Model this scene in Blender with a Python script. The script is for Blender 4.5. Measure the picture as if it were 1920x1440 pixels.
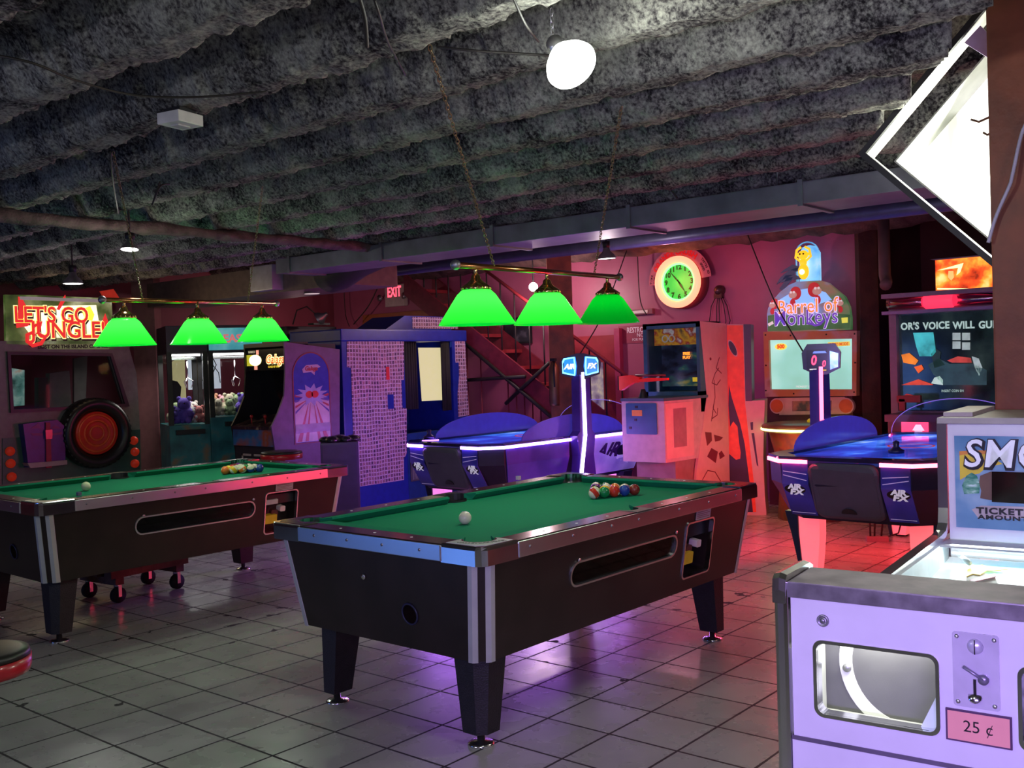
import bpy, bmesh, math, random
import numpy as np
from mathutils import Vector, Matrix
random.seed(7); rng = np.random.default_rng(7)
for o in list(bpy.data.objects): bpy.data.objects.remove(o)
sc = bpy.context.scene
COL = sc.collection
PI = math.pi; R = math.radians
# ------------------------------------------------------------------ camera
F, PITCH, ROLL, YAW, HC, T = 1905.2, -.0197, -.0328, .8721, 1.4549, .3048
_c, _s = math.cos(YAW), math.sin(YAW)
_M = np.array([[_c, _s, 0], [-_s, _c, 0], [0, 0, 1]])
_fw = np.array([0, math.cos(PITCH), math.sin(PITCH)]); _up = np.array([0, -math.sin(PITCH), math.cos(PITCH)])
_r0 = np.array([1., 0, 0])
CR = _M @ (math.cos(ROLL) * _r0 + math.sin(ROLL) * _up)
CU = _M @ (-math.sin(ROLL) * _r0 + math.cos(ROLL) * _up)
CW = _M @ _fw
cd = bpy.data.cameras.new('camera'); cam = bpy.data.objects.new('camera', cd); COL.objects.link(cam)
cam.matrix_world = Matrix([[CR[0], CU[0], -CW[0], 0], [CR[1], CU[1], -CW[1], 0], [CR[2], CU[2], -CW[2], HC], [0, 0, 0, 1]])
cd.sensor_width = 36; cd.sensor_fit = 'HORIZONTAL'; cd.lens = 36 * F / 1920; cd.clip_start = .05; cd.clip_end = 100
sc.camera = cam
def _ray(px, py): return CW + CR * (px - 960) / F - CU * (py - 720) / F
_o = np.array([0, 0, HC])
def PZ(px, py, z): d = _ray(px, py); return Vector(_o + d * ((z - HC) / d[2]))
def PX(px, py, x): d = _ray(px, py); return Vector(_o + d * (x / d[0]))
def PY(px, py, y): d = _ray(px, py); return Vector(_o + d * (y / d[1]))
def PD(px, py, D): return Vector(_o + _ray(px, py) * D)
# ------------------------------------------------------------------ world, exposure
w = bpy.data.worlds.new('world'); sc.world = w; w.use_nodes = True
w.node_tree.nodes['Background'].inputs[0].default_value = (.45, .4, .75, 1)
w.node_tree.nodes['Background'].inputs[1].default_value = .012
sc.view_settings.view_transform = 'Standard'; sc.view_settings.look = 'None'
sc.view_settings.exposure = 0.0; sc.view_settings.gamma = 1; sc.view_settings.use_curve_mapping = False
# room light: seen ceiling lamps, and added fill lights without a seen source
def light(name, kind, loc, power, col, size=.05, aim=None, **k):
    l = bpy.data.lights.new(name, kind); l.energy = power; l.color = col
    if kind == 'AREA':
        l.shape = 'RECTANGLE'; l.size = size if not isinstance(size, tuple) else size[0]; l.size_y = size if not isinstance(size, tuple) else size[1]
    else: l.shadow_soft_size = size
    for a, b in k.items(): setattr(l, a, b)
    o = bpy.data.objects.new(name, l); COL.objects.link(o); o.location = loc
    if aim is not None:
        o.rotation_euler = (Vector(aim) - Vector(loc)).to_track_quat('-Z', 'Y').to_euler()
    return o
WHITE = (1, .96, .86)
light('bulb_light', 'POINT', PD(1074, 128, 2.93) + Vector((0, 0, -.05)), 13, (.95, 1, .9), .05)
light('ceiling_fill_light', 'POINT', (-.6, 3.2, 1.95), 36, (.78, .78, 1), .06)  # added unseen fill for the ceiling at the left
light('ceiling_fill_light', 'POINT', (2.4, -1.2, 1.95), 26, (1, .97, .88), .06)  # added unseen fill from the right of the viewer
light('ceiling_fill_light', 'POINT', (.3, .9, 2.0), 20, (.93, 1, .84), .06)  # added unseen fill that lifts the foreground floor
light('violet_fill_light', 'AREA', (-.55, -.3, 1.35), 18, (.48, .32, 1), (1.2, .1), aim=(2, .6, .75), spread=1.35)  # added unseen fill that turns the ticket game front violet
light('back_room_light', 'POINT', PZ(1138, 485, 2.24) + Vector((0, 0, -.12)), 6, (1, .8, .78), .05)
light('back_room_light', 'POINT', PD(1000, 540, 11.15) + Vector((0, 0, -.09)), 30, (1, .72, .76), .05)
light('back_room_light', 'POINT', (8.2, 10.4, 2.0), 6, (1, .6, .6), .05)  # added reddish fill for the far left corner, no lamp built
light('back_room_light', 'POINT', PZ(137, 532, 2.2) + Vector((0, 0, -.05)), 6, (.95, .95, .9), .05)
light('back_room_light', 'POINT', (8.3, 5.0, 2.1), 12, (1, .38, .62), .05)  # added pink fill for the back wall, no lamp built
light('back_room_light', 'POINT', PZ(243, 468, 2.22) + Vector((0, 0, -.05)), 4, (1, .95, .9), .04)
# ------------------------------------------------------------------ materials
_mc = {}
def M(key, col=(.5, .5, .5), rough=.5, metal=0., emit=None, es=0., var=.12, ns=14., bump=.0, spec=.5, coat=0., alpha=None, trans=0.):
    if key in _mc: return _mc[key]
    m = bpy.data.materials.new(key); m.use_nodes = True; _mc[key] = m
    nt = m.node_tree; N = nt.nodes; L = nt.links; b = N['Principled BSDF']
    tc = N.new('ShaderNodeTexCoord'); nz = N.new('ShaderNodeTexNoise'); nz.inputs['Scale'].default_value = ns; nz.inputs['Detail'].default_value = 5
    L.new(tc.outputs['Object'], nz.inputs['Vector'])
    cr = N.new('ShaderNodeValToRGB'); cr.color_ramp.elements[0].position = .3; cr.color_ramp.elements[1].position = .7
    cr.color_ramp.elements[0].color = tuple(c * (1 - var) for c in col) + (1,)
    cr.color_ramp.elements[1].color = tuple(min(1, c * (1 + var)) for c in col) + (1,)
    L.new(nz.outputs[0], cr.inputs[0]); L.new(cr.outputs[0], b.inputs['Base Color'])
    mr = N.new('ShaderNodeMapRange'); mr.inputs[3].default_value = max(.02, rough * .85); mr.inputs[4].default_value = min(1, rough * 1.15)
    L.new(nz.outputs[0], mr.inputs[0]); L.new(mr.outputs[0], b.inputs['Roughness'])
    b.inputs['Metallic'].default_value = metal; b.inputs['Specular IOR Level'].default_value = spec; b.inputs['Coat Weight'].default_value = coat
    b.inputs['Transmission Weight'].default_value = trans
    if emit is not None:
        b.inputs['Emission Color'].default_value = tuple(emit) + (1,); b.inputs['Emission Strength'].default_value = es
    if bump:
        bp = N.new('ShaderNodeBump'); bp.inputs['Strength'].default_value = bump; bp.inputs['Distance'].default_value = .01
        n2 = N.new('ShaderNodeTexNoise'); n2.inputs['Scale'].default_value = ns * 6; L.new(tc.outputs['Object'], n2.inputs['Vector'])
        L.new(n2.outputs[0], bp.inputs['Height']); L.new(bp.outputs[0], b.inputs['Normal'])
    return m
def clear(key, tint=(.9, .92, 1), refl=.1, flat=None):
    if key in _mc: return _mc[key]
    m = bpy.data.materials.new(key); m.use_nodes = True; _mc[key] = m
    nt = m.node_tree; N = nt.nodes; L = nt.links; N.remove(N['Principled BSDF'])
    t = N.new('ShaderNodeBsdfTransparent'); t.inputs[0].default_value = tint + (1,)
    g = N.new('ShaderNodeBsdfGlossy'); g.inputs['Roughness'].default_value = .04
    fr = N.new('ShaderNodeLayerWeight'); fr.inputs[0].default_value = refl
    mx = N.new('ShaderNodeMixShader'); mx.inputs[0].default_value = flat or 0
    if flat is None: L.new(fr.outputs['Fresnel'], mx.inputs[0])
    L.new(t.outputs[0], mx.inputs[1]); L.new(g.outputs[0], mx.inputs[2])
    L.new(mx.outputs[0], N['Material Output'].inputs[0]); return m
def ramp_mat(key, stops, scale=5., rough=.5, es=0., kind='noise', stretch=(1, 1, 1), detail=4., off=(0, 0, 0)):
    """several colours of print laid out by a noise or wave pattern (posters, screens)"""
    if key in _mc: return _mc[key]
    m = bpy.data.materials.new(key); m.use_nodes = True; _mc[key] = m
    nt = m.node_tree; N = nt.nodes; L = nt.links; b = N['Principled BSDF']
    tc = N.new('ShaderNodeTexCoord'); mp = N.new('ShaderNodeMapping'); mp.inputs['Scale'].default_value = stretch; mp.inputs['Location'].default_value = off
    L.new(tc.outputs['Object'], mp.inputs[0])
    if kind == 'noise':
        t = N.new('ShaderNodeTexNoise'); t.inputs['Scale'].default_value = scale; t.inputs['Detail'].default_value = detail
    elif kind == 'voronoi':
        t = N.new('ShaderNodeTexVoronoi'); t.inputs['Scale'].default_value = scale
    else:
        t = N.new('ShaderNodeTexWave'); t.inputs['Scale'].default_value = scale; t.inputs['Distortion'].default_value = 3
    L.new(mp.outputs[0], t.inputs['Vector'])
    cr = N.new('ShaderNodeValToRGB'); E = cr.color_ramp.elements
    while len(E) < len(stops): E.new(.5)
    for e, (p, c) in zip(E, stops): e.position = p; e.color = tuple(c) + (1,)
    L.new(t.outputs[0] if kind != 'voronoi' else t.outputs['Distance'], cr.inputs[0]); L.new(cr.outputs[0], b.inputs['Base Color'])
    b.inputs['Roughness'].default_value = rough
    if es: L.new(cr.outputs[0], b.inputs['Emission Color']); b.inputs['Emission Strength'].default_value = es
    return m
def glow(key, col, s): return M(key, tuple(c * .6 for c in col), .4, emit=col, es=s, var=.02)
# ------------------------------------------------------------------ mesh helpers
class MB:
    def __init__(s): s.bm = bmesh.new(); s.mi = 0; s.sm = False
    def _tag(s, fs):
        for f in fs: f.material_index = s.mi; f.smooth = s.sm
    def hexa(s, p, bevel=0.):
        v = [s.bm.verts.new(q) for q in p]
        fs = [s.bm.faces.new([v[i] for i in f]) for f in ((3, 2, 1, 0), (4, 5, 6, 7), (0, 1, 5, 4), (1, 2, 6, 5), (2, 3, 7, 6), (3, 0, 4, 7))]
        s._tag(fs)
        if bevel:
            es = list({e for f in fs for e in f.edges})
            r = bmesh.ops.bevel(s.bm, geom=es, offset=bevel, segments=2, affect='EDGES', profile=.7); s._tag(r['faces'])
        return s
    def box(s, x0, x1, y0, y1, z0, z1, bevel=0.):
        if x0 > x1: x0, x1 = x1, x0
        if y0 > y1: y0, y1 = y1, y0
        if z0 > z1: z0, z1 = z1, z0
        return s.hexa([(x0, y0, z0), (x1, y0, z0), (x1, y1, z0), (x0, y1, z0), (x0, y0, z1), (x1, y0, z1), (x1, y1, z1), (x0, y1, z1)], bevel)
    def loft(s, a, b, cap=True):
        """two rings of equal length"""
        n = len(a); va = [s.bm.verts.new(q) for q in a]; vb = [s.bm.verts.new(q) for q in b]; fs = []
        for i in range(n):
            j = (i + 1) % n; fs.append(s.bm.faces.new((va[i], va[j], vb[j], vb[i])))
        if cap: fs += [s.bm.faces.new(va[::-1]), s.bm.faces.new(vb)]
        s._tag(fs); return s
    def rings(s, rs, cap=True):
        n = len(rs[0]); V = [[s.bm.verts.new(q) for q in r] for r in rs]; fs = []
        for a, b in zip(V, V[1:]):
            for i in range(n):
                j = (i + 1) % n; fs.append(s.bm.faces.new((a[i], a[j], b[j], b[i])))
        if cap: fs += [s.bm.faces.new(V[0][::-1]), s.bm.faces.new(V[-1])]
        s._tag(fs); return s
    def prism(s, pts, fr, d0, d1):
        """2-D outline in frame fr=(o,u,v,n), extruded from d0 to d1 along n"""
        o, u, v, n = [Vector(q) for q in fr]
        a = [o + u * p[0] + v * p[1] + n * d0 for p in pts]; b = [o + u * p[0] + v * p[1] + n * d1 for p in pts]
        return s.loft(a, b)
    def plate(s, outer, holes, fr, d0, d1):
        """outline with holes, given thickness"""
        o, u, v, n = [Vector(q) for q in fr]; es = []
        for lp in [outer] + holes:
            vs = [s.bm.verts.new(o + u * p[0] + v * p[1] + n * d1) for p in lp]
            es += [s.bm.edges.new((vs[i], vs[(i + 1) % len(vs)])) for i in range(len(vs))]
        r = bmesh.ops.triangle_fill(s.bm, use_beauty=True, use_dissolve=False, edges=es)
        fs = [g for g in r['geom'] if isinstance(g, bmesh.types.BMFace)]; old = set(s.bm.faces) - set(fs)
        e = bmesh.ops.extrude_face_region(s.bm, geom=fs)
        vs = [g for g in e['geom'] if isinstance(g, bmesh.types.BMVert)]
        bmesh.ops.translate(s.bm, verts=vs, vec=n * (d0 - d1)); s._tag([f for f in s.bm.faces if f not in old])
        return s
    def lathe(s, prof, o=(0, 0, 0), ax=(0, 0, 1), seg=24, cap=True, half=None):
        ax = Vector(ax).normalized(); u = ax.orthogonal().normalized(); v = ax.cross(u); o = Vector(o)
        rs = [[o + ax * h + (u * math.cos(2 * PI * i / seg) + v * math.sin(2 * PI * i / seg)) * max(r, 1e-4) for i in range(seg)] for r, h in prof]
        t = s.sm; s.sm = True; s.rings(rs, cap); s.sm = t; return s
    def cyl(s, o, ax, r, h, seg=20, r2=None): 
        return s.lathe([(r, 0), (r if r2 is None else r2, h)], o, ax, seg)
    def rod(s, a, b, r, seg=10, r2=None):
        a = Vector(a); b = Vector(b); return s.cyl(a, b - a, r, (b - a).length, seg, r2)
    def tube(s, pts, r, seg=8, closed=False):
        pts = [Vector(p) for p in pts]; n = len(pts); rs = []; up = None
        for i in range(n):
            if closed: t = (pts[(i + 1) % n] - pts[i - 1]).normalized()
            else: t = (pts[min(i + 1, n - 1)] - pts[max(i - 1, 0)]).normalized()
            if up is None: up = t.orthogonal().normalized()
            up = (up - t * up.dot(t))
            up = up.normalized() if up.length > 1e-6 else t.orthogonal().normalized()
            v = t.cross(up); rs.append([pts[i] + (up * math.cos(2 * PI * k / seg) + v * math.sin(2 * PI * k / seg)) * r for k in range(seg)])
        if closed: rs.append(rs[0])
        t = s.sm; s.sm = True; s.rings(rs, not closed); s.sm = t; return s
    def ball(s, o, r, seg=16, sc=(1, 1, 1)):
        o = Vector(o); n = seg // 2
        rs = [[o + Vector((math.cos(2 * PI * i / seg) * math.sin(PI * k / n) * sc[0], math.sin(2 * PI * i / seg) * math.sin(PI * k / n) * sc[1], -math.cos(PI * k / n) * sc[2])) * r for i in range(seg)] for k in range(1, n)]
        b = o + Vector((0, 0, -r * sc[2])); t_ = o + Vector((0, 0, r * sc[2]))
        V = [[s.bm.verts.new(q) for q in q_] for q_ in rs]; fs = []
        for a, c in zip(V, V[1:]):
            for i in range(seg): fs.append(s.bm.faces.new((a[i], a[(i + 1) % seg], c[(i + 1) % seg], c[i])))
        vb = s.bm.verts.new(b); vt = s.bm.verts.new(t_)
        for i in range(seg):
            fs.append(s.bm.faces.new((vb, V[0][(i + 1) % seg], V[0][i]))); fs.append(s.bm.faces.new((vt, V[-1][i], V[-1][(i + 1) % seg])))
        s._tag(fs)
        for f in fs: f.smooth = True
        return s
    def done(s, name, mat, parent=None, rec=True, **k):
        if rec: bmesh.ops.recalc_face_normals(s.bm, faces=s.bm.faces)
        me = bpy.data.meshes.new(name); s.bm.to_mesh(me); s.bm.free()
        for m in (mat if isinstance(mat, (list, tuple)) else [mat]): me.materials.append(m)
        o = bpy.data.objects.new(name, me); COL.objects.link(o)
        if parent: o.parent = parent
        for a, b in k.items(): o[a] = b
        return o
def mb(): return MB()
def thing(name, label, cat, loc=(0, 0, 0), rz=0., group=None):
    o = bpy.data.objects.new(name, None); COL.objects.link(o); o.location = loc; o.rotation_euler = (0, 0, R(rz)); o.empty_display_size = .1
    o['label'] = label; o['category'] = cat
    if group: o['group'] = group
    return o
def tag(o, label, cat, group=None):
    o['label'] = label; o['category'] = cat
    if group: o['group'] = group
    return o
def struct(o): o['kind'] = 'structure'; return o
def boolcut(o, cutters):
    """cuts openings into a mesh with the boolean modifier, then drops the cutters"""
    for c in cutters:
        md = o.modifiers.new('b', 'BOOLEAN'); md.operation = 'DIFFERENCE'; md.solver = 'EXACT'; md.object = c
    bpy.context.view_layer.update(); dg = bpy.context.evaluated_depsgraph_get()
    me = bpy.data.meshes.new_from_object(o.evaluated_get(dg)); o.modifiers.clear(); o.data = me
    for c in cutters: bpy.data.objects.remove(c)
    return o
def rrect(x0, x1, y0, y1, r, n=5):
    p = []
    for cx, cy, a in ((x1 - r, y0 + r, -90), (x1 - r, y1 - r, 0), (x0 + r, y1 - r, 90), (x0 + r, y0 + r, 180)):
        for k in range(n + 1):
            t = R(a + 90 * k / n); p.append((cx + r * math.cos(t), cy + r * math.sin(t)))
    return p
def arc(cx, cy, r, a0, a1, n=12, ry=None):
    ry = r if ry is None else ry
    return [(cx + r * math.cos(R(a0 + (a1 - a0) * k / n)), cy + ry * math.sin(R(a0 + (a1 - a0) * k / n))) for k in range(n + 1)]
FRONT = lambda y=0., x=0., z=0.: ((x, y, z), (1, 0, 0), (0, 0, 1), (0, -1, 0))   # faces local -Y
def text(name, body, size, fr, mat, parent, ext=.0015, off=0., align='CENTER', shear=0., sx=1., spacing=1., rot=0.):
    c = bpy.data.curves.new(name, 'FONT'); c.body = body; c.size = size; c.extrude = ext; c.offset = off; c.align_x = align; c.align_y = 'CENTER'
    c.shear = shear; c.space_character = spacing; c.resolution_u = 3
    o = bpy.data.objects.new(name, c); COL.objects.link(o)
    bpy.context.view_layer.update(); dg = bpy.context.evaluated_depsgraph_get()
    me = bpy.data.meshes.new_from_object(o.evaluated_get(dg)); bpy.data.objects.remove(o)
    fo, u, v, n = [Vector(q) for q in fr]; n = n.normalized()
    M4 = Matrix(((u.x, v.x, n.x, fo.x), (u.y, v.y, n.y, fo.y), (u.z, v.z, n.z, fo.z), (0, 0, 0, 1)))
    me.transform(M4 @ Matrix.Rotation(rot, 4, 'Z') @ Matrix.Diagonal((sx, 1, 1, 1)))
    me.materials.clear(); me.materials.append(mat)
    ob = bpy.data.objects.new(name, me); COL.objects.link(ob)
    if parent: ob.parent = parent
    return ob
def copy_tree(o, parent=None):
    c = o.copy(); COL.objects.link(c)
    if parent: c.parent = parent
    for ch in o.children: copy_tree(ch, c)
    return c
# common materials
chrome = M('chrome', (.85, .85, .87), .17, 1., var=.03, ns=3)
alu = M('brushed_aluminium', (.8, .8, .84), .3, 1., var=.03, ns=3)
steel = M('grey_steel', (.35, .35, .37), .4, .9)
black = M('black_laminate', (.012, .011, .012), .35, var=.2)
blackm = M('black_plastic', (.015, .015, .018), .5, var=.2)
rubber = M('black_rubber', (.01, .01, .01), .75, bump=.3)
white = M('white_laminate', (.72, .72, .74), .4, var=.04)
brass = M('polished_brass', (.75, .52, .2), .15, 1., var=.05)
wire = M('dark_wire', (.02, .016, .014), .6)
# ================================================================== ROOM
def floor_mat():
    m = bpy.data.materials.new('floor_tiles'); m.use_nodes = True; nt = m.node_tree; N = nt.nodes; L = nt.links; b = N['Principled BSDF']
    def mth(op, a, b_=None, **k):
        n = N.new('ShaderNodeMath'); n.operation = op
        for i, q in enumerate((a, b_)):
            if q is None: continue
            if isinstance(q, (int, float)): n.inputs[i].default_value = q
            else: L.new(q, n.inputs[i])
        return n.outputs[0]
    def noise(sc_, det=5, vec=None):
        n = N.new('ShaderNodeTexNoise'); n.inputs['Scale'].default_value = sc_; n.inputs['Detail'].default_value = det
        L.new(vec if vec else tc.outputs['Object'], n.inputs['Vector']); return n.outputs[0]
    tc = N.new('ShaderNodeTexCoord'); sp = N.new('ShaderNodeSeparateXYZ'); L.new(tc.outputs['Object'], sp.inputs[0])
    ux = mth('DIVIDE', mth('SUBTRACT', sp.outputs[0], 2.925 - 40 * T), T); uy = mth('DIVIDE', mth('SUBTRACT', sp.outputs[1], 2.886 - 40 * T), T)
    dx = mth('ABSOLUTE', mth('SUBTRACT', mth('FRACT', mth('ADD', ux, .5)), .5)); dy = mth('ABSOLUTE', mth('SUBTRACT', mth('FRACT', mth('ADD', uy, .5)), .5))
    d = mth('MINIMUM', dx, dy)
    wob = mth('MULTIPLY', noise(25), .012)
    line = mth('LESS_THAN', mth('ADD', d, wob), .0235)
    # worn and chipped glaze, mostly along the joints
    big = noise(.9, 3); chipn = noise(9, 6)
    near = mth('SUBTRACT', .12, mth('MULTIPLY', d, 1.0))
    chip = mth('GREATER_THAN', mth('ADD', mth('ADD', mth('MULTIPLY', chipn, 1.0), mth('MULTIPLY', big, .55)), mth('MULTIPLY', near, .55)), 1.0)
    dark = mth('MAXIMUM', line, chip)
    # per tile tone
    cmb = N.new('ShaderNodeCombineXYZ'); L.new(mth('FLOOR', ux), cmb.inputs[0]); L.new(mth('FLOOR', uy), cmb.inputs[1])
    wn = N.new('ShaderNodeTexWhiteNoise'); L.new(cmb.outputs[0], wn.inputs['Vector'])
    tone = mth('ADD', mth('MULTIPLY', wn.outputs[0], .10), mth('MULTIPLY', noise(3.5, 6), .32))
    cr = N.new('ShaderNodeValToRGB'); cr.color_ramp.elements[0].position = .1; cr.color_ramp.elements[1].position = .4
    cr.color_ramp.elements[0].color = (.31, .31, .27, 1); cr.color_ramp.elements[1].color = (.50, .50, .44, 1); L.new(tone, cr.inputs[0])
    mx = N.new('ShaderNodeMixRGB'); L.new(dark, mx.inputs[0]); L.new(cr.outputs[0], mx.inputs[1]); mx.inputs[2].default_value = (.028, .025, .022, 1)
    L.new(mx.outputs[0], b.inputs['Base Color'])
    L.new(mth('ADD', mth('ADD', .17, mth('MULTIPLY', noise(6), .22)), mth('MULTIPLY', dark, .5)), b.inputs['Roughness'])
    bp = N.new('ShaderNodeBump'); bp.inputs['Strength'].default_value = .5; bp.inputs['Distance'].default_value = .003
    L.new(mth('ADD', mth('MULTIPLY', dark, -1.), mth('MULTIPLY', noise(14), .25)), bp.inputs['Height']); L.new(bp.outputs[0], b.inputs['Normal'])
    return m
XW, YL, YR, XB = 9.5, 11.25, -3.2, -2.6          # back wall, left wall, right side, wall behind the viewer
struct(mb().box(XB, XW + .2, YR, YL + .2, -.12, 0).done('floor', floor_mat()))

def vnoise(x, y, seed, s):
    r = np.random.default_rng(seed); g = r.random((256, 256)); x = x * s + 37.3; y = y * s + 91.7
    xi = np.floor(x).astype(int); yi = np.floor(y).astype(int); fx = x - xi; fy = y - yi
    fx = fx * fx * (3 - 2 * fx); fy = fy * fy * (3 - 2 * fy); q = lambda a, b: g[a % 256, b % 256]
    return (q(xi, yi) * (1 - fx) + q(xi + 1, yi) * fx) * (1 - fy) + (q(xi, yi + 1) * (1 - fx) + q(xi + 1, yi + 1) * fx) * fy
def ceiling():
    nx, ny = 860, 620
    xs = np.linspace(XB, XW, nx); ys = np.linspace(YR, YL, ny); X, Y = np.meshgrid(xs, ys, indexing='ij')
    wob = (vnoise(X, Y, 1, 1.3) - .5) * .04 + (vnoise(X, Y, 2, 6) - .5) * .018 + (vnoise(X, Y, 3, 26) - .5) * .04
    p = np.mod((X + wob - 2.27) / .487, 1.)
    prof = np.interp(p, [0, .035, .09, .42, .52, .70, .78, 1], [0, .17, .265, .27, .24, .05, .0, 0.])
    # spray lumps, cross bridging between the joists
    for yb in (-.4, 2.28, 4.9, 7.6):
        dd = np.abs(Y + (vnoise(X, Y, 9, 2) - .5) * .16 - yb - .35 * (p - .5) * np.sign(np.sin((X - 2.27) / .487 * PI + yb)))
        prof = np.minimum(prof, np.where(dd < .045, .10 + dd * .8, 1))
    fill = vnoise(X, Y, 14, 1.1); prof = prof * (1 - .3 * np.clip((fill - .7) * 4, 0, 1))
    Z = 2.452 + prof + (vnoise(X, Y, 4, 6) - .5) * .012 + (vnoise(X, Y, 5, 22) - .5) * .014 + (vnoise(X, Y, 6, 40) - .5) * .012
    Z = Z + .26 * np.clip((X - 5.95) / .3, 0, 1)
    ba, bb = PZ(1700, 195, 2.45), PZ(1853, 24, 2.45)
    ln_ = (bb.y + (X - bb.x) * (ba.y - bb.y) / (ba.x - bb.x))
    Z = np.where((X > bb.x - .5) & (X < 4.75) & (Y < ln_) & (Y > -.9), 3.1, Z)
    v = np.stack([X, Y, Z], -1).reshape(-1, 3)
    i = np.arange(nx * ny).reshape(nx, ny); f = np.stack([i[:-1, :-1], i[:-1, 1:], i[1:, 1:], i[1:, :-1]], -1).reshape(-1, 4)
    me = bpy.data.meshes.new('ceiling'); me.vertices.add(len(v)); me.vertices.foreach_set('co', v.ravel())
    me.loops.add(f.size); me.loops.foreach_set('vertex_index', f.ravel()); me.polygons.add(len(f))
    me.polygons.foreach_set('loop_start', np.arange(0, f.size, 4)); me.polygons.foreach_set('loop_total', np.full(len(f), 4)); me.polygons.foreach_set('use_smooth', np.ones(len(f), bool)); me.update()
    m = bpy.data.materials.new('sprayed_insulation'); m.use_nodes = True; nt = m.node_tree; N = nt.nodes; L = nt.links; b = N['Principled BSDF']
    tc = N.new('ShaderNodeTexCoord')
    def nz(s, d): 
        n = N.new('ShaderNodeTexNoise'); n.inputs['Scale'].default_value = s; n.inputs['Detail'].default_value = d; n.inputs['Roughness'].default_value = .65; L.new(tc.outputs['Object'], n.inputs['Vector']); return n.outputs[0]
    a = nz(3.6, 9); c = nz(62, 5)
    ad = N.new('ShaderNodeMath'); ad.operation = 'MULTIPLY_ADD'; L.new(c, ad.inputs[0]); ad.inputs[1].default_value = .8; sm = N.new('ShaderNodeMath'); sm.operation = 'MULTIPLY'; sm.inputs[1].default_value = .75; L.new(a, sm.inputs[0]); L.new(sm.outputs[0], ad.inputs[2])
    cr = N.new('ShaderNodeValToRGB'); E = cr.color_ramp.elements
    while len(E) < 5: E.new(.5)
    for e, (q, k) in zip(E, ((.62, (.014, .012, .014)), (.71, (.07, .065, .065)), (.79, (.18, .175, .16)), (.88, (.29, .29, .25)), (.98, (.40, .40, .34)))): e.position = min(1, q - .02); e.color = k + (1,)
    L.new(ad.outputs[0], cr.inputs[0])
    # rusty wood shows through low edges
    L.new(cr.outputs[0], b.inputs['Base Color']); b.inputs['Roughness'].default_value = .95; b.inputs['Specular IOR Level'].default_value = .1
    bp = N.new('ShaderNodeBump'); bp.inputs['Strength'].default_value = .8; bp.inputs['Distance'].default_value = .008; L.new(nz(70, 4), bp.inputs['Height']); L.new(bp.outputs[0], b.inputs['Normal'])
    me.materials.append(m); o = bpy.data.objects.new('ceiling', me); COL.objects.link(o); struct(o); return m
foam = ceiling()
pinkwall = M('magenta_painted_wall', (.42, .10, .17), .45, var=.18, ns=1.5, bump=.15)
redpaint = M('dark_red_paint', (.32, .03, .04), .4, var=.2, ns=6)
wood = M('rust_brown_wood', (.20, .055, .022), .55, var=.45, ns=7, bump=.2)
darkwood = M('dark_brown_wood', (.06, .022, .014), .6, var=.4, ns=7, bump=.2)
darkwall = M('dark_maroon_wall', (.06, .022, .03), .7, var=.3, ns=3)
struct(mb().box(XW, XW + .15, 3.63, YL + .15, 0, 3.05).done('wall_back', pinkwall))
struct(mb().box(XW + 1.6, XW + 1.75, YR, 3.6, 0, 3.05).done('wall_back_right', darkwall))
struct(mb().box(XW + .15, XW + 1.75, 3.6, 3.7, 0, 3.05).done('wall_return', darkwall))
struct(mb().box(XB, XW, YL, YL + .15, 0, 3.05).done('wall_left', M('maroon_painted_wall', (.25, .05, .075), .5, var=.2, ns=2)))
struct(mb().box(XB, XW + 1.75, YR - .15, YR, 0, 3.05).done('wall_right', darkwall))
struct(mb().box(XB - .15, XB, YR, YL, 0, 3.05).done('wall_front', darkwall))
struct(mb().box(XW, XW + 1.6, YR, 3.6, -.12, 0).done('floor_rear', M('dark_floor', (.1, .09, .085), .4)))
struct(mb().box(XW, XW + 1.75, YR, 4.0, 2.95, 3.05).done('ceiling_rear', foam))
# foam covered header where joists meet the back wall
def lumpy(name, x0, x1, y0, y1, z0, z1, mat, seg=.12, amp=.03, seed=3, along='y'):
    n = int((y1 - y0 if along == 'y' else x1 - x0) / seg); rr = np.random.default_rng(seed); rs = []
    for i in range(n + 1):
        t = i / n; j = rr.uniform(-amp, amp, 8); ring = []
        pts = [(0, 0), (.5, -.3), (1, 0), (1.1, .5), (1, 1), (.5, 1.1), (0, 1), (-.1, .5)]
        for k, (a, b) in enumerate(pts):
            if along == 'y': ring.append((x0 + (x1 - x0) * a + j[k], y0 + (y1 - y0) * t, z0 + (z1 - z0) * b + j[(k + 3) % 8]))
            else: ring.append((x0 + (x1 - x0) * t, y0 + (y1 - y0) * a + j[k], z0 + (z1 - z0) * b + j[(k + 3) % 8]))
        rs.append(ring)
    m = MB(); m.sm = True; m.rings(rs); return m.done(name, mat)
brownfoam = M('brown_stained_foam', (.10, .055, .045), .95, var=.6, ns=9, bump=.8)
zh = PX(1440, 449, XW - .42)[2]
struct(lumpy('trim_1', XW - .45, XW - .05, -1., YL, zh + .09, zh + .38, brownfoam, amp=.02))
bz = PZ(100, 415, 2.4)
struct(lumpy('trim_2', .5, 6.2, bz.y - .02, bz.y + .06, 2.39, 2.44, M('pink_grey_foam', (.12, .08, .08), .9, var=.5, ns=12, bump=.8), along='x', amp=.012, seed=5))
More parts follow.
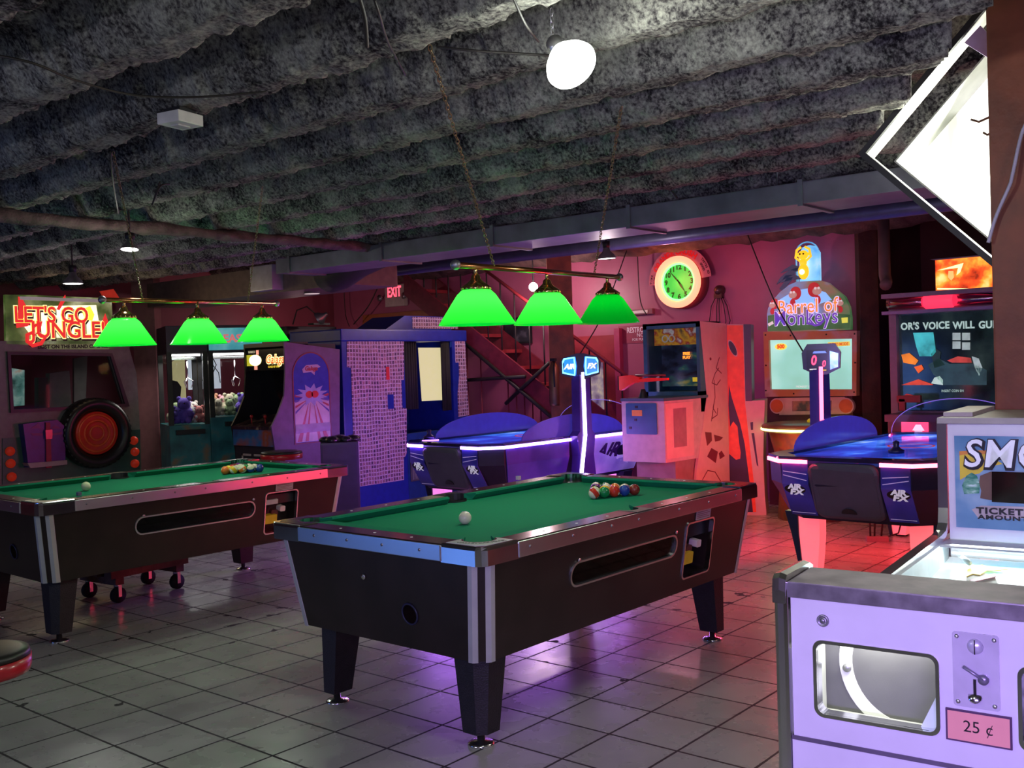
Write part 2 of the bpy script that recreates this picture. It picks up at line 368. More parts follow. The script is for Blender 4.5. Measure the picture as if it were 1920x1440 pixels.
# ---- ducts and pipes
zinc = M('galvanised_duct', (.20, .20, .23), .5, .6, var=.25, ns=5)
d0 = thing('air_duct', 'long rectangular galvanised air duct hung under the joists before the clock wall', 'duct', (5.45, 0, 2.3))
mb().box(0, .42, -2.6, 7.2, 0, .125, .006).done('duct_section', zinc, d0)
for k in range(9):
    y = -2.2 + k * 1.15; mb().box(-.012, .432, y, y + .03, -.012, .137).done('flange', zinc, d0)
for y in (1.2, 2.6, 4.0, 5.3, 6.5): mb().rod((.1, y, .13), (.1, y, .36), .006).done('hanger_rod', steel, d0)
d1 = thing('air_duct', 'wider grey air duct with a square end collar left of the round duct elbow', 'duct', (6.1, 7.0, 2.22))
mb().box(0, .6, 0, 3.4, 0, .26, .008).done('duct_section', M('tan_duct', (.2, .14, .12), .6, .3, var=.2), d1)
mb().box(-.13, 0, .95, 1.3, .02, .26, .006).done('collar', M('pale_zinc', (.5, .5, .6), .4, .6), d1)
el = MB(); el.tube([(-.05, -.5, .28), (-.12, -.25, .2), (-.1, 0, .12), (.05, .3, .12)], .17, 20); el.done('elbow', M('dark_duct', (.03, .028, .03), .6, .2), d1)
yv = PX(1440, 422, 7.0)
pp = MB(); pp.tube([(7.0, -2.6, yv.z), (7.0, 10.8, yv.z)], .055, 14); tag(pp.done('pipe', M('blue_grey_pipe', (.13, .13, .24), .4, .4)), 'straight blue-grey pipe running behind the long rectangular duct', 'pipe')
yv = PX(1440, 426, 8.3)
pp = MB(); pp.tube([(8.3, -2.6, yv.z), (8.3, 10.8, yv.z)], .045, 14); tag(pp.done('pipe', M('purple_pipe', (.14, .07, .16), .5, .2)), 'thin dark purple pipe just in front of the foam covered wall header', 'pipe')
pv = PX(1657, 440, 8.9)
pp = MB(); pp.tube([(8.9, pv.y, 2.6), (8.9, pv.y, 2.12), (8.88, pv.y - .02, 2.06), (8.8, pv.y - .04, 2.03)], .05, 12); tag(pp.done('drain_pipe', M('painted_pipe', (.14, .07, .065), .6)), 'vertical painted drain pipe with elbow right of the dark wooden post', 'pipe')
# ---- posts
def post(px0, px1, D, label, mat, z1=2.75, dz=.22):
    a = PD(px0, 650, D); b_ = PD(px1, 650, D); wd = (b_ - a).length
    rz = -50
    t = thing('wooden_post', label, 'post', ((a.x + b_.x) / 2, (a.y + b_.y) / 2, 0), rz)
    mb().box(-wd / 2, wd / 2, 0, dz, 0, z1, .006).done('timber', mat, t); return t
post(1030, 1076, 10.95, 'rust brown timber post beside the staircase with a fire extinguisher on it', wood, dz=.1)
post(1614, 1650, 9.5, 'dark brown timber post at the right end of the magenta wall', darkwood, dz=.1)
t = thing('wooden_post', 'big rust brown timber post at the right edge in front of the glowing diamond box', 'post', (3.95, .42, 0))
mb().box(0, .3, 0, .612, 0, 3.05, .008).done('timber', M('orange_brown_wood', (.20, .055, .02), .5, var=.35, ns=5, bump=.15), t)
post(250, 292, 11.6, 'pinkish square post between the jungle ride and the prize crane', M('pink_painted_post', (.34, .14, .15), .6))
# fire extinguisher on the post
e = PD(1038, 690, 10.7)
t = thing('fire_extinguisher', 'slim metal fire extinguisher hanging on the left side of the rust brown post', 'extinguisher', (e.x, e.y, 1.0))
m = MB(); m.lathe([(.05, 0), (.055, .03), (.055, .4), (.03, .45), (.012, .47)], (0, 0, 0)); m.done('cylinder', M('dull_bronze', (.25, .13, .07), .35, .7), t)
mb().box(-.02, .02, -.03, .03, .47, .5).done('valve', blackm, t)
m = MB(); m.tube([(0, -.02, .48), (-.05, -.04, .4), (-.06, -.05, .2)], .008); m.done('hose', blackm, t)
# ---- staircase along the back wall
A = PX(873, 603, 8.95); B = PX(1046, 742, 8.95)
st = thing('staircase', 'dark red metal staircase with balusters descending along the magenta wall', 'staircase', (8.95, B.y, 0))
dy = A.y - B.y; sl = (A.z - B.z) / dy; yb = -(B.z - .14) / sl if sl else 0
sp = [(-.55 if False else 0, 0)]
fr = ((0, 0, 0), (0, 1, 0), (0, 0, 1), (-1, 0, 0))
y0, y1 = -.95, dy + 1.0
zl = lambda y: B.z + sl * y
red2 = M('deep_red_steel', (.21, .022, .04), .45, var=.2)
m = MB(); m.prism([(y0, zl(y0) - .28), (y1, zl(y1) - .28), (y1, zl(y1)), (y0, zl(y0))], fr, 0, .03); m.done('stringer', red2, st)
m = MB(); m.prism([(y0, zl(y0) - .28), (y1, zl(y1) - .28), (y1, zl(y1)), (y0, zl(y0))], fr, -.5, -.47); m.done('stringer', red2, st)
n = 11
for k in range(n):
    y = y0 + (y1 - y0) * (k + .5) / n; mb().box(0, .47, y - .12, y + .12, zl(y) - .16, zl(y) - .12).done('tread', redpaint, st)
for k in range(16):
    y = y0 + (y1 - y0) * (k + .5) / 16; mb().rod((.015, y, zl(y)), (.015, y, min(2.55, zl(y) + .8)), .009, 8).done('baluster', wire, st)
m = MB(); m.tube([(.015, y0, zl(y0) + .8), (.015, y1 - .9, zl(y1 - .9) + .8)], .02); m.done('handrail', redpaint, st)
for (a, b) in (((867, 640), (1035, 783)), ((948, 757), (1030, 680)), ((873, 713), (985, 706))):
    p, q = PX(*a, 8.9), PX(*b, 8.9); m = MB(); m.tube([p - st.location, q - st.location], .022, 6); m.done('brace', wire, st)
for px in (880, 905, 955, 970, 985, 1000, 1015):
    p = PX(px, 800, 8.92); ztop = PX(px, 640 + (px - 867) * .85, 8.92).z
    mb().rod((p.x - 8.95, p.y - B.y, .02), (p.x - 8.95, p.y - B.y, ztop), .009, 6).done('lower_baluster', red2, st)
# ---- door and signs of the back wall
dp = PX(1075, 632, XW); dq = PX(1158, 640, XW)
dr = thing('door_1', 'red door with a glass pane', 'door', (XW - .05, dq.y, 0)); del dr['label'], dr['category']; dr['kind'] = 'structure'
L_ = dp.y - dq.y
mb().box(0, .04, 0, L_, 0, dp.z).done('door_leaf', redpaint, dr)
mb().box(-.02, .05, -.07, 0, 0, dp.z + .07).done('door_frame', M('magenta_gloss', (.42, .05, .12), .35), dr)
mb().box(-.02, .05, L_, L_ + .07, 0, dp.z + .07).done('door_frame', _mc['magenta_gloss'], dr)
g0 = PX(1100, 700, XW); g1 = PX(1138, 770, XW)
mb().box(-.01, 0, g1.y - dq.y, g0.y - dq.y, g1.z, g0.z + .12).done('door_pane', ramp_mat('pane_reflection', [(.3, (.1, .05, .15)), (.5, (.35, .3, .35)), (.7, (.8, .75, .4))], 6, .2, .5), dr)  # reflections painted into the pane colour, with a faint glow
mb().ball((-.04, .06, 1.0), .03).done('door_knob', brass, dr)
wf = lambda p, off=.004: ((XW - off, p.y, p.z), (0, -1, 0), (0, 0, 1), (-1, 0, 0))
p0 = PX(1160, 612, XW); p1 = PX(1244, 641, XW); cx = Vector((XW, (p0.y + p1.y) / 2, (p0.z + p1.z) / 2))
t = thing('wall_sign', 'maroon restrooms sign in white letters beside the green lampshade', 'sign', cx); t.location.x = XW - .002
f0 = ((-.006, 0, 0), (0, -1, 0), (0, 0, 1), (-1, 0, 0)); sw = (p0.y - p1.y) / 2; sh = (p0.z - p1.z) / 2
m = MB(); m.prism([(-sw, -sh), (sw, -sh), (sw, sh), (-sw, sh)], f0, -.004, 0); m.done('sign_board', M('maroon_sign', (.3, .03, .07), .5), t)
pw = M('dull_white_print', (.75, .6, .65), .5, emit=(.6, .4, .45), es=.15)
text('sign_lettering', 'RESTROOMS', .085, ((-.008, 0, .045), *f0[1:]), pw, t, sx=.72, off=.001)
text('sign_lettering', 'NOT', .06, ((-.008, -.02, -.012), *f0[1:]), pw, t); text('sign_lettering', 'FOR PUBLIC', .04, ((-.008, 0, -.06), *f0[1:]), pw, t)
# exit sign
p0 = PX(728, 536, XW); p1 = PX(765, 573, XW); sw = (p0.y - p1.y) / 2; sh = (p0.z - p1.z) / 2
t = thing('exit_sign', 'white emergency sign with glowing red EXIT letters on the magenta wall', 'exit sign', (XW - .03, (p0.y + p1.y) / 2, (p0.z + p1.z) / 2))
mb().box(-.04, .03, -sw, sw, -sh, sh, .008).done('housing', M('cream_plastic', (.55, .45, .38), .5), t)
text('sign_lettering', 'EXIT', sh * 1.35, ((-.042, 0, .045), *f0[1:]), glow('exit_red', (1, .06, .1), 3.), t, off=.004, sx=.66)
for s_ in (1, -1):
    m = MB(); m.lathe([(.02, 0), (.045, .06), (.045, .065)], (-.03, s_ * (sw + .05), -.02), (-1, 0, 0), 14); m.done('lamp_head', steel, t)
mb().box(-.005, .03, -sw - .5, sw + .5, -sh - .33, -sh - .08).done('wooden_board', M('orange_wood', (.35, .1, .03), .5), t)
# poster behind the stairs
p0 = PX(950, 600, XW - .01); p1 = PX(997, 640, XW - .01)
t = thing('wall_poster', 'dark framed poster on the wall behind the staircase balusters', 'poster', (XW - .012, (p0.y + p1.y) / 2, (p0.z + p1.z) / 2)); sw = (p0.y - p1.y) / 2; sh = (p0.z - p1.z) / 2
m = MB(); m.prism([(-sw, -sh), (sw, -sh), (sw, sh), (-sw, sh)], f0, -.004, .012); m.done('print', ramp_mat('night_poster', [(.35, (.01, .01, .015)), (.6, (.04, .05, .06)), (.75, (.5, .5, .55))], 3, .4), t)
m = MB(); m.plate([(-sw - .02, -sh - .02), (sw + .02, -sh - .02), (sw + .02, sh + .02), (-sw - .02, sh + .02)], [[(-sw, -sh), (-sw, sh), (sw, sh), (sw, -sh)]], f0, 0, .02); m.done('frame', blackm, t)
# ================================================================== POOL TABLES
cloth = M('green_baize', (.010, .20, .105), .9, var=.06, ns=60, spec=.1)
railtop = M('dark_rail_laminate', (.03, .018, .016), .18, var=.3, ns=5)
cab = M('wenge_cabinet', (.022, .013, .011), .32, var=.3, ns=6)
legm = M('dark_leg_laminate', (.018, .014, .018), .5, var=.3, bump=.3, ns=30)
postal = M('satin_aluminium', (.62, .62, .62), .4, .35, var=.05)
PL, PW = 2.135, 1.255
def pool_table(loc, rz, label, tone):
    t = thing('pool_table', label, 'pool table', loc, rz, )
    L, W = PL, PW; zt = .8; za = .735; zb = .353; rc = .105; pr = .06
    f = ((0, 0, 0), (1, 0, 0), (0, 1, 0), (0, 0, 1))
    # bed with pocket notches
    b0, bx, by = .11, L - .11, W - .11; cc = .135
    out = [(cc + .05, b0)] + [(L / 2 - pr, b0)] + arc(L / 2, b0 - .012, pr, 170, 10, 10) + [(L / 2 + pr, b0), (bx - .075, b0)]
    out += arc(L - cc, cc, pr + .004, 245, 25, 10)[::1] if False else []
    def cornerarc(cx, cy, a0): return arc(cx, cy, pr + .004, a0, a0 - 130, 10)
    out = [(cc + .09, b0), (L / 2 - pr, b0)] + arc(L / 2, b0 - .012, pr, 165, 15, 8) + [(L / 2 + pr, b0), (L - cc - .09, b0)] + cornerarc(L - cc, cc, 200)
    out += [(bx, cc + .09), (bx, W - cc - .09)] + cornerarc(L - cc, W - cc, 290)
    out += [(L - cc - .09, by), (L / 2 + pr, by)] + arc(L / 2, by + .012, pr, -15, -165, 8) + [(L / 2 - pr, by), (cc + .09, by)] + cornerarc(cc, W - cc, 20)
    out += [(b0, W - cc - .09), (b0, cc + .09)] + cornerarc(cc, cc, 110)
    m = MB(); m.prism(out, f, .75, .765); m.done('cloth_bed', cloth, t)
    m = MB(); m.box(b0 - .03, bx + .03, b0 - .03, by + .03, .60, .66); m.done('slate_tray', blackm, t)
    # rails: cap + cushion on each of six stretches, aluminium apron outside
    def rail(x0, x1, horiz, flip):
        def q(a, b, z):   # a along, b inward
            if horiz: return (a, (W - b) if flip else b, z)
            return ((L - b) if flip else b, a, z)
        m = MB()
        m.rings([[q(a, .004, zt - .012), q(a, .008, zt - .002), q(a, rc, zt - .002), q(a, rc, .757), q(a, .004, .757)] for a in (x0, x1)])
        r = m.done('rail_cap', railtop, t)
        return q
    def cushion(x0, x1, horiz, flip):
        def q(a, b, z):
            if horiz: return (a, (W - b) if flip else b, z)
            return ((L - b) if flip else b, a, z)
        m = MB(); m.rings([[q(x0, rc, zt - .003), q(x0 + .035, rc + .05, zt + .001), q(x0 + .035, rc + .052, zt - .008), q(x0 + .03, rc + .03, .766), q(x0, rc, .766)],
                 [q(x1, rc, zt - .003), q(x1 - .035, rc + .05, zt + .001), q(x1 - .035, rc + .052, zt - .008), q(x1 - .03, rc + .03, .766), q(x1, rc, .766)]])
        m.done('cushion', cloth, t)
    c0 = .205
    def dot(nm, p, ax, r_, h_, mat_): m_ = MB(); m_.cyl(p, ax, r_, h_, 8); m_.done(nm, mat_, t)
    for flip in (0, 1):
        rail(c0, L / 2 - .065, 1, flip); rail(L / 2 + .065, L - c0, 1, flip); rail(c0, W - c0, 0, flip)
        m = MB(); s_ = lambda y: W - y if flip else y
        pts = [(L / 2 - .065, s_(.004)), (L / 2 + .065, s_(.004)), (L / 2 + .065, s_(rc))] + [(x, s_(y)) for x, y in arc(L / 2, .105, .055, 0, -180, 10)] + [(L / 2 - .065, s_(rc))]
        m.prism(pts, f, .757, zt - .001); m.done('side_pocket_casting', blackm, t)
        cushion(.19, L / 2 - .062, 1, flip); cushion(L / 2 + .062, L - .19, 1, flip); cushion(.19, W - .19, 0, flip)
        # apron
        m = MB()
        if flip: m.box(c0, L - c0, W - .006, W + .004, za, zt - .006, .002)
        else: m.box(c0, L - c0, -.004, .006, za, zt - .006, .002)
        m.done('apron_trim', alu, t)
        m = MB(); m.box(L - .006 if flip else -.004, L + .004 if flip else .006, c0, W - c0, za, zt - .006, .002); m.done('apron_trim', alu, t)
        for k in range(1, 8): dot('screw', (L * k / 8 if k != 4 else L * .47, (W + .003 if flip else -.003), .768), (0, 1 if flip else -1, 0), .006, .003, steel)
        for k in range(1, 5): dot('screw', (L + .003 if flip else -.003, W * (k + .5) / 6, .768), (1 if flip else -1, 0, 0), .006, .003, steel)
        pearl = M('pearl', (.8, .8, .75), .2)
        for k in (1, 2, 3, 5, 6, 7): dot('rail_sight', (c0 + (L - 2 * c0) * k / 8, W - .055 if flip else .055, zt - .003), (0, 0, 1), .006, .002, pearl)
        for k in (1, 2, 3): dot('rail_sight', (L - .055 if flip else .055, c0 + (W - 2 * c0) * k / 4, zt - .003), (0, 0, 1), .006, .002, pearl)
    # corner castings
    ch = .06
    for fx in (0, 1):
        for fy in (0, 1):
            X_ = lambda x: L - x if fx else x
            Y_ = lambda y: W - y if fy else y
            mouth = arc(cc, cc, pr, -25, -245, 16)
            pts = [(.0, .0 + ch * .55), (.014, .014), (ch * .55, 0), (c0, 0), (c0, rc), (.19, rc)] + mouth + [(rc, .19), (rc, c0), (0, c0)]
            m = MB()
            rings = []
            for (off, z) in ((0, za - .004), (0, zt - .012), (.004, zt - .002), (.010, zt + .002)):
                rings.append([(X_(min(max(x, off), c0)), Y_(min(max(y, off), c0)), z) for x, y in pts])
            m.rings(rings); m.done('corner_casting', M('casting_chrome', (.7, .7, .72), .12, 1., var=.03), t)
            lab = [(.02, .05), (.035, .035), (.05, .02), (.195, .02), (.195, .098)] + arc(cc, cc, pr + .008, -25, -245, 16) + [(.098, .195), (.02, .195)]
            m = MB(); m.prism([(X_(x), Y_(y)) for x, y in lab], f, zt + .0015, zt + .003)
            lo = m.done('corner_label', M('grey_badge', (.5, .52, .5), .3, var=.1) if (fx, fy) == (0, 0) else M('dark_badge', (.03, .022, .02), .2), t)
            if (fx, fy) == (0, 0):
                a45 = ((X_(.062), Y_(.062), zt + .0032), (.7071, -.7071, 0), (.7071, .7071, 0), (0, 0, 1))
                text('badge_lettering', 'VALLEY', .026, ((.05, .115, zt + .0032), (.35, -.94, 0), (.94, .35, 0), (0, 0, 1)), black, lo, .0004, off=.0006)
                text('badge_lettering', 'COUGAR', .026, ((.115, .05, zt + .0032), (.94, -.35, 0), (.35, .94, 0), (0, 0, 1)), black, lo, .0004, off=.0006)
            m = MB(); m.lathe([(pr + .006, .762), (pr + .004, .70), (pr - .01, .665), (0, .662)], (X_(cc), Y_(cc), 0), (0, 0, 1), 20, cap=False); m.done('pocket', rubber, t)
    for fy in (0, 1):
        m = MB(); m.lathe([(pr + .004, .775), (pr + .002, .70), (pr - .01, .665), (0, .662)], (L / 2, W - .095 if fy else .095, 0), (0, 0, 1), 20, cap=False); m.done('pocket', rubber, t)
    # cabinet: chamfered frustum
    def ring8(ix, iy, c, z): return [(ix + c, iy, z), (L - ix - c, iy, z), (L - ix, iy + c, z), (L - ix, W - iy - c, z), (L - ix - c, W - iy, z), (ix + c, W - iy, z), (ix, W - iy - c, z), (ix, iy + c, z)]
    tx, ty, bxx, byy = .022, .022, .075, .083
    m = MB(); m.rings([ring8(bxx, byy, .05, zb), ring8(tx, ty, .05, .75)]); body = m.done('cabinet', cab, t)
    # slanted front face frame: u along x, v up the slant
    h = .735 - zb; sy = (byy - ty) / h; vl = math.hypot(1, sy)
    fo = Vector((0, byy, zb)); fv = Vector((0, -sy, 1)).normalized(); fn = fv.cross(Vector((1, 0, 0))) * -1
    if fn.y > 0: fn = -fn
    ff = (fo, Vector((1, 0, 0)), fv, fn); V = lambda z: (z - zb) * vl
    cuts = []
    for (x0, x1, z0, z1, rr) in ((.575, 1.375, .548, .642, .045), (1.46, 1.705, .418, .678, .02)):
        m = MB(); m.prism(rrect(x0, x1, V(z0), V(z1), rr), ff, -.1, .05); cuts.append(m.done('cutter', black, t))
    hx = 0
    sx_ = (bxx - tx) / h; ev = Vector((-sx_, 0, 1)).normalized(); en = Vector((-1, 0, -sx_)).normalized()
    ef = (Vector((bxx, 0, zb)), Vector((0, 1, 0)), ev, en)
    m = MB(); m.prism(arc(.44, V(.495), .042, 0, 345, 23), ef, -.08, .05); cuts.append(m.done('cutter', black, t))
    boolcut(body, cuts)
    dk = M('pocket_dark', (.01, .01, .012), .6)
    for nm, (x0, x1, z0, z1, rr) in (('ball_window', (.575, 1.375, .548, .642, .045)), ('coin_compartment', (1.46, 1.705, .418, .678, .02))):
        o_ = rrect(x0 - .007, x1 + .007, V(z0) - .007, V(z1) + .007, rr + .005); i_ = rrect(x0 + .001, x1 - .001, V(z0) + .001, V(z1) - .001, rr)
        m = MB(); m.plate(o_, [i_], ff, -.02, .004); fr_ = m.done(nm, chrome if nm[0] == 'c' else alu, t)
        if nm[0] == 'b':
            m = MB(); m.prism(i_, ff, -.012, -.009); m.done('window_pane', clear('smoked_pane', (.35, .35, .4), .25), fr_)
            m = MB(); m.prism(rrect(x0, x1, V(z0), V(z0) + .02, .005), ff, -.09, -.02); m.done('ball_tray', M('grey_tray', (.12, .12, .13), .5), fr_)
        else:
            yb = -.07
            m = MB(); m.prism(rrect(x0 + .002, x0 + .10, V(.418) + .06, V(.418) + .115, .004), ff, -.05, -.008); m.done('yellow_block', M('yellow_plastic', (.8, .55, .02), .5), fr_)
            m = MB(); m.prism(rrect(x0 + .12, x0 + .16, V(.418) + .13, V(.418) + .165, .008), ff, -.05, -.006); m.done('coin_slide_knob', M('pinkish_white', (.8, .65, .63), .4), fr_)
            m = MB(); m.prism(rrect(x0 + .07, x0 + .12, V(.418) + .10, V(.418) + .14, .01), ff, -.06, -.03); m.done('coin_slide', M('dull_maroon', (.12, .03, .03), .4), fr_)
            if tone == 2:
                m = MB(); m.prism(rrect(x0 + .005, x0 + .105, V(.60), V(.63), .002), ff, -.03, -.015); m.done('paper_tag', M('paper', (.6, .55, .53), .7), fr_)
    m = MB(); m.prism(rrect(1.53, 1.665, V(.687), V(.738), .003), ff, .0, .002); lb = m.done('instruction_label', M('label_paper', (.5, .42, .42), .6), t)
    m = MB()
    for k in range(4): m.prism([(1.54, V(.695 + .009 * k)), (1.655 - .02 * (k % 2), V(.695 + .009 * k)), (1.655 - .02 * (k % 2), V(.698 + .009 * k)), (1.54, V(.698 + .009 * k))], ff, .002, .0026)
    m.done('print_lines', M('pink_print', (.3, .12, .12), .6), lb)
    for x, z in ((.62, .652), (1.365, .655)):
        m = MB(); m.cyl(fo + Vector((1, 0, 0)) * x + fv * V(z), fn, .008, .004, 12); m.done('screw', alu, t)
    m = MB(); m.cyl(Vector((bxx, .684, zb)) + ev * V(.618), en, .012, .006, 14); m.done('key_lock', chrome, t)
    m = MB(); m.lathe([(.045, 0), (.045, .004), (.038, .004), (.038, 0)], Vector((bxx, .44, zb)) + ev * V(.495), en, 24, cap=False); m.done('cue_ball_opening', M('dark_blue_plastic', (.02, .02, .06), .4), t)
    # aluminium corner angles (two per corner)
    rt, rb = ring8(tx - .002, ty - .002, .05, .737), ring8(bxx - .002, byy - .002, .05, zb - .004)
    for a in range(8):
        if True:
            c_t, c_b = Vector(rt[a]), Vector(rb[a]); pt_, pb_ = Vector(rt[a - 1]), Vector(rb[a - 1]); nt_, nb_ = Vector(rt[(a + 1) % 8]), Vector(rb[(a + 1) % 8])
            cen = Vector((L / 2, W / 2, 0)); m = MB()
            def toward(p, q, d): return p + (q - p).normalized() * d
            for (qt, qb) in ((pt_, pb_), (nt_, nb_)):
                e_t, e_b = toward(c_t, qt, .021), toward(c_b, qb, .021)
                inn = (cen - Vector((c_t.x, c_t.y, 0))).normalized() * .004
                m.hexa([c_b, e_b, e_b + inn, c_b + inn, c_t, e_t, e_t + inn, c_t + inn])
            m.done('corner_angle', postal, t)
    # legs
    for fx in (0, 1):
        for fy in (0, 1):
            X_ = lambda x: L - x if fx else x
            Y_ = lambda y: W - y if fy else y
            def sq(x0, y0, s_, c, z): return [(X_(x), Y_(y), z) for x, y in ((x0 + c, y0), (x0 + s_, y0), (x0 + s_, y0 + s_), (x0, y0 + s_), (x0, y0 + c))]
            m = MB(); m.rings([sq(.128, .146, .10, .03, .052), sq(.125, .135, .145, .045, zb + .01)])
            lg = m.done('leg', legm, t)
            m = MB(); m.lathe([(.052, 0), (.052, .006), (.044, .012), (.016, .016), (.014, .056)], (X_(.18), Y_(.2), 0), (0, 0, 1), 24); m.done('foot_leveller', chrome, lg)
    return t
T1 = pool_table((2.680, 2.419, 0), -.6, 'nearest green pool table with black cabinet, its rounded chrome corner facing the viewer', 1)
T2 = pool_table((2.467, 5.368, 0), -1.0, 'further green pool table at the left with a wheeled dolly under it', 2)
# ------------------------------------------------------------------ balls
BC = {1: ('yellow', (.75, .5, .02)), 2: ('blue', (.02, .05, .3)), 3: ('red', (.55, .03, .015)), 4: ('purple', (.12, .02, .2)), 5: ('orange', (.75, .17, .02)),
      6: ('green', (.01, .22, .06)), 7: ('maroon', (.22, .02, .015)), 8: ('black', (.01, .01, .01))}
BR = .0286
def ball_mesh(n):
    m = MB(); m.sm = True; m.ball((0, 0, 0), BR, 28)
    o = m.done('billiard_ball', [M('ball_ivory', (.72, .68, .5), .1, var=.03, coat=.5)]); me = o.data; bpy.data.objects.remove(o)
    if n:
        nm, c = BC[n if n < 9 else n - 8]; me.materials.append(M('ball_' + nm, c, .1, var=.05, coat=.5))
        for p in me.polygons:
            c_ = p.center
            solid = abs(c_.z) < BR * .52 if n > 8 else True
            if c_.y < -BR * .93 or c_.y > BR * .93: solid = False
            p.material_index = 1 if solid else 0
    return me
def ball(n, loc, label, group, rot=None):
    o = bpy.data.objects.new('billiard_ball', ball_mesh(n)); COL.objects.link(o); o.location = loc
    rr = random.Random(n * 7 + int(loc[0] * 50)); o.rotation_euler = rot or (rr.uniform(-1, 1), rr.uniform(-1, 1), rr.uniform(-3, 3)); tag(o, label, 'ball', group); return o
def rack(ax, ay, a0, a1, order, where, zc):
    g = 'racked balls on the ' + where; k = 0; d = BR * 2.02
    for b in range(5):
        for a in range(5 - b):
            n = order[k]; k += 1
            x = ax + d * (a * math.cos(R(a0)) + b * math.cos(R(a1))); y = ay + d * (a * math.sin(R(a0)) + b * math.sin(R(a1)))
            nm = BC[n if n < 9 else n - 8][0]; kind = 'solid ' + nm if n < 9 else 'white ball with ' + nm + ' stripe'
            ball(n, (x, y, zc), (kind + (' ball' if n < 9 else '') + ' in the triangle on the ' + where), g)
apx = PZ(1114, 925, .765 + BR)
rack(apx.x, apx.y, -27, 33, [11, 6, 3, 2, 7, 9, 1, 5, 10, 8, 12, 13, 4, 14, 15], 'nearer pool table', .765 + BR)
apx = PZ(422, 882, .765 + BR)
rack(apx.x, apx.y, -27, 33, [5, 9, 13, 10, 2, 1, 14, 6, 15, 3, 11, 12, 7, 8, 4], 'further pool table', .765 + BR)
c = PZ(872, 971, .765 + BR); ball(0, (c.x, c.y, .765 + BR), 'white cue ball alone on the nearer pool table', 'cue balls')
c = PZ(161, 912, .765 + BR); ball(0, (c.x, c.y, .765 + BR), 'white cue ball alone on the further pool table', 'cue balls')
for px, py, lb, col in ((972, 899, 'small pale chalk cube on the far rail of the nearer pool table', (.5, .42, .5)), (148, 929, 'small chalk cube on the front rail of the further pool table', (.18, .17, .3))):
    p = PZ(px, py, .8); m = MB(); m.box(-.011, .011, -.011, .011, 0, .021, .002); m.mi = 1; m.cyl((0, 0, .0205), (0, 0, 1), .007, .001, 12)
    o = m.done('chalk_cube', [M('chalk_%d' % px, col, .8), M('chalk_blue', (.1, .25, .6), .9)]); o.location = (p.x, p.y, .7985); tag(o, lb, 'chalk', 'chalk cubes')
# ------------------------------------------------------------------ dolly and stools
t = thing('furniture_dolly', 'low wooden dolly on four casters parked under the further pool table', 'dolly', (3.36, 6.14, 0), 5)
W_ = .44; D_ = .40; dm = M('old_board', (.16, .07, .05), .7, var=.4, bump=.3)
for y in (0, D_ / 2 - .04, D_ - .08): mb().box(-.09, W_ + .06, y, y + .08, .165, .25, .004).done('deck_board', dm, t)
mb().box(-.06, 0, 0, D_, .12, .165).done('cross_board', dm, t); mb().box(W_ - .04, W_ + .02, 0, D_, .12, .165).done('cross_board', dm, t)
for x, y in ((-.02, .04), (W_ - .01, .04), (-.02, D_ - .04), (W_ - .01, D_ - .04)):
    m = MB(); m.cyl((x, y - .016, .05), (0, 1, 0), .05, .032, 20); cs = m.done('caster', rubber, t)
    m = MB(); m.box(x - .012, x + .012, y - .026, y - .02, .04, .12); m.box(x - .012, x + .012, y + .02, y + .026, .04, .12); m.cyl((x, y, .105), (0, 0, 1), .025, .016, 14); m.done('fork', alu, cs)
def stool(p, z, r, label):
    t = thing('bar_stool', label, 'stool', (p.x, p.y, 0), 0, 'red rimmed round stools')
    m = MB(); m.lathe([(r * .97, z - .06), (r, z - .045), (r, z - .012)], (0, 0, 0), (0, 0, 1), 32); m.done('rim', M('red_vinyl', (.5, .012, .02), .3, coat=.3), t)
    m = MB(); m.lathe([(r * .99, z - .014), (r * .96, z + .006), (r * .8, z + .012), (0, z + .012)], (0, 0, 0), (0, 0, 1), 32); m.done('seat', M('black_vinyl', (.015, .015, .012), .4), t)
    m = MB(); m.lathe([(.03, .02), (.03, z - .05)], (0, 0, 0)); m.done('pedestal', chrome, t)
    m = MB(); m.lathe([(.2, 0), (.2, .01), (.05, .03), (.03, .05)], (0, 0, 0), (0, 0, 1), 28); m.done('base', chrome, t)
    return t
pp_ = PZ(-45, 1240, .60); stool(pp_, .62, .155, 'round black stool with red rim cut by the left edge of the frame')
pp_ = PZ(528, 852, .70); stool(pp_, .72, .19, 'round red rimmed stool behind the far end of the further pool table')
# ------------------------------------------------------------------ billiard lamps
gs = [ramp_mat('green_glass', [(0, (.01, .5, .04)), (1, (.01, .5, .04))], 3, .25, 0.)]
def green(key, base, es, tr):
    m = bpy.data.materials.new(key); m.use_nodes = True; nt = m.node_tree; N = nt.nodes; L = nt.links; b = N['Principled BSDF']
    b.inputs['Base Color'].default_value = base + (1,); b.inputs['Roughness'].default_value = .2; b.inputs['Emission Color'].default_value = (0, .9, .03, 1); b.inputs['Emission Strength'].default_value = es
    nz = N.new('ShaderNodeTexNoise'); nz.inputs['Scale'].default_value = 5
    tr_ = N.new('ShaderNodeBsdfTranslucent'); tr_.inputs[0].default_value = tr + (1,); mx = N.new('ShaderNodeMixShader'); mx.inputs[0].default_value = .5
    L.new(b.outputs[0], mx.inputs[1]); L.new(tr_.outputs[0], mx.inputs[2]); L.new(mx.outputs[0], N['Material Output'].inputs[0]); return m
glass_on = green('green_glass_lit', (.0, .28, .02), .5, (.015, .36, .02)); glass_dim = green('green_glass_dim', (.0, .28, .02), .26, (.0, .25, .01))
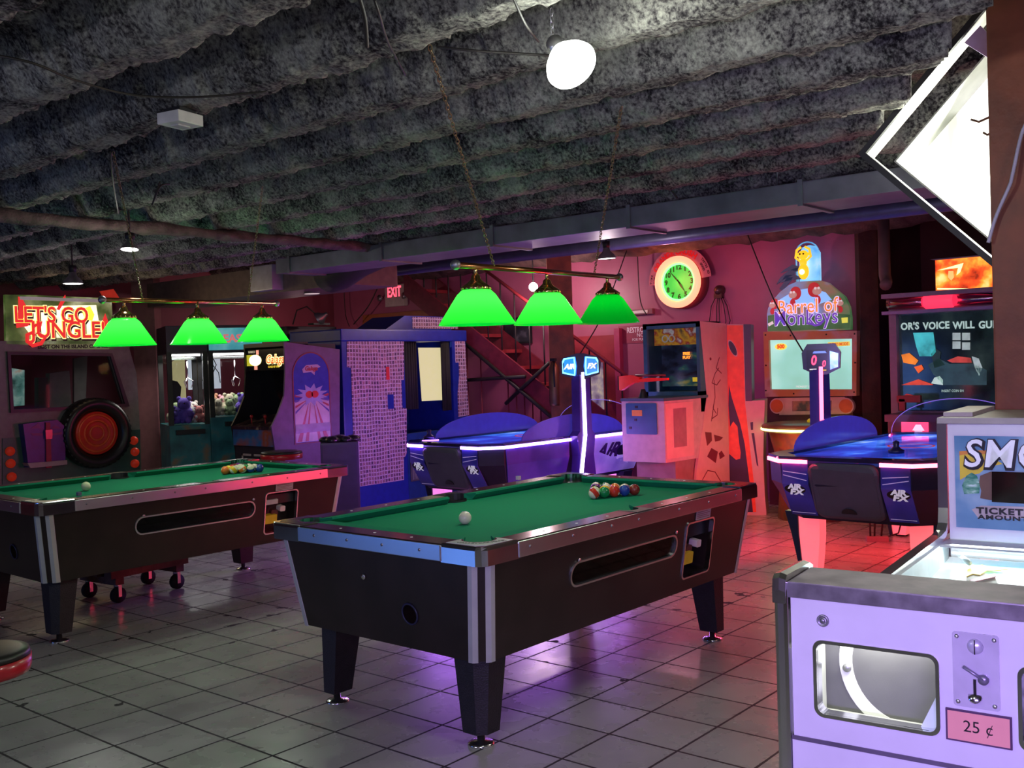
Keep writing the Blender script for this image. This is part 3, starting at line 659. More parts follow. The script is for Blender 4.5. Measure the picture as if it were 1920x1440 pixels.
def hang_lamp(centres, zs, label, dim, power, chain_to):
    a, b_ = Vector((*centres[0], zs[0])), Vector((*centres[-1], zs[-1])); d = (b_ - a); L_ = d.length; ux = d.normalized()
    t = thing('billiard_lamp', label, 'lamp', (a.x, a.y, a.z + .27))
    off = Vector((0, 0, .29))
    s0 = -ux * .16; s1 = d + ux * .16
    m = MB(); m.rod(s0, s1, .014, 14); m.done('bar', M('copper_brass', (.7, .3, .12), .2, 1.), t)
    for s_ in (s0, s1): m = MB(); m.ball(s_, .024, 14); m.done('finial', steel, t)
    for i, (c_, z) in enumerate(zip(centres, zs)):
        o = Vector((c_[0], c_[1], z)) - t.location
        top = .165
        m = MB(); m.sm = True
        prof = [(.062, top), (.0625, top), (.09, top * .84), (.178, .004), (.180, 0)]
        seg = 40; rs = []
        for r_, h_ in prof: rs.append([o + Vector((math.cos(2 * PI * k / seg) * r_, math.sin(2 * PI * k / seg) * r_, h_)) for k in range(seg)])
        m.rings(rs, cap=False); sh = m.done('glass_shade', glass_dim if i == dim else glass_on, t)
        m = MB(); m.lathe([(.064, top - .012), (.067, top + .002), (.064, top + .014), (.04, top + .03), (.024, top + .045), (.02, top + .062), (.012, top + .07)], o, (0, 0, 1), 28)
        for k in range(16): an = 2 * PI * k / 16; m.ball(o + Vector((.066 * math.cos(an), .066 * math.sin(an), top + .004)), .007, 6)
        m.done('brass_cap', brass, t)
        m = MB(); m.rod(o + Vector((0, 0, top + .06)), o + Vector((0, 0, .275)), .009); m.done('stem', brass, t)
        m = MB(); m.ball(o + Vector((0, 0, top - .045)), .03, 14); m.done('bulb', glow('warm_bulb' if i != dim else 'dim_bulb', (1, .95, .85), 6 if i != dim else 1), t)
        if True:
            l = light('billiard_bulb_light', 'POINT', o + t.location + Vector((0, 0, top - .085)), power * (.3 if i == dim else 1), (.9, 1, .82), .035)
    # chains
    for s_, tgt in zip((d * .12, d * .88), chain_to):
        m = MB(); p0 = s_; p1 = Vector(tgt) - t.location; n = int((p1 - p0).length / .028)
        if n > 70: n = 70
        axis = (p1 - p0).normalized(); u = axis.orthogonal().normalized(); v = axis.cross(u)
        for k in range(n):
            c_ = p0 + (p1 - p0) * (k + .5) / n; w_ = u if k % 2 else v; hl = (p1 - p0).length / n * .62
            m.tube([c_ + axis * hl * math.cos(2 * PI * q / 10) + w_ * .007 * math.sin(2 * PI * q / 10) for q in range(10)], .0018, 4, True)
        m.done('chain', M('old_brass_chain', (.25, .17, .09), .4, .8), t)
    return t
zs1 = [PD(895, 609, 4.70).z, PD(1028, 608, 5.28).z, PD(1141, 606, 5.85).z]
c1 = [tuple(PD(895, 608, 4.70))[:2], tuple(PD(1028, 608, 5.28))[:2], tuple(PD(1141, 606, 5.85))[:2]]
hang_lamp(c1, zs1, 'three-shade green glass billiard lamp over the nearer pool table, its right shade dimmer', 2, 9, [PZ(805, 85, 2.47), PZ(1165, 200, 2.47)])
c2 = [tuple(PD(235, 648, 6.05))[:2], tuple(PD(373, 645, 6.6))[:2], tuple(PD(494, 640, 7.2))[:2]]
zs2 = [PD(235, 648, 6.05).z, PD(373, 645, 6.6).z, PD(494, 640, 7.2).z]
hang_lamp(c2, zs2, 'three-shade green glass billiard lamp over the further pool table at the left', -1, 9, [PZ(212, 285, 2.47), PZ(492, 350, 2.47)])
# ================================================================== MACHINES
class Loc:
    """local frame of a machine: x right, y depth, z up; q() reads a photo point on the plane y"""
    def __init__(s, o, rz):
        s.o = Vector((o[0], o[1], 0)); s.rz = rz; a = R(rz); s.ex = Vector((math.cos(a), math.sin(a), 0)); s.ey = Vector((-math.sin(a), math.cos(a), 0))
    def q(s, px, py, y=0.):
        d = Vector(_ray(px, py)); p0 = s.o + s.ey * y; c = Vector((0, 0, HC)); t = (p0 - c).dot(s.ey) / d.dot(s.ey); p = c + d * t
        return ((p - s.o).dot(s.ex), p.z)
    def qx(s, px, py, x=0.):
        """photo point on the side plane x: gives (y, z)"""
        d = Vector(_ray(px, py)); p0 = s.o + s.ex * x; c = Vector((0, 0, HC)); t = (p0 - c).dot(s.ex) / d.dot(s.ex); p = c + d * t
        return ((p - s.o).dot(s.ey), p.z)
    def P(s, pts, y=0.): return [s.q(a, b, y) for a, b in pts]
    def S(s, pts, x=0.): return [s.qx(a, b, x) for a, b in pts]
SIDE_L = lambda x: ((x, 0, 0), (0, 1, 0), (0, 0, 1), (-1, 0, 0))   # (y,z) outlines on a face that looks to local -x
SIDE_R = lambda x: ((x, 0, 0), (0, 1, 0), (0, 0, 1), (1, 0, 0))
def slab(pts, fr, d0, d1, name, mat, par, **k): m = MB(); m.prism(pts, fr, d0, d1); return m.done(name, mat, par, **k)
def quad(x0, x1, z0, z1): return [(x0, z0), (x1, z0), (x1, z1), (x0, z1)]
def ring_of(pts, inset):
    """crude inward offset of a convex outline"""
    cx = sum(p[0] for p in pts) / len(pts); cz = sum(p[1] for p in pts) / len(pts); out = []
    for x, z in pts:
        d = math.hypot(x - cx, z - cz); out.append((x + (cx - x) / d * inset * 1.3, z + (cz - z) / d * inset * 1.3))
    return out
# ------------------------------------------------------------------ air hockey
navy = M('navy_laminate', (.012, .02, .10), .35, var=.2)
navyd = M('dark_navy', (.008, .01, .035), .4, var=.2)
def hockey(o, rz, s, col, hot, label, legcol, inner):
    t = thing('air_hockey_table', label, 'air hockey table', o, rz, 'air hockey tables'); W = .58; L = 2.32; zt = .80; led = glow('led_' + col, hot, 11.)
    f = ((0, 0, 0), (1, 0, 0), (0, 1, 0), (0, 0, 1))
    def oct_(w, y0, y1, c): return [(-w + c, y0), (w - c, y0), (w, y0 + c), (w, y1 - c), (w - c, y1), (-w + c, y1), (-w, y1 - c), (-w, y0 + c)]
    def R3(p, z): return [(x, y, z) for x, y in p]
    m = MB(); m.rings([R3(oct_(W - .10, .16, L - .16, .13), .38), R3(oct_(W - .01, .015, L - .015, .15), .62), R3(oct_(W - .005, .01, L - .01, .15), .755)]); m.done('body', navyd, t)
    m = MB(); m.plate(oct_(W, 0, L, .15), [oct_(W - .10, .10, L - .10, .12)[::-1]], f, .775, zt); m.done('rim', M('rim_gloss', (.02, .02, .06), .12, coat=.6), t)
    ice = ramp_mat('air_table_top', [(.3, (.01, .015, .16)), (.5, (.02, .05, .5)), (.6, (.05, .2, .9)), (.72, (.5, .7, 1))], 3.2, .08, .9, stretch=(1, .5, 1), detail=3)
    m = MB(); m.prism(oct_(W - .10, .10, L - .10, .12), f, .77, .782); pf = m.done('playfield', ice, t)
    m = MB(); m.plate(arc(0, L * .5, .16, 0, 345, 23), [arc(0, L * .5, .145, 0, 345, 23)], f, .781, .784); m.done('centre_circle', M('red_print', (.7, .05, .04), .3, emit=(1, .1, .05), es=.3), pf)
    # LED lines: two halves wrapped round the near end, along the sides
    zs = .768
    for sd in (-1, 1):
        pts = [(sd * .235, -.004, zs), (sd * (W - .15), -.004, zs), (sd * (W + .004), .15, zs), (sd * (W + .004), L - .15, zs)]
        m = MB()
        for a, b in zip(pts, pts[1:]):
            a, b = Vector(a), Vector(b); n_ = (b - a).cross(Vector((0, 0, 1))).normalized() * .006; h_ = Vector((0, 0, .012))
            m.hexa([a - n_ - h_, b - n_ - h_, b + n_ - h_, a + n_ - h_, a - n_ + h_, b - n_ + h_, b + n_ + h_, a + n_ + h_])
        m.done('led_strip', led, t)
    # near end: grey hatch and printed panels
    n_end = ((0, .006, 0), (1, 0, 0), (0, .0 - .0, 1), (0, -1, 0))
    def endq(x, z):   # point on the sloping near face
        y = .01 + (.62 - z) / .24 * .145 if z < .62 else .01
        return y
    zc = .40
    m = MB()
    outl = rrect(-.225, .225, zc, .765, .06)
    m.rings([[(x, endq(x, z) - d, z) for x, z in (outl if k < 2 else rrect(-.21, .21, zc + .015, .75, .05))] for k, d in enumerate((-.02, .028, .036))])
    hatch = m.done('end_hatch', M('grey_hatch', (.075, .07, .10), .55, var=.1), t)
    m = MB(); m.rings([[(x, endq(x, z) - d, z) for x, z in arc(0, .44, .05, 0, 180, 10, .035)] for d in (.02, .038)]); m.done('puck_return', blackm, hatch)
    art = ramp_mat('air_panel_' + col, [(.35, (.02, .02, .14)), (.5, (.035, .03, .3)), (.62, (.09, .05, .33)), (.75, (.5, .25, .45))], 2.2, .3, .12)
    for sd in (-1, 1):
        x0, x1 = sorted((sd * .235, sd * (W - .165)))
        m = MB(); rs = []
        for x, z in ((x0, .405), (x1, .405), (x1, .62), (x1, .755), (x0, .755), (x0, .62)): rs.append((x, z))
        m.rings([[(x, endq(x, z) - d, z) for x, z in rs] for d in (-.003, .003)]); pn = m.done('printed_panel', art, t)
        xc = sd * .335; sl_ = -.145 / .24; vv = Vector((0, sl_, 1)).normalized(); nn = Vector((0, -1, sl_)).normalized() if True else None
        fo = Vector((xc, endq(0, .585) - .006, .585)); nn = Vector((1, 0, 0)).cross(vv)
        if nn.y > 0: nn = -nn
        vv2 = vv; fr = (fo, Vector((1, 0, 0)), vv2, nn)
        m = MB(); m.prism(arc(0, 0, .072, 0, 345, 23, .036), fr, -.002, .001); m.done('logo_oval', black, pn)
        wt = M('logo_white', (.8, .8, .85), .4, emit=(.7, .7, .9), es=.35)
        text('logo_lettering', 'AIR', .055, (fo + nn * .0015 + vv2 * .022, fr[1], vv2, nn), wt, pn, .0008, off=.003, shear=.3, sx=1.05)
        text('logo_lettering', 'FX', .06, (fo + nn * .0015 - vv2 * .022, fr[1], vv2, nn), wt, pn, .0008, off=.003, shear=.3, sx=1.25)
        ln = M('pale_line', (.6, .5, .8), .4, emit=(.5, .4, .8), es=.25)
        for (za, zb_) in ((.70, .685), (.675, .645), (.42, .42)):
            m = MB(); m.rings([[(x, endq(0, z) - .004 - d, z + h) for x, z, h in ((x0 + .01, za if sd < 0 else zb_, 0), (x1 - .01, zb_ if sd < 0 else za, 0), (x1 - .01, zb_ if sd < 0 else za, .005), (x0 + .01, za if sd < 0 else zb_, .005))] for d in (0, .001)]); m.done('printed_line', ln, pn)
    # long sides
    for sd in (-1, 1):
        sx_ = W - .012
        side = [(.18, .755), (L - .18, .755), (L - .22, .40), (.26, .40)]
        sp_ = Vector((0, 0, 0))
        m = MB(); 
        def sxz(z): return sd * (W - .004 - (.62 - z) / .24 * .09 if z < .62 else W - .002)
        pts = [(.18, .755), (1.0, .755), (1.0, .62), (1.02, .41), (.28, .41), (.19, .62)]
        m.rings([[(sxz(z) + sd * d, y, z) for y, z in pts] for d in (-.004, .003)])
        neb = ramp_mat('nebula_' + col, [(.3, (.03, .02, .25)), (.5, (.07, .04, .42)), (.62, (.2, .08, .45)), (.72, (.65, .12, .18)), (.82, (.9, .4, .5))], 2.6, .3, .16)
        m.done('side_panel', neb, t)
        pts = [(1.30, .755), (L - .18, .755), (L - .2, .62), (L - .25, .41), (1.28, .41), (1.30, .62)]
        m = MB(); m.rings([[(sxz(z) + sd * d, y, z) for y, z in pts] for d in (-.004, .003)])
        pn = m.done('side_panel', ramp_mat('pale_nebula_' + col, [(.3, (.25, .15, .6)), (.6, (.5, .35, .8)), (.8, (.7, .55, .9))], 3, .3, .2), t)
        if sd == 1:
            g = .09 / .24; vv = Vector((g, 0, 1)).normalized(); uu = Vector((0, 1, 0)); nn = uu.cross(vv)
            text('side_lettering', 'AIR', .20, (Vector((sxz(.60) + .006, 1.56, .62)), uu, vv, nn), M('deep_purple_print', (.05, .01, .1), .4), pn, .001, off=.007, shear=.35, sx=1.1)
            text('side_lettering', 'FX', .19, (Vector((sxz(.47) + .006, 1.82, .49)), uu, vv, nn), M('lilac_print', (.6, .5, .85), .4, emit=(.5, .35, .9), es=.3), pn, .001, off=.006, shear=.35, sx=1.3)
    # legs: dark outer shell with lit inner panels
    lg = M('lit_leg_' + col, (.9, .5, .6), .35, emit=legcol, es=.95, var=.03)
    for x in (-.37, .37):
        for y in (.34, L - .40):
            sg = 1 if x > 0 else -1
            m = MB(); m.rings([[(x + a * .5, y + b, z) for a, b in ((-wd, -.05), (wd, -.05), (wd, .05), (-wd, .05))] for z, wd in ((.015, .10), (.12, .125), (.25, .145), (.40, .15))]); l_ = m.done('leg', lg, t)
            m = MB(); m.rings([[(x + sg * (ww + .0) + a, y + b, z) for a, b in ((0, -.06), (sg * th, -.06), (sg * th, .08), (0, .08))] for z, ww, th in ((.0, .05, .02), (.25, .074, .05), (.40, .078, .09))]); m.done('leg_shell', navyd, l_)
            m = MB(); m.cyl((x, y, 0), (0, 0, 1), .045, .016, 16); m.done('foot', rubber, l_)
    # shields: low blue humps at mid sides, clear arch at far end
    blue_s = M('blue_acrylic', (.05, .04, .42), .12, emit=(.08, .05, .5), es=.35, spec=.7)
    for sd in (-1, 1):
        slab([(.42, zt)] + arc(1.15, zt, .72, 180, 0, 20, .19) + [(1.87, zt)], SIDE_R(sd * (W - .05)), -.006, .006, 'side_shield', blue_s, t)
    m = MB(); m.prism(arc(0, zt, W - .05, 180, 0, 24, .27), ((0, L - .14, 0), (1, 0, 0), (0, 0, 1), (0, -1, 0)), -.004, .004); ar = m.done('end_arch', clear('clear_acrylic', (.88, .88, .98), .15), t)
    m = MB(); m.tube([(x, L - .14, z) for x, z in arc(0, zt, W - .05, 180, 0, 24, .27)], .0035, 6); m.done('edge_line', M('violet_edge', (.3, .2, .7), .3, emit=(.35, .2, .9), es=.5), ar)
    # overhead tower at mid side
    x0 = s * (W + (.035 if s > 0 else .085)); yt = 1.15
    m = MB(); m.rings([[(x0 + a, yt + b * wd, z) for a, b in ((-.045, -1), (.045, -1), (.045, 1), (-.045, 1))] for z, wd in ((.39, .13), (.62, .10), (.80, .13), (.84, .085), (1.34, .075))]); tw = m.done('tower', M('violet_blue_plastic', (.06, .035, .3), .25, coat=.4), t)
    # light line down the tower on the outward and near faces
    xs_ = s * .047
    m = MB()
    if s > 0: path = [(x0 + xs_, yt - .075 + .05, 1.36), (x0 + xs_, yt - .02, .80), (x0 + xs_, yt - .10, .42)]
    else: path = [(x0 + .05, yt - .078, 1.36), (x0 + .05, yt - .088, .86)]
    for a, b in zip(path, path[1:]):
        a, b = Vector(a), Vector(b); wv = Vector((0, .021, 0)) if s > 0 else Vector((.014, 0, 0)); nv = Vector((s * .006, 0, 0)) if s > 0 else Vector((0, -.006, 0))
        m.hexa([b - wv, b + wv, b + wv + nv, b - wv + nv, a - wv, a + wv, a + wv + nv, a - wv + nv])
    m.done('light_line', glow('line_' + col, tuple(.5 + .5 * c for c in hot) if s > 0 else hot, 7.), tw)
    # head with two angled faces
    zh_ = 1.415; hy = .19; hx = .06; out = s
    for k, dirn in enumerate((-1, 1)):
        # each face: hexagon, angled 25 degrees towards its end of the table
        a_ = R(28); ux = Vector((0 if False else out * math.sin(a_) * dirn * -1, math.cos(a_) * dirn * dirn, 0))
        ux = Vector((-out * math.sin(a_) * dirn, math.cos(a_), 0)).normalized()
    if s > 0:
        n0 = Vector((1, 0, 0))
        hd = MB(); hexo = [(-.17, -.075), (-.04, -.115), (.04, -.115), (.17, -.075), (.185, .03), (.16, .08), (.03, .115), (-.03, .115), (-.16, .08), (-.185, .03)]
        nc = Vector((.62, -.78, 0)).normalized(); uc = Vector((.78, .62, 0)).normalized(); hc = Vector((x0, yt, zh_))
        hd.prism(hexo, (hc, uc, (0, 0, 1), nc), -.09, .045); hd_ = hd.done('scoreboard', navyd, t)
        bl = glow('logo_blue', (.02, .22, 1.), 1.5); rimb = glow('logo_rim', (.15, .6, 1.), 3.)
        for dirn, word in ((-1, 'AIR'), (1, 'FX')):
            uu = (uc - nc * .28 * dirn).normalized(); vv = Vector((0, 0, 1)); nn = uu.cross(vv); fo = hc + nc * .055 + uc * (dirn * .095)
            sh_ = [(-.065, -.06), (.05, -.085), (.06, 0), (.05, .085), (-.05, .075), (-.075, .03)]
            if dirn > 0: sh_ = [(-x, z) for x, z in sh_][::-1]
            m = MB(); m.prism(sh_, (fo, uu, vv, nn), -.03, .004); pn = m.done('lit_face', bl, hd_)
            ins = ring_of(sh_, .012); m = MB(); m.plate(sh_, [ins[::-1]], (fo, uu, vv, nn), .004, .008); m.done('lit_edge', rimb, pn)
            text('logo_lettering', word, .062, (fo + nn * .006 - vv * .002, uu, vv, nn), glow('logo_text', (1, .93, .75), 1.3), pn, .001, off=.003, shear=.3)
    else:
        # seen from the inner side: score digits on the face turned to the near end
        hd = MB(); hexo = [(-.16, -.07), (-.05, -.115), (.05, -.115), (.16, -.07), (.17, .05), (.12, .115), (-.12, .115), (-.17, .05)]
        uu = Vector((.93, .37, 0)).normalized(); vv = Vector((0, 0, 1)); nn = uu.cross(vv)
        fo = Vector((x0 + .02, yt, zh_))
        hd.prism([(a * .82, b) for a, b in hexo], (fo, uu, vv, nn), -.10, .05); hd_ = hd.done('scoreboard', M('score_case', (.02, .02, .08), .2, coat=.3), t)
        m = MB(); m.prism([(-.105, -.085), (.045, -.095), (.045, .08), (-.105, .07)], (fo, uu, vv, nn), .05, .054); sf = m.done('score_face', M('score_face', (.01, .012, .04), .15), hd_)
        rd = glow('score_red', (1, .04, .1), 4.)
        text('score_digit', '0', .10, (fo + uu * -.055 + vv * -.01 + nn * .056, uu, vv, nn), rd, sf, .0008, shear=.15, off=.002, sx=.8)
        text('score_digit', '0', .065, (fo + uu * .018 + vv * -.035 + nn * .056, uu, vv, nn), rd, sf, .0008, shear=.15, off=.001, sx=.8)
        m = MB(); m.prism(quad(-.085, -.035, -.078, -.07), (fo, uu, vv, nn), .054, .056); m.done('white_bar', glow('bar_white', (.8, .8, .8), 1.), sf)
        m = MB(); m.prism(quad(.0, .035, -.085, -.078), (fo, uu, vv, nn), .054, .056); m.done('yellow_bar', glow('bar_yellow', (.8, .6, .05), 1.), sf)
        m = MB(); m.prism([(-.06, .045), (.04, .045), (.03, .06), (-.05, .06)], (fo, uu, vv, nn), .054, .056); m.done('blue_led_patch', glow('led_patch_blue', (.2, .3, 1), 1.2), sf)
        m = MB(); m.prism([(.062, -.08), (.118, -.06), (.122, .04), (.062, .06)], (fo, uu, vv, nn), .05, .054); m.done('lit_window', ramp_mat('blue_window', [(.3, (.05, .2, 1)), (.6, (.5, .7, 1)), (.8, (.9, .95, 1))], 14, .2, 1.6), hd_)
    # mallet
    mx, my = inner
    m = MB(); m.lathe([(.05, .0), (.052, .02), (.03, .03), (.018, .045), (.022, .075), (.0, .085)], (0, 0, 0), (0, 0, 1), 20)
    a = Loc(o, rz); p = a.o + a.ex * mx + a.ey * my
    ml = m.done('air_hockey_mallet', M('mallet_blue', (.02, .02, .09), .3)); ml.location = (p.x, p.y, .8 if abs(my) < .1 or abs(mx) > .5 else .782)
    tag(ml, 'dark blue mallet lying on the ' + ('red' if col == 'red' else 'violet') + '-lit air hockey table', 'mallet', 'air hockey mallets')
    return t
HA = hockey((6.22, 6.03, 0), -92.5, 1, 'violet', (.55, .28, 1.), 'air hockey table edged in violet-white light beside the photo booth', (1, .25, .85), (-.53, .35))
HB = hockey((6.15, 2.50, 0), -91.5, -1, 'red', (1., .08, .14), 'air hockey table edged in red light with a lit scoreboard reading 0 0', (1, .12, .14), (.1, .62))
def along(o, rz, x, y, z): a = Loc(o, rz); p = a.o + a.ex * x + a.ey * y; return (p.x, p.y, z)
# the tubes inside the tables also light the floor and their surroundings
oa, ob = ((6.22, 6.03, 0), -92.5), ((6.15, 2.50, 0), -91.5)
light('underglow_violet', 'AREA', along(*oa, 0, 1.1, .36), 34, (.42, .12, 1), (.7, 1.7), along(*oa, 0, 1.1, 0))
light('strip_violet', 'AREA', along(*oa, .66, 1.0, .77), 13, (.45, .15, 1), (1.9, .04), along(*oa, 2, 1.0, .5))
light('strip_violet', 'AREA', along(*oa, 0, -.06, .77), 16, (.45, .15, 1), (1., .04), along(*oa, -.4, -2, .7))
light('strip_violet', 'AREA', along(*oa, -.66, .9, .77), 9, (.5, .18, 1), (1.6, .04), along(*oa, -2, .4, .9))
light('underglow_red', 'AREA', along(*ob, 0, 1.1, .36), 14, (1, .04, .05), (.7, 1.7), along(*ob, 0, 1.1, 0))
light('strip_red', 'AREA', along(*ob, -.68, 1.1, .77), 48, (1, .03, .06), (2.0, .04), along(*ob, -2, 1.4, .55))
light('strip_red', 'AREA', along(*ob, .68, 1.1, .77), 30, (1, .05, .09), (2.0, .04), along(*ob, 2, 1.2, .2))
light('strip_red', 'AREA', along(*ob, 0, -.06, .77), 12, (1, .04, .1), (1., .04), along(*ob, -.4, -2, .5))
# ------------------------------------------------------------------ shooting cabinet (faces the viewer's side) and its neighbour
shw = M('off_white_side', (.62, .45, .43), .45, var=.06)
teal = M('teal_laminate', (.03, .13, .2), .4, var=.15)
A1 = Loc((7.35, 4.76), -90)
t = thing('arcade_cabinet', 'blue framed shooting arcade cabinet with a mounted rifle and white side panels lit red', 'arcade machine', (7.35, 4.76, 0), -90)
xr = .28; xl = -.30
side = A1.S([(1312, 602), (1361, 607), (1364, 742), (1369, 965), (1300, 965), (1306, 880), (1325, 742)], xr)
side = [(y, max(z, 0.0)) for y, z in side]
sp_ = slab(side, SIDE_R(xr), -.02, .004, 'side_panel', shw, t)
slab(side, SIDE_L(xl), -.02, .004, 'side_panel', M('blue_side', (.04, .1, .2), .4), t)
# worn line art on the side
la = M('wine_print', (.16, .02, .05), .5)
def sline(pts, w_=.008):
    q = A1.S(pts, xr); m = MB()
    for a, b in zip(q, q[1:]):
        d = Vector((b[0] - a[0], b[1] - a[1])); n_ = Vector((-d.y, d.x)).normalized() * w_ / 2
        m.prism([(a[0] + n_.x, a[1] + n_.y), (b[0] + n_.x, b[1] + n_.y), (b[0] - n_.x, b[1] - n_.y), (a[0] - n_.x, a[1] - n_.y)], SIDE_R(xr), .004, .006)
    return m.done('printed_art', la, sp_)
for pl in ([(1347, 690), (1340, 700), (1334, 718), (1343, 722), (1350, 712)], [(1338, 712), (1340, 745), (1336, 765), (1342, 775)], [(1336, 770), (1334, 785), (1344, 778), (1345, 765)], [(1338, 755), (1333, 790)], [(1316, 900), (1326, 882), (1340, 885), (1352, 905)], [(1348, 670), (1342, 690), (1352, 700)]): sline(pl)
for pl in ([(1321, 810), (1333, 811), (1334, 826), (1325, 836)], [(1333, 840), (1345, 847), (1341, 868), (1325, 856)], [(1352, 845), (1358, 855), (1349, 861), (1347, 850)], [(1338, 815), (1355, 820), (1349, 826), (1340, 828)]):
    slab(A1.S(pl, xr), SIDE_R(xr), .004, .006, 'printed_emblem', la, sp_)
slab(arc(*A1.qx(1331, 673, xr), .012, 0, 330, 11), SIDE_R(xr), .004, .01, 'side_bolt', la, sp_)
yb_, ytop = side[0][0], side[0][1]
# monitor hood and glass
zb_ = 1.10
m = MB(); m.box(xl, xr, yb_ + .35, yb_ + .38, .0, ytop).box(xl, xr, yb_ - .02, yb_ + .36, ytop - .02, ytop).box(xl, xl + .04, yb_ - .02, yb_ + .35, zb_, ytop).box(xr - .03, xr, yb_ - .02, yb_ + .35, zb_, ytop).box(xl, xr, yb_ - .02, yb_ + .02, ytop - .05, ytop).box(xl, xr, yb_ - .02, yb_ + .35, zb_ - .12, zb_ + .06); m.done('monitor_hood', teal, t)
w_, h_ = xr - xl - .09, ytop - zb_ - .14
zc_ = (ytop + zb_) / 2 + .01
scr = slab(quad(-w_ / 2 - .01, w_ / 2 - .01, zb_ + .10, ytop - .17), FRONT(yb_ + .22), -.01, 0, 'screen', ramp_mat('rally_screen', [(.35, (.004, .005, .01)), (.52, (.015, .02, .045)), (.62, (.02, .07, .06)), (.72, (.25, .2, .03)), (.8, (.02, .03, .08))], 4.5, .15, .7, stretch=(1, 1, 2)), t)
slab(quad(-w_ / 2 - .01, w_ / 2 - .01, ytop - .2, ytop - .05), FRONT(yb_ + .10), -.01, 0, 'inner_marquee', ramp_mat('racing_marquee', [(.3, (.02, .02, .03)), (.46, (.5, .25, .02)), (.56, (.25, .02, .02)), (.66, (.45, .42, .4)), (.76, (.03, .05, .1))], 9, .3, .45), t)
m = MB()
for dx in (-.14, -.07): m.plate(arc(dx, ytop - .14, .034, 0, 345, 23), [arc(dx, ytop - .14, .024, 0, 345, 23)[::-1]], FRONT(yb_ + .10), .0, .003)
m.done('white_emblems', M('dim_white', (.4, .4, .4), .4, emit=(.5, .5, .5), es=.25), t)
text('lit_lettering', 'FREE\nPLAY', .035, ((.02, yb_ + .20, zc_ + .03), *FRONT()[1:]), glow('amber', (1, .2, .02), 3), t, .001, off=.002)
slab(quad(-w_ / 2 + .32, w_ / 2 - .05, zb_ + .14, zb_ + .18), FRONT(yb_ + .205), 0, .002, 'yellow_patch', glow('patch_yellow', (.8, .5, .03), .8), t)
slab(quad(-w_ / 2 - .02, w_ / 2, zb_ + .06, ytop - .04), FRONT(yb_ + .005), -.004, 0, 'front_glass', clear('cabinet_glass', (.85, .88, .9), .2), t)
# console
c0 = A1.q(1165, 748, 0); c1 = A1.q(1245, 752, 0); cz = 1.10; cb = .58
con = [(c0[0], 0), (c1[0], 0), (xr - .0, .42), (xr - .0, yb_ + .1), (c0[0], yb_ + .1)]
m = MB(); m.rings([[(x, y, z) for x, y in con] for z in (cb, cz)]); m.done('console', M('grey_white_console', (.5, .46, .45), .5), t)
m = MB(); m.rings([[(x * 1.02, y - .01 if y < .01 else y, z) for x, y in con] for z in (cz, cz + .025)]); m.done('console_top', M('slate_blue_top', (.06, .13, .18), .4), t)
bz_ = [(c0[0] + .06, .12), (c1[0] + .02, .12), (xr - .03, .5), (xr - .03, yb_ + .1), (c0[0] + .06, yb_ + .1)]
m = MB(); m.rings([[(x, y, z) for x, y in bz_] for z in (0, cb)]); m.done('plinth', M('dusty_plinth', (.28, .2, .2), .6), t)
dq_ = A1.q; a = A1.q(1174, 756, 0); b = A1.q(1233, 815, 0)
cd_ = slab(rrect(a[0], b[0], b[1], a[1], .01), FRONT(), 0, .008, 'coin_door', M('blue_coin_door', (.02, .13, .24), .35), t)
a = A1.q(1186, 769, 0); b = A1.q(1205, 780, 0); slab(quad(a[0], b[0], b[1], a[1]), FRONT(), .008, .011, 'price_sticker', M('orange_sticker', (.6, .25, .03), .5, emit=(.6, .25, .03), es=.1), cd_)
for px, py in ((1194, 763), (1193, 787), (1183, 802)): c_ = A1.q(px, py, 0); slab(quad(c_[0] - .012, c_[0] + .012, c_[1] - .01, c_[1] + .01), FRONT(), .008, .013, 'coin_slot', blackm, cd_)
# angled right console face: lighter lit panel
P0, P1 = Vector((con[1][0], con[1][1], 0)), Vector((con[2][0], con[2][1], 0)); uu = (P1 - P0).normalized(); nn = uu.cross(Vector((0, 0, 1)))
L_ = (P1 - P0).length
slab(quad(.01, L_ - .01, cb + .03, cz - .02), (P0, uu, Vector((0, 0, 1)), nn), 0, .006, 'angled_panel', shw, t)
slab(quad(.12, L_ - .12, .70, cz - .07), (P0, uu, Vector((0, 0, 1)), nn), .006, .010, 'service_hatch', M('mauve_hatch', (.3, .16, .22), .5), t)
# rifle
r0 = PD(1163, 712, 9.0); r1 = PD(1252, 706, 8.6)
t = thing('toy_rifle', 'red toy rifle with a wide stock mounted above the shooting cabinet console', 'toy gun', r0)
red = M('red_gun_plastic', (.75, .02, .015), .35, emit=(.8, .02, .01), es=.06)
ux = (r1 - r0).normalized(); n_ = ux.cross(Vector((0, 0, 1))).normalized(); vz = Vector((0, 0, 1)); fr = (Vector((0, 0, 0)), ux, vz, n_); g = (r1 - r0).length
slab([(0, -.09), (.025, -.095), (.17, -.03), (.20, -.035), (.23, -.02), (.24, .01), (.2, .02), (.13, .035), (.0, .03)], fr, -.02, .02, 'stock', red, t)
slab([(.2, -.01), (g * .62, .0), (g, -.012), (g, -.03), (g * .6, -.035), (.24, -.03)], fr, -.018, .018, 'receiver', red, t)
m = MB(); m.rod(ux * .18 + vz * .028, ux * (g * .95) + vz * .012, .01); m.done('barrel', M('dark_red_plastic', (.15, .01, .02), .4), t)
m = MB(); m.lathe([(.07, 0), (.07, .09), (.05, .14), (.03, .19), (.02, .23)], ux * .26 + Vector((0, 0, -.325 + .0)), (0, 0, 1), 18); m.done('swivel_mount', blackm, t)
slab([(-.012, -.092), (0, -.092), (0, .032), (-.012, .032)], fr, -.022, .022, 'butt_pad', rubber, t)
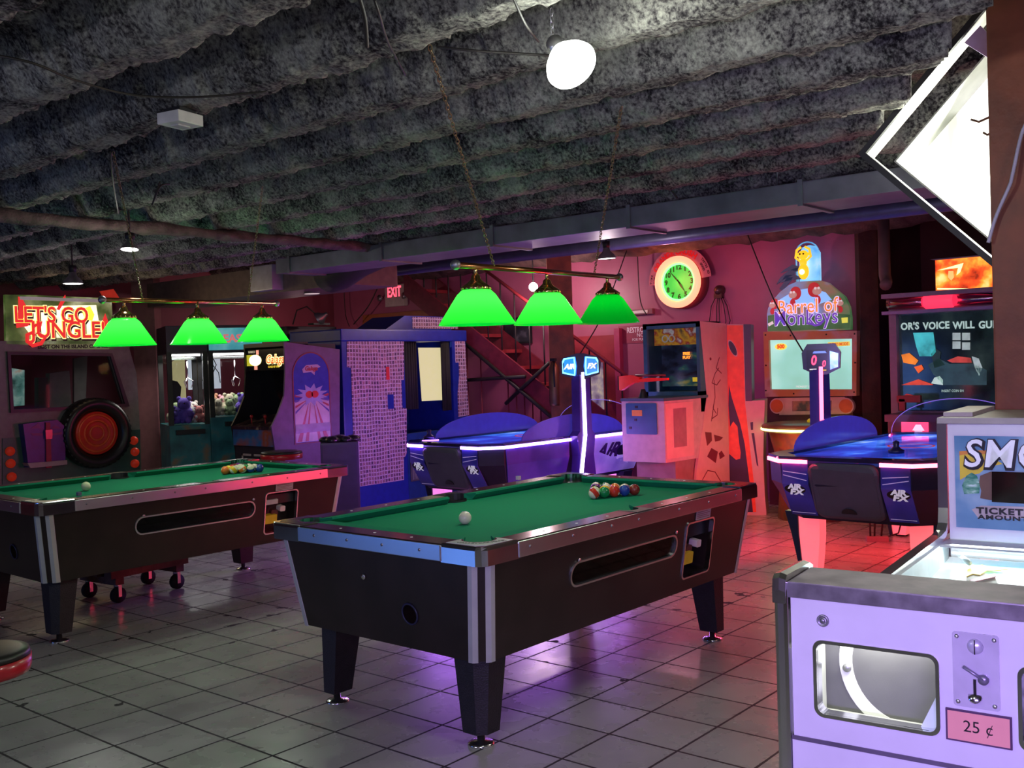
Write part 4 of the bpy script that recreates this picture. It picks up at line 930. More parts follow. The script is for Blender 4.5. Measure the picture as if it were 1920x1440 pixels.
# ---- neighbour seen from its side
A2 = Loc((8.5, 4.3), 22)
t = thing('arcade_cabinet', 'orange arcade cabinet seen from its side with a navy swoosh and ellipse', 'arcade machine', (8.5, 4.3, 0), 22)
S2 = lambda pts: [(y, max(z, 0)) for y, z in A2.S(pts, 0)]
prof = S2([(1363, 608), (1394, 608), (1398, 700), (1399, 752), (1434, 750), (1431, 860), (1434, 930), (1438, 990), (1405, 1000), (1370, 1000)])
cy = A2.qx(1363, 608, 0)[0]
m = MB(); m.prism(prof, SIDE_L(0), -.36, 0); m.done('cabinet', shw, t)
fl = SIDE_L(0)
slab(S2([(1363, 610), (1393, 610), (1397, 755), (1404, 820), (1413, 900), (1418, 960), (1372, 960), (1368, 900), (1364, 740)]), fl, 0, .003, 'side_art', M('vivid_orange', (.85, .11, .04), .4), t)
slab(S2([(1367, 722), (1372, 745), (1380, 770), (1388, 795), (1396, 830), (1405, 900), (1412, 960), (1372, 960), (1368, 905), (1366, 850), (1380, 862), (1388, 860), (1389, 848), (1386, 830), (1383, 800), (1375, 790), (1369, 800), (1366, 760)]), fl, .003, .005, 'navy_swoosh', M('navy_print', (.03, .015, .06), .4), t)
ec = A2.qx(1374, 653, 0)
slab([(ec[0] + a * .8 - b * .0, ec[1] + b + a * 1.0) for a, b in arc(0, 0, .045, 0, 345, 23, .05)], fl, .003, .005, 'navy_ellipse', _mc['navy_print'], t)
slab([(ec[0] + a * .8, ec[1] + b + a) for a, b in arc(0, 0, .053, 0, 345, 23, .058)], fl, .0028, .004, 'pale_ellipse_edge', M('pale_print', (.6, .4, .4), .4), t)
slab(S2([(1407, 792), (1412, 791), (1412, 806), (1408, 806)]), fl, .001, .003, 'navy_dash', _mc['navy_print'], t)
slab(S2([(1409, 812), (1414, 812), (1422, 875), (1419, 872)]), fl, .001, .003, 'navy_dash', _mc['navy_print'], t)
slab(S2([(1394, 608), (1408, 608), (1410, 752), (1398, 752)]), fl, -.30, .002, 'monitor_front', M('dusk_blue', (.06, .05, .12), .4), t)
# ------------------------------------------------------------------ monkey redemption machine
A3 = Loc((9.12, 3.98), -90)
t = thing('redemption_game', 'redemption game with a glowing Barrel of Monkeys sign and a pale green screen', 'arcade machine', (9.12, 3.98, 0), -90)
Q = lambda pts, y=0.: A3.P(pts, y)
sg = Q([(1439, 625), (1438, 590), (1440, 578), (1450, 562), (1462, 548), (1480, 534), (1494, 528), (1537, 526), (1552, 530), (1566, 542), (1583, 556), (1592, 575), (1595, 596), (1595, 618)])
bdm = ramp_mat('sign_art', [(.30, (.03, .09, .03)), (.42, (.08, .2, .08)), (.5, (.25, .15, .1)), (.6, (.15, .3, .6)), (.75, (.45, .7, .9))], 2.2, .4, .55, stretch=(.6, .6, 1.2))
sb = slab(sg, FRONT(), -.05, 0, 'sign_board', bdm, t)
slab(Q([(1440, 621), (1440, 592), (1460, 588), (1500, 596), (1560, 588), (1594, 590), (1594, 616)]), FRONT(), 0, .003, 'green_hills', ramp_mat('hills', [(.3, (.03, .12, .04)), (.6, (.08, .22, .08)), (.75, (.2, .25, .15))], 4, .5, .4), sb)
slab(Q([(1462, 562), (1490, 545), (1520, 540), (1548, 548), (1560, 562), (1530, 572), (1490, 575)]), FRONT(), .001, .004, 'sky_glow', glow('sky_glow', (.25, .5, .95), .9), sb)
mk_r = M('toy_red', (.55, .03, .03), .4, emit=(.6, .03, .04), es=.35); mk_f = M('toy_face', (.6, .38, .28), .4, emit=(.6, .4, .33), es=.35); mk_w = M('eye_white', (.8, .8, .8), .3, emit=(.8, .8, .8), es=.5)
for (hx, hy, sc_, fl_) in ((1490, 550, 1.0, -1), (1529, 543, 1.1, 1), (1451, 570, .8, -1), (1573, 566, .8, 1)):
    c_ = A3.q(hx, hy, 0); r_ = .055 * sc_
    hd = slab(arc(c_[0] - fl_ * .012, c_[1], r_, 0, 345, 23, r_ * 1.15), FRONT(), .004, .008, 'printed_ape_head', mk_r, sb)
    slab(arc(c_[0] + fl_ * r_ * .3, c_[1] - r_ * .25, r_ * .75, 0, 345, 23, r_ * .6), FRONT(), .008, .010, 'printed_face', mk_f, hd)
    for dx in (.05, .6): slab(arc(c_[0] + fl_ * r_ * dx, c_[1] + r_ * .2, r_ * .2, 0, 330, 11), FRONT(), .0105, .012, 'printed_eye', mk_w, hd)
    slab(arc(c_[0] + fl_ * r_ * .35, c_[1] - r_ * 1.6, r_ * .5, 0, 330, 11, r_ * .7), FRONT(), .003, .007, 'printed_body', mk_r, hd)
def T3(body, px, py, size, mat, y, **k): c_ = A3.q(px, py, 0); return text('sign_lettering', body, size, ((c_[0], -y, c_[1]), (1, 0, 0), (0, 0, 1), (0, -1, 0)), mat, sb, .0015, **k)
lw = glow('lilac_outline', (.75, .6, 1), .9)
T3('Barrel of', 1514, 575, .185, lw, .012, off=.009, sx=.84, spacing=1.06); T3('Monkeys', 1511, 596, .2, lw, .0125, off=.005, sx=.84, spacing=1.06)
T3('Barrel of', 1514, 575, .185, glow('orange_letters', (.9, .28, .03), .8), .016, off=.0, sx=.84, spacing=1.06); T3('Monkeys', 1511, 596, .2, glow('purple_letters', (.16, .06, .5), .7), .0165, off=.0005, sx=.84, spacing=1.06)
m = MB(); q = Q([(1514, 606), (1522, 607), (1530, 610), (1539, 608), (1546, 600)]); m.tube([(x, -.015, z) for x, z in q], .011, 8); m.done('letter_tail', _mc['purple_letters'], sb)
slab(Q([(1578, 596), (1590, 595), (1590, 605), (1579, 606)]), FRONT(), .004, .006, 'yellow_logo', glow('logo_yellow', (.8, .8, .1), .7), sb)
slab(Q([(1440, 607), (1449, 602), (1451, 607), (1442, 612)]), FRONT(), .004, .006, 'white_sticker', mk_w, sb)
# palm and dome with yellow figure
palm = M('palm_dark', (.05, .07, .1), .5, emit=(.05, .05, .12), es=.4)
for lf in ([(1499, 500), (1478, 507), (1462, 520), (1455, 533), (1468, 524), (1485, 516)], [(1500, 500), (1485, 496), (1470, 505), (1462, 512), (1480, 506), (1502, 510)], [(1503, 523), (1490, 515), (1472, 516), (1462, 530), (1478, 526), (1490, 524)], [(1475, 520), (1486, 520), (1466, 545), (1460, 542)]): slab(Q(lf), FRONT(), -.03, -.01, 'palm_leaf', palm, sb)
c_ = A3.q(1515, 526, .06); tp = A3.q(1516, 452, .06); rr = (A3.q(1537, 500, .06)[0] - A3.q(1495, 500, .06)[0]) / 2
hgt = tp[1] - c_[1]
m = MB(); m.lathe([(rr, -.02), (rr, hgt - rr)] + [(rr * math.cos(R(a)), hgt - rr + rr * math.sin(R(a))) for a in (20, 40, 60, 80, 89)], (c_[0], .06, c_[1]), (0, 0, 1), 28); dm = m.done('dome', clear('dome_plastic', (.93, .96, 1), .12), t)
m = MB(); m.lathe([(rr * .9, 0), (rr * .9, hgt - rr), (rr * .6, hgt - rr * .45), (.01, hgt - rr * .3)], (c_[0], .12, c_[1]), (0, 0, 1), 24)
m.done('sky_backing', ramp_mat('sky_back', [(.3, (.1, .4, .9)), (.6, (.3, .7, 1)), (.8, (.8, .95, 1))], 6, .4, .95), t)
ye = glow('lit_yellow', (1, .55, .02), 1.1)
m = MB(); m.sm = True; yy = -.035; cx_, cz_ = c_[0], c_[1]
m.ball((cx_, yy, cz_ + .08), .052, 16, (1, .8, 1.45)); m.ball((cx_, yy, cz_ + .165), .035, 14, (1, .8, 1.2)); m.ball((cx_, yy, cz_ + .235), .045, 16, (1.1, .8, 1)); 
for s_ in (-1, 1): m.tube([(cx_ + s_ * .03, yy, cz_ + .18), (cx_ + s_ * .075, yy, cz_ + .215), (cx_ + s_ * .062, yy, cz_ + .285), (cx_ + s_ * .02, yy, cz_ + .31)], .012, 8); m.ball((cx_ + s_ * .05, yy, cz_ + .24), .017, 8)
fg = m.done('yellow_figure', ye, t)
for s_ in (-1, 1): m = MB(); m.ball((cx_ + s_ * .017, yy - .034, cz_ + .243), .009, 8); m.done('eye', black, fg)
m = MB(); m.ball((cx_, yy - .035, cz_ + .075), .026, 12); m.done('bulb', glow('hot_yellow', (1, .85, .3), 6), fg)
# display frame + screen
o_ = Q([(1433, 622), (1608, 620), (1607, 742), (1436, 744)]); i_ = Q([(1443, 638), (1599, 635), (1599, 730), (1446, 730)])
m = MB(); m.plate(o_, [i_[::-1]], FRONT(), -.06, .02); fm = m.done('display_frame', ramp_mat('bamboo_frame', [(.3, (.45, .2, .08)), (.5, (.55, .28, .1)), (.62, (.5, .36, .3)), (.72, (.3, .15, .05))], 3.5, .5, 0), t)
for px, py in ((1437, 628), (1484, 629), (1551, 627), (1604, 626), (1605, 680), (1438, 685), (1438, 732), (1490, 738), (1603, 735)): x, z = A3.q(px, py, 0); m = MB(); m.cyl((x, -.02, z), (0, -1, 0), .008, .004, 8); m.done('frame_bolt', black, fm)
sc_ = slab(i_, FRONT(), -.03, -.015, 'screen', ramp_mat('misty_screen', [(.25, (.18, .42, .33)), (.5, (.25, .6, .5)), (.75, (.45, .85, .78))], 1.4, .25, 1.), t)
c_ = A3.q(1463, 650, 0); slab(arc(c_[0], c_[1], .062, 0, 345, 23, .032), FRONT(), -.014, -.012, 'score_badge', glow('badge_yellow', (.85, .75, .1), .9), sc_)
FS = lambda px, py, y: ((A3.q(px, py, 0)[0], y, A3.q(px, py, 0)[1]), (1, 0, 0), (0, 0, 1), (0, -1, 0))
text('score_lettering', '500', .05, FS(1463, 650, .0105), glow('badge_red', (.8, .08, .02), .8), sc_, .001, off=.003)
slab(Q([(1551, 642), (1592, 640), (1593, 648), (1552, 651)]), FRONT(), -.014, -.012, 'mode_tag', glow('tag_yellow', (.8, .6, .1), .8), sc_)
text('mode_lettering', 'DEMO MODE', .036, FS(1572, 645.5, .0105), glow('badge_red2', (.7, .1, .02), .7), sc_, .001, off=.001, sx=.82)
text('hint_lettering', 'MONKEY ISLAND', .028, FS(1512, 725, .0105), mk_w, sc_, .001)
# speaker panel, legs and round deck
m = MB(); m.plate(Q([(1462, 746), (1585, 744), (1585, 776), (1462, 778)]), [Q([(1486, 752), (1560, 751), (1560, 770), (1486, 771)])[::-1]], FRONT(.0), -.04, .01); m.done('speaker_panel', M('cream_panel', (.6, .42, .36), .5), t)
for px in (1458, 1587):
    c_ = A3.q(px, 761, 0); r_ = .075
    o = slab(arc(c_[0], c_[1], r_, 0, 345, 23), FRONT(), -.03, .015, 'round_grille', M('cream_rim', (.6, .45, .38), .5), t)
    slab(arc(c_[0], c_[1], r_ * .84, 0, 345, 23), FRONT(), .015, .02, 'orange_disc', M('orange_disc', (.6, .16, .04), .5), o)
slab(Q([(1486, 752), (1560, 751), (1560, 770), (1486, 771)]), FRONT(), -.03, -.02, 'ape_picture', ramp_mat('ape_picture', [(.35, (.06, .07, .06)), (.55, (.35, .15, .1)), (.7, (.5, .35, .25))], 9, .5, .1), t)
x0, x1 = A3.q(1440, 700, .1)[0], A3.q(1600, 700, .1)[0]
mb().box(x0, x1, .06, .36, .0, A3.q(1510, 630, 0)[1]).done('back_cabinet', M('maroon_cab', (.12, .03, .03), .5), t)
dk0 = PD(1440, 806, 8.7)
dcx = A3.o.y - PD(1519, 800, 8.6).y; dr_ = .42; dyc = PD(1480, 795, 8.9).x - 9.12
dyc = -.52; ddx = .42 - (A3.o.y - PX(1437, 803, 8.62).y) * 0
ddx = (A3.o.y - PX(1437, 803, 8.6).y) + dr_
m = MB(); m.lathe([(dr_ - .03, .775), (dr_, .785), (dr_, .83), (dr_ - .02, .845), (0, .85)], (ddx, dyc, 0), (0, 0, 1), 40); dk = m.done('round_deck', ramp_mat('deck_green', [(.3, (.12, .11, .03)), (.6, (.2, .2, .07)), (.8, (.3, .22, .1))], 5, .3, 0), t)
m = MB(); m.lathe([(dr_ + .001, .79), (dr_ + .008, .795), (dr_ + .008, .808), (dr_ + .001, .812)], (ddx, dyc, 0), (0, 0, 1), 40, cap=False); m.done('led_ring', glow('ring_yellow', (.9, .9, .25), 4), dk)
m = MB(); m.lathe([(.045, .85), (.045, .868), (.03, .88), (0, .882)], (ddx + .0, dyc + .05, 0), (0, 0, 1), 20); m.done('yellow_button', M('button_yellow', (.7, .5, .02), .3, emit=(.8, .6, .02), es=.3), dk)
m = MB(); m.lathe([(.30, 0), (.27, .4), (.36, .775)], (ddx, dyc, 0), (0, 0, 1), 24); m.done('deck_pedestal', ramp_mat('jungle_wrap', [(.35, (.02, .01, .06)), (.55, (.3, .07, .03)), (.7, (.15, .1, .03))], 5, .4, .05), t)
light('ring_light', 'POINT', along((9.12, 3.98, 0), -90, ddx, dyc - .5, .7), 1.5, (1, .9, .4), .05)
# ------------------------------------------------------------------ big projection game at the right
A4 = Loc((9.0, 2.2), -90)
t = thing('arcade_cabinet', 'large driving game with a dark screen reading VOICE WILL and a red lamp bar', 'arcade machine', (9.0, 2.2, 0), -90)
Q4 = lambda pts, y=0.: A4.P(pts, y)
xl_, xr_ = A4.q(1668, 600, 0)[0], A4.q(1668, 600, 0)[0] + 1.3
ztop = A4.q(1668, 556, 0)[1]; sx0 = A4.q(1681, 590, 0)[0]; sz1 = A4.q(1681, 590, 0)[1]; sz0 = A4.q(1684, 770, 0)[1]
frm = M('mauve_frame', (.3, .17, .25), .4)
m = MB(); m.plate(quad(xl_, xr_, .0, ztop), [quad(sx0, xr_ - .06, sz0, sz1)[::-1]], FRONT(), -.06, .02); m.done('screen_surround', frm, t)
mb().box(xl_ + .02, xr_ - .02, .1, .7, 0, ztop - .02).done('back_cabinet', blackm, t)
scr = slab(quad(sx0, xr_ - .06, sz0, sz1), FRONT(.05), -.01, 0, 'screen', ramp_mat('night_street', [(.3, (.002, .003, .004)), (.5, (.01, .018, .022)), (.62, (.02, .035, .035)), (.8, (.05, .08, .08))], 3.5, .12, .6), t)
F4 = lambda px, py, y=.038: ((A4.q(px, py, .04)[0], y, A4.q(px, py, .04)[1]), (1, 0, 0), (0, 0, 1), (0, -1, 0))
pg = glow('pale_green_letters', (.45, .62, .58), .75)
for wd_, px_ in (("OR'S", 1689), ('VOICE', 1731), ('WILL', 1787), ('GUIDE', 1835)):
    text('screen_lettering', wd_, .085, ((A4.q(px_, 613, .04)[0], .037, A4.q(px_, 613 - (px_ - 1689) * .02, .04)[1]), (1, 0, 0), (0, 0, 1), (0, -1, 0)), pg, scr, .001, off=.003, align='LEFT', sx=.86, spacing=1.05)
text('screen_lettering', 'INSERT COIN 0/4', .03, F4(1786, 733), pg, scr, .001, sx=.8)
def blob(name, pts, col, es=.8): return slab(A4.P(pts, .04), FRONT(.04), 0, .002, name, ramp_mat('pic_' + name, [(.2, tuple(c * .35 for c in col)), (.45, col), (.7, tuple(min(1, c * 1.3) for c in col))], 9, .3, es), scr)
blob('cyan_window', [(1712, 624), (1750, 623), (1755, 660), (1748, 668), (1724, 668), (1718, 650)], (.05, .42, .45))
blob('orange_bonnet', [(1690, 665), (1705, 662), (1722, 676), (1716, 684), (1694, 680)], (.75, .22, .02))
blob('orange_nose', [(1714, 688), (1728, 684), (1732, 692), (1722, 700)], (.8, .12, .02))
blob('red_wing', [(1690, 722), (1722, 711), (1750, 721), (1748, 722)], (.6, .06, .03))
blob('silver_wheel', [(1746, 719), (1752, 708), (1762, 705), (1768, 712), (1768, 722)], (.45, .6, .55))
blob('red_car_roof', [(1776, 676), (1796, 668), (1820, 671), (1822, 680), (1785, 680)], (.45, .05, .04))
blob('car_body', [(1740, 684), (1760, 672), (1780, 682), (1825, 682), (1850, 694), (1850, 722), (1770, 722), (1750, 702)], (.02, .05, .06))
blob('driver', [(1746, 664), (1754, 653), (1764, 660), (1762, 672), (1772, 684), (1752, 690)], (.02, .04, .04), .5)
for k, (x0, y0) in enumerate(((1786, 624), (1804, 624), (1786, 640), (1804, 642))): blob('house_window', [(x0, y0), (x0 + 15, y0), (x0 + 15, y0 + 14), (x0, y0 + 14)], (.4, .5, .48), .6)
blob('white_flank', [(1822, 668), (1835, 672), (1842, 690), (1836, 705), (1828, 690)], (.4, .5, .5), .7)
blob('red_tail', [(1690, 745), (1700, 738), (1716, 742), (1712, 752), (1696, 752)], (.5, .03, .03), .8)
# lamp bar on top
a = A4.q(1664, 556, -.1); b = A4.q(1664, 584, -.1)
zc_ = (a[1] + b[1]) / 2; hh = (a[1] - b[1]) / 2
mb().box(xl_ - .02, xr_, -.14, .15, zc_ + hh - .02, zc_ + hh + .02, .006).done('bar_housing', frm, t)
mb().box(xl_ - .02, xr_, -.14, .15, zc_ - hh - .03, zc_ - hh, .006).done('bar_housing', M('violet_trim', (.35, .2, .4), .3), t)
m = MB(); m.tube([(xl_ + .02, -.08, zc_), (xr_ - .02, -.08, zc_)], hh * .8, 16); m.done('clear_tube', clear('tube_plastic', (.8, .6, .75), .3), t)
m = MB(); m.tube([(xl_ + .02, -.0, zc_), (xr_ - .02, -.0, zc_)], hh * .5, 12); m.done('bar_core', chrome, t)
px0, px1 = A4.q(1728, 570, -.1)[0], A4.q(1792, 570, -.1)[0]
m = MB(); m.lathe([(hh * .55, 0), (hh * .95, .03), (hh * .95, px1 - px0 - .03), (hh * .55, px1 - px0)], (px0, -.08, zc_), (1, 0, 0), 20); m.done('beacon', glow('beacon_red', (1, .03, .08), 1.6), t)
# header picture
a = A4.q(1752, 488, .1); b = A4.q(1870, 546, .1)
hp = slab(quad(a[0], b[0] + .35, b[1], a[1]), FRONT(.12), -.06, 0, 'header_sign', ramp_mat('fire_header', [(.3, (.12, .004, .002)), (.45, (.8, .07, .01)), (.58, (1, .3, .03)), (.75, (1, .7, .25))], 6.5, .4, 1.5), t)
slab([(a[0], a[1]), (b[0] + .35, a[1]), (b[0] + .35, a[1] + .012), (a[0] - .04, a[1] + .012)], FRONT(.12), -.07, .01, 'header_edge', frm, t)
slab(A4.P([(1757, 507), (1806, 493), (1800, 510), (1793, 516), (1796, 502)], .11), FRONT(.118), 0, .003, 'white_bolt', glow('bolt_yellow', (1, .9, .4), 1.6), hp)
slab(A4.P([(1778, 508), (1787, 508), (1788, 520), (1783, 526), (1777, 520)], .11), FRONT(.118), 0, .003, 'painted_face', glow('face_tone', (1, .45, .15), 1.3), hp)
slab(A4.P([(1757, 540), (1856, 541), (1856, 543), (1757, 543)], .11), FRONT(.118), 0, .003, 'yellow_line', _mc['bolt_yellow'], hp)
slab(quad(xl_ + .06, xr_ - .1, .86, .92), FRONT(-.35), -.36, 0, 'console_shelf', M('plum_shelf', (.2, .08, .12), .4), t)
mb().box(xl_ + .08, xr_ - .1, -.33, 0, 0, .86).done('console', M('plum_console', (.16, .05, .08), .5), t)
q0 = A4.q(1689, 787, -.35); q1 = A4.q(1740, 803, -.35)
cs = slab(quad(q0[0], q1[0], q1[1] - .12, q0[1] + .0), FRONT(-.335), 0, .006, 'lit_coin_panel', glow('coin_red', (1, .05, .12), 2.2), t)
slab([(q0[0] + .09, q0[1] - .09), (q0[0] + .19, q0[1] - .09), (q0[0] + .16, q0[1] - .04), (q0[0] + .12, q0[1] - .04)], FRONT(-.342), 0, .002, 'coin_emblem', glow('coin_white', (1, .6, .65), 1.5), cs)
g1 = PD(1712, 742, 8.3); gl = MB(); lo = Vector((0, 0, 0))
def L4(px, py, D): p = PD(px, py, D); return (A4.o.y - p.y, p.x - 9.0, p.z)
p = L4(1700, 748, 8.7)
m = MB(); m.box(p[0] - .08, p[0] + .12, p[1] - .02, p[1] + .03, p[2] - .03, p[2] + .03, .008).box(p[0] - .06, p[0] - .01, p[1] - .02, p[1] + .02, p[2] - .1, p[2]); m.done('red_handset', M('gun_red_dark', (.35, .03, .03), .4), t)
m = MB(); m.tube([(p[0] - .03, p[1], p[2] - .1), (p[0], p[1] - .05, p[2] - .35), (p[0] + .15, p[1] - .06, p[2] - .42), (p[0] + .35, p[1] - .02, p[2] - .2)], .008); m.done('handset_cable', blackm, t)
p = L4(1842, 745, 8.6)
m = MB(); m.plate(rrect(p[0] - .09, p[0] + .3, p[2] - .11, p[2] + .08, .02), [rrect(p[0] - .03, p[0] + .07, p[2] - .08, p[2] + .02, .01)[::-1]], FRONT(p[1]), -.03, .03); m.done('pale_seat_frame', M('pale_pink_frame', (.55, .35, .4), .5), t)
# sit-on pedestal that carries the frame down to the console
mb().box(p[0] - .09, p[0] + .3, p[1] - .03, p[1] + .03, .0, p[2] - .108).done('seat_pedestal', M('brown_pedestal', (.1, .04, .04), .5), t)
# ------------------------------------------------------------------ photo booth
bo = (6.82, 7.98); A5 = Loc(bo, 4)
t = thing('photo_booth', 'blue photo booth papered with rows of small photo strips, cream light behind a dark curtain', 'photo booth', (*bo, 0), 4)
def strips_mat():
    m = bpy.data.materials.new('photo_strips'); m.use_nodes = True; nt = m.node_tree; N = nt.nodes; L = nt.links; b = N['Principled BSDF']
    tc = N.new('ShaderNodeTexCoord'); sp = N.new('ShaderNodeSeparateXYZ'); L.new(tc.outputs['Object'], sp.inputs[0]); cm = N.new('ShaderNodeCombineXYZ')
    L.new(sp.outputs[0], cm.inputs[0]); L.new(sp.outputs[2], cm.inputs[1])
    nz = N.new('ShaderNodeTexNoise'); nz.inputs['Scale'].default_value = 4; L.new(cm.outputs[0], nz.inputs[0])
    vm = N.new('ShaderNodeVectorMath'); vm.operation = 'MULTIPLY_ADD'; L.new(nz.outputs[1], vm.inputs[0]); vm.inputs[1].default_value = (.035, .035, 0); L.new(cm.outputs[0], vm.inputs[2])
    br = N.new('ShaderNodeTexBrick'); br.offset = 0; br.inputs['Scale'].default_value = 1; br.inputs['Brick Width'].default_value = .042; br.inputs['Row Height'].default_value = .042
    br.inputs['Mortar Size'].default_value = .0065; br.inputs['Mortar Smooth'].default_value = .3; L.new(vm.outputs[0], br.inputs[0])
    br.inputs['Color1'].default_value = (.10, .05, .12, 1); br.inputs['Color2'].default_value = (.42, .2, .26, 1); br.inputs['Mortar'].default_value = (.6, .45, .62, 1)
    n2 = N.new('ShaderNodeTexNoise'); n2.inputs['Scale'].default_value = 60; L.new(cm.outputs[0], n2.inputs[0]); mx = N.new('ShaderNodeMixRGB'); mx.blend_type = 'OVERLAY'; mx.inputs[0].default_value = .9
    L.new(br.outputs[0], mx.inputs[1]); L.new(n2.outputs[0], mx.inputs[2]); L.new(mx.outputs[0], b.inputs['Base Color']); b.inputs['Roughness'].default_value = .3
    bp = N.new('ShaderNodeBump'); bp.inputs['Strength'].default_value = .6; bp.inputs['Distance'].default_value = .01; L.new(br.outputs[0], bp.inputs['Height']); L.new(bp.outputs[0], b.inputs['Normal'])
    return m
strips = strips_mat(); bblue = M('booth_blue', (.012, .03, .30), .35, var=.15)
q = A5.q; BW = q(873, 640, 0)[0]; ZT = 1.87
xa, za = q(757, 632, 0); xb, zb_ = q(847, 632, 0); zo = za - .0
zlow = q(800, 806, 0)[1]
m = MB(); m.box(0, xa, 0, .75, 0, ZT, .012); m.done('cabin_left', bblue, t)
m = MB(); m.box(xb, BW, 0, .75, 0, ZT, .012); m.done('cabin_right', bblue, t)
m = MB(); m.box(xa, xb, 0, .06, 0, zlow - .02).box(xa, xb, .0, .75, zo, ZT).box(xa, xb, .70, .75, 0, zo); m.done('cabin_panels', M('booth_blue_mid', (.01, .05, .2), .4), t)
cr_ = M('cream_interior', (.7, .62, .35), .6, emit=(.9, .78, .42), es=.75)  # right cabin wall glows in place of light inside the booth
SB = lambda pts: A5.S(pts, xb - .004)
slab(SB([(784, 652), (835, 652), (834, 750), (791, 752)]), SIDE_L(xb), 0, .006, 'glowing_side_wall', cr_, t)
slab(SB([(772, 629), (846, 629), (846, 635), (772, 635)]), SIDE_L(xb), .0, .006, 'glowing_side_wall', cr_, t)
slab(SB([(776, 636), (846, 636), (846, 651), (776, 651)]), SIDE_L(xb), 0, .02, 'blue_crossbar', M('booth_bar', (.01, .07, .3), .4), t)
def curtain(x0, x1, y, z0, z1, ph=0):
    m = MB(); m.sm = True; n = 26; r0, r1 = [], []
    f_ = lambda k: y + .018 * math.sin(k * 1.5 + ph)
    top = [(x0 + (x1 - x0) * k / n, f_(k), z1) for k in range(n + 1)]; bot = [(x0 + (x1 - x0) * (k / n) * 1.0, f_(k) * 1.0 + .006 * math.sin(k), z0) for k in range(n + 1)]
    a = top + [(x, y_ + .006, z) for x, y_, z in top[::-1]]; b_ = bot + [(x, y_ + .006, z) for x, y_, z in bot[::-1]]
    m.rings([b_, a]); return m.done('curtain', M('black_curtain', (.02, .02, .015), .8), t)
c1_ = q(787, 700, 0)[0]; c2_ = q(835, 700, 0)[0]
curtain(xa + .005, c1_, .04, q(770, 768, 0)[1], zo - .01); curtain(c2_, xb - .005, .04, q(840, 770, 0)[1], zo - .01, 1)
# pasted strips: jagged block left of the opening, column right of it, block on the roof sign
z_ = lambda y_: q(700, y_, 0)[1]
L1 = [(q(650, 630)[0], q(650, 630)[1]), (q(757, 630)[0], q(757, 630)[1]), q(757, 712), q(752, 713), q(754, 765), q(762, 766), q(762, 850), q(757, 860), q(757, 900), q(664, 914), q(662, 820), q(660, 760), q(658, 690), q(650, 688)]
slab([(x + 0, z) for x, z in L1], FRONT(), 0, .004, 'photo_strips', strips, t)
ra = q(852, 630); rb = q(871, 630)
slab([ra, rb, (rb[0] + .01, q(860, 700)[1]), (rb[0] + .03, q(860, 780)[1]), (ra[0] + .02, q(860, 782)[1]), (ra[0] + .02, q(855, 740)[1]), (ra[0] + .06, q(855, 705)[1]), (ra[0] + .06, q(855, 680)[1]), (ra[0], q(855, 680)[1])], FRONT(), 0, .004, 'photo_strips', strips, t)
a = q(723, 688); b = q(730, 712); slab(quad(a[0], b[0], b[1], a[1]), FRONT(), .004, .007, 'red_card', M('red_card', (.7, .03, .05), .4), t)
a = q(726, 740); b = q(738, 766); slab(quad(a[0], b[0], b[1], a[1]), FRONT(), .004, .007, 'blue_gap', bblue, t)
a = q(703, 625); text('chevrons', '>>>>>', .06, ((q(710, 625)[0], -.002, q(710, 625)[1]), (1, 0, 0), (0, 0, 1), (0, -1, 0)), M('white_print', (.7, .7, .8), .5), t, .001, off=.002)
a = q(775, 592, .1); b = q(862, 592, .1); h0 = ZT
m = MB(); m.prism([(a[0] - .45, h0), (BW - .12, h0), (b[0], a[1] - .0), (a[0] - .12, a[1])], FRONT(.12), -.5, 0); m.done('roof_sign', bblue, t)
slab(quad(a[0] - .0, b[0] - .02, h0 + .02, a[1] - .01), FRONT(.12), 0, .004, 'photo_strips', strips, t)
mb().box(-.01, BW + .01, -.012, .76, ZT - .13, ZT, .015).done('fascia', bblue, t)
m = MB()
for k in range(7): m.box(xa + .05 + .022 * k, xa + .06 + .022 * k, -.022, -.012, .22, .42)
m.done('vent_grille', M('vent_grey', (.25, .25, .25), .5), t)
mb().box(xa + .03, xa + .22, -.012, 0, .2, .44).done('vent_plate', M('vent_plate', (.1, .1, .1), .5), t)
# ------------------------------------------------------------------ black cabinet behind the galactic game, with desk lamp on it
t = thing('arcade_cabinet', 'plain black cabinet between the purple side-art game and the photo booth', 'arcade machine', (*A5.o.xy, 0), 0); t.location = (7.05, 8.84, 0)
mb().box(-.25, .45, 0, .27, 0, 1.94, .03).done('cabinet', M('soft_black', (.018, .014, .022), .5), t)
mb().box(-.255, -.25, .03, .24, 1.6, 1.85).done('marquee', M('dark_marquee', (.03, .02, .05), .3), t)
lp = PD(597, 612, 10.9)
t2 = thing('clamp_lamp', 'small metal clamp lamp lying on top of the plain black cabinet', 'lamp', (lp.x, lp.y, 1.94))
m = MB(); m.lathe([(.075, .0), (.07, .03), (.03, .08), (.02, .12)], (0, 0, .06), (.5, -.7, .5), 20, cap=False); m.done('shade', steel, t2)
m = MB(); m.tube([(0, 0, .1), (-.1, .06, .2), (-.2, .1, .16), (-.26, .1, .01)], .008); m.done('cord', wire, t2)
mb().box(-.1, .12, -.05, .05, 0, .02).done('base', blackm, t2)
a = PD(570, 613, 10.4); b = PD(587, 613, 10.4)
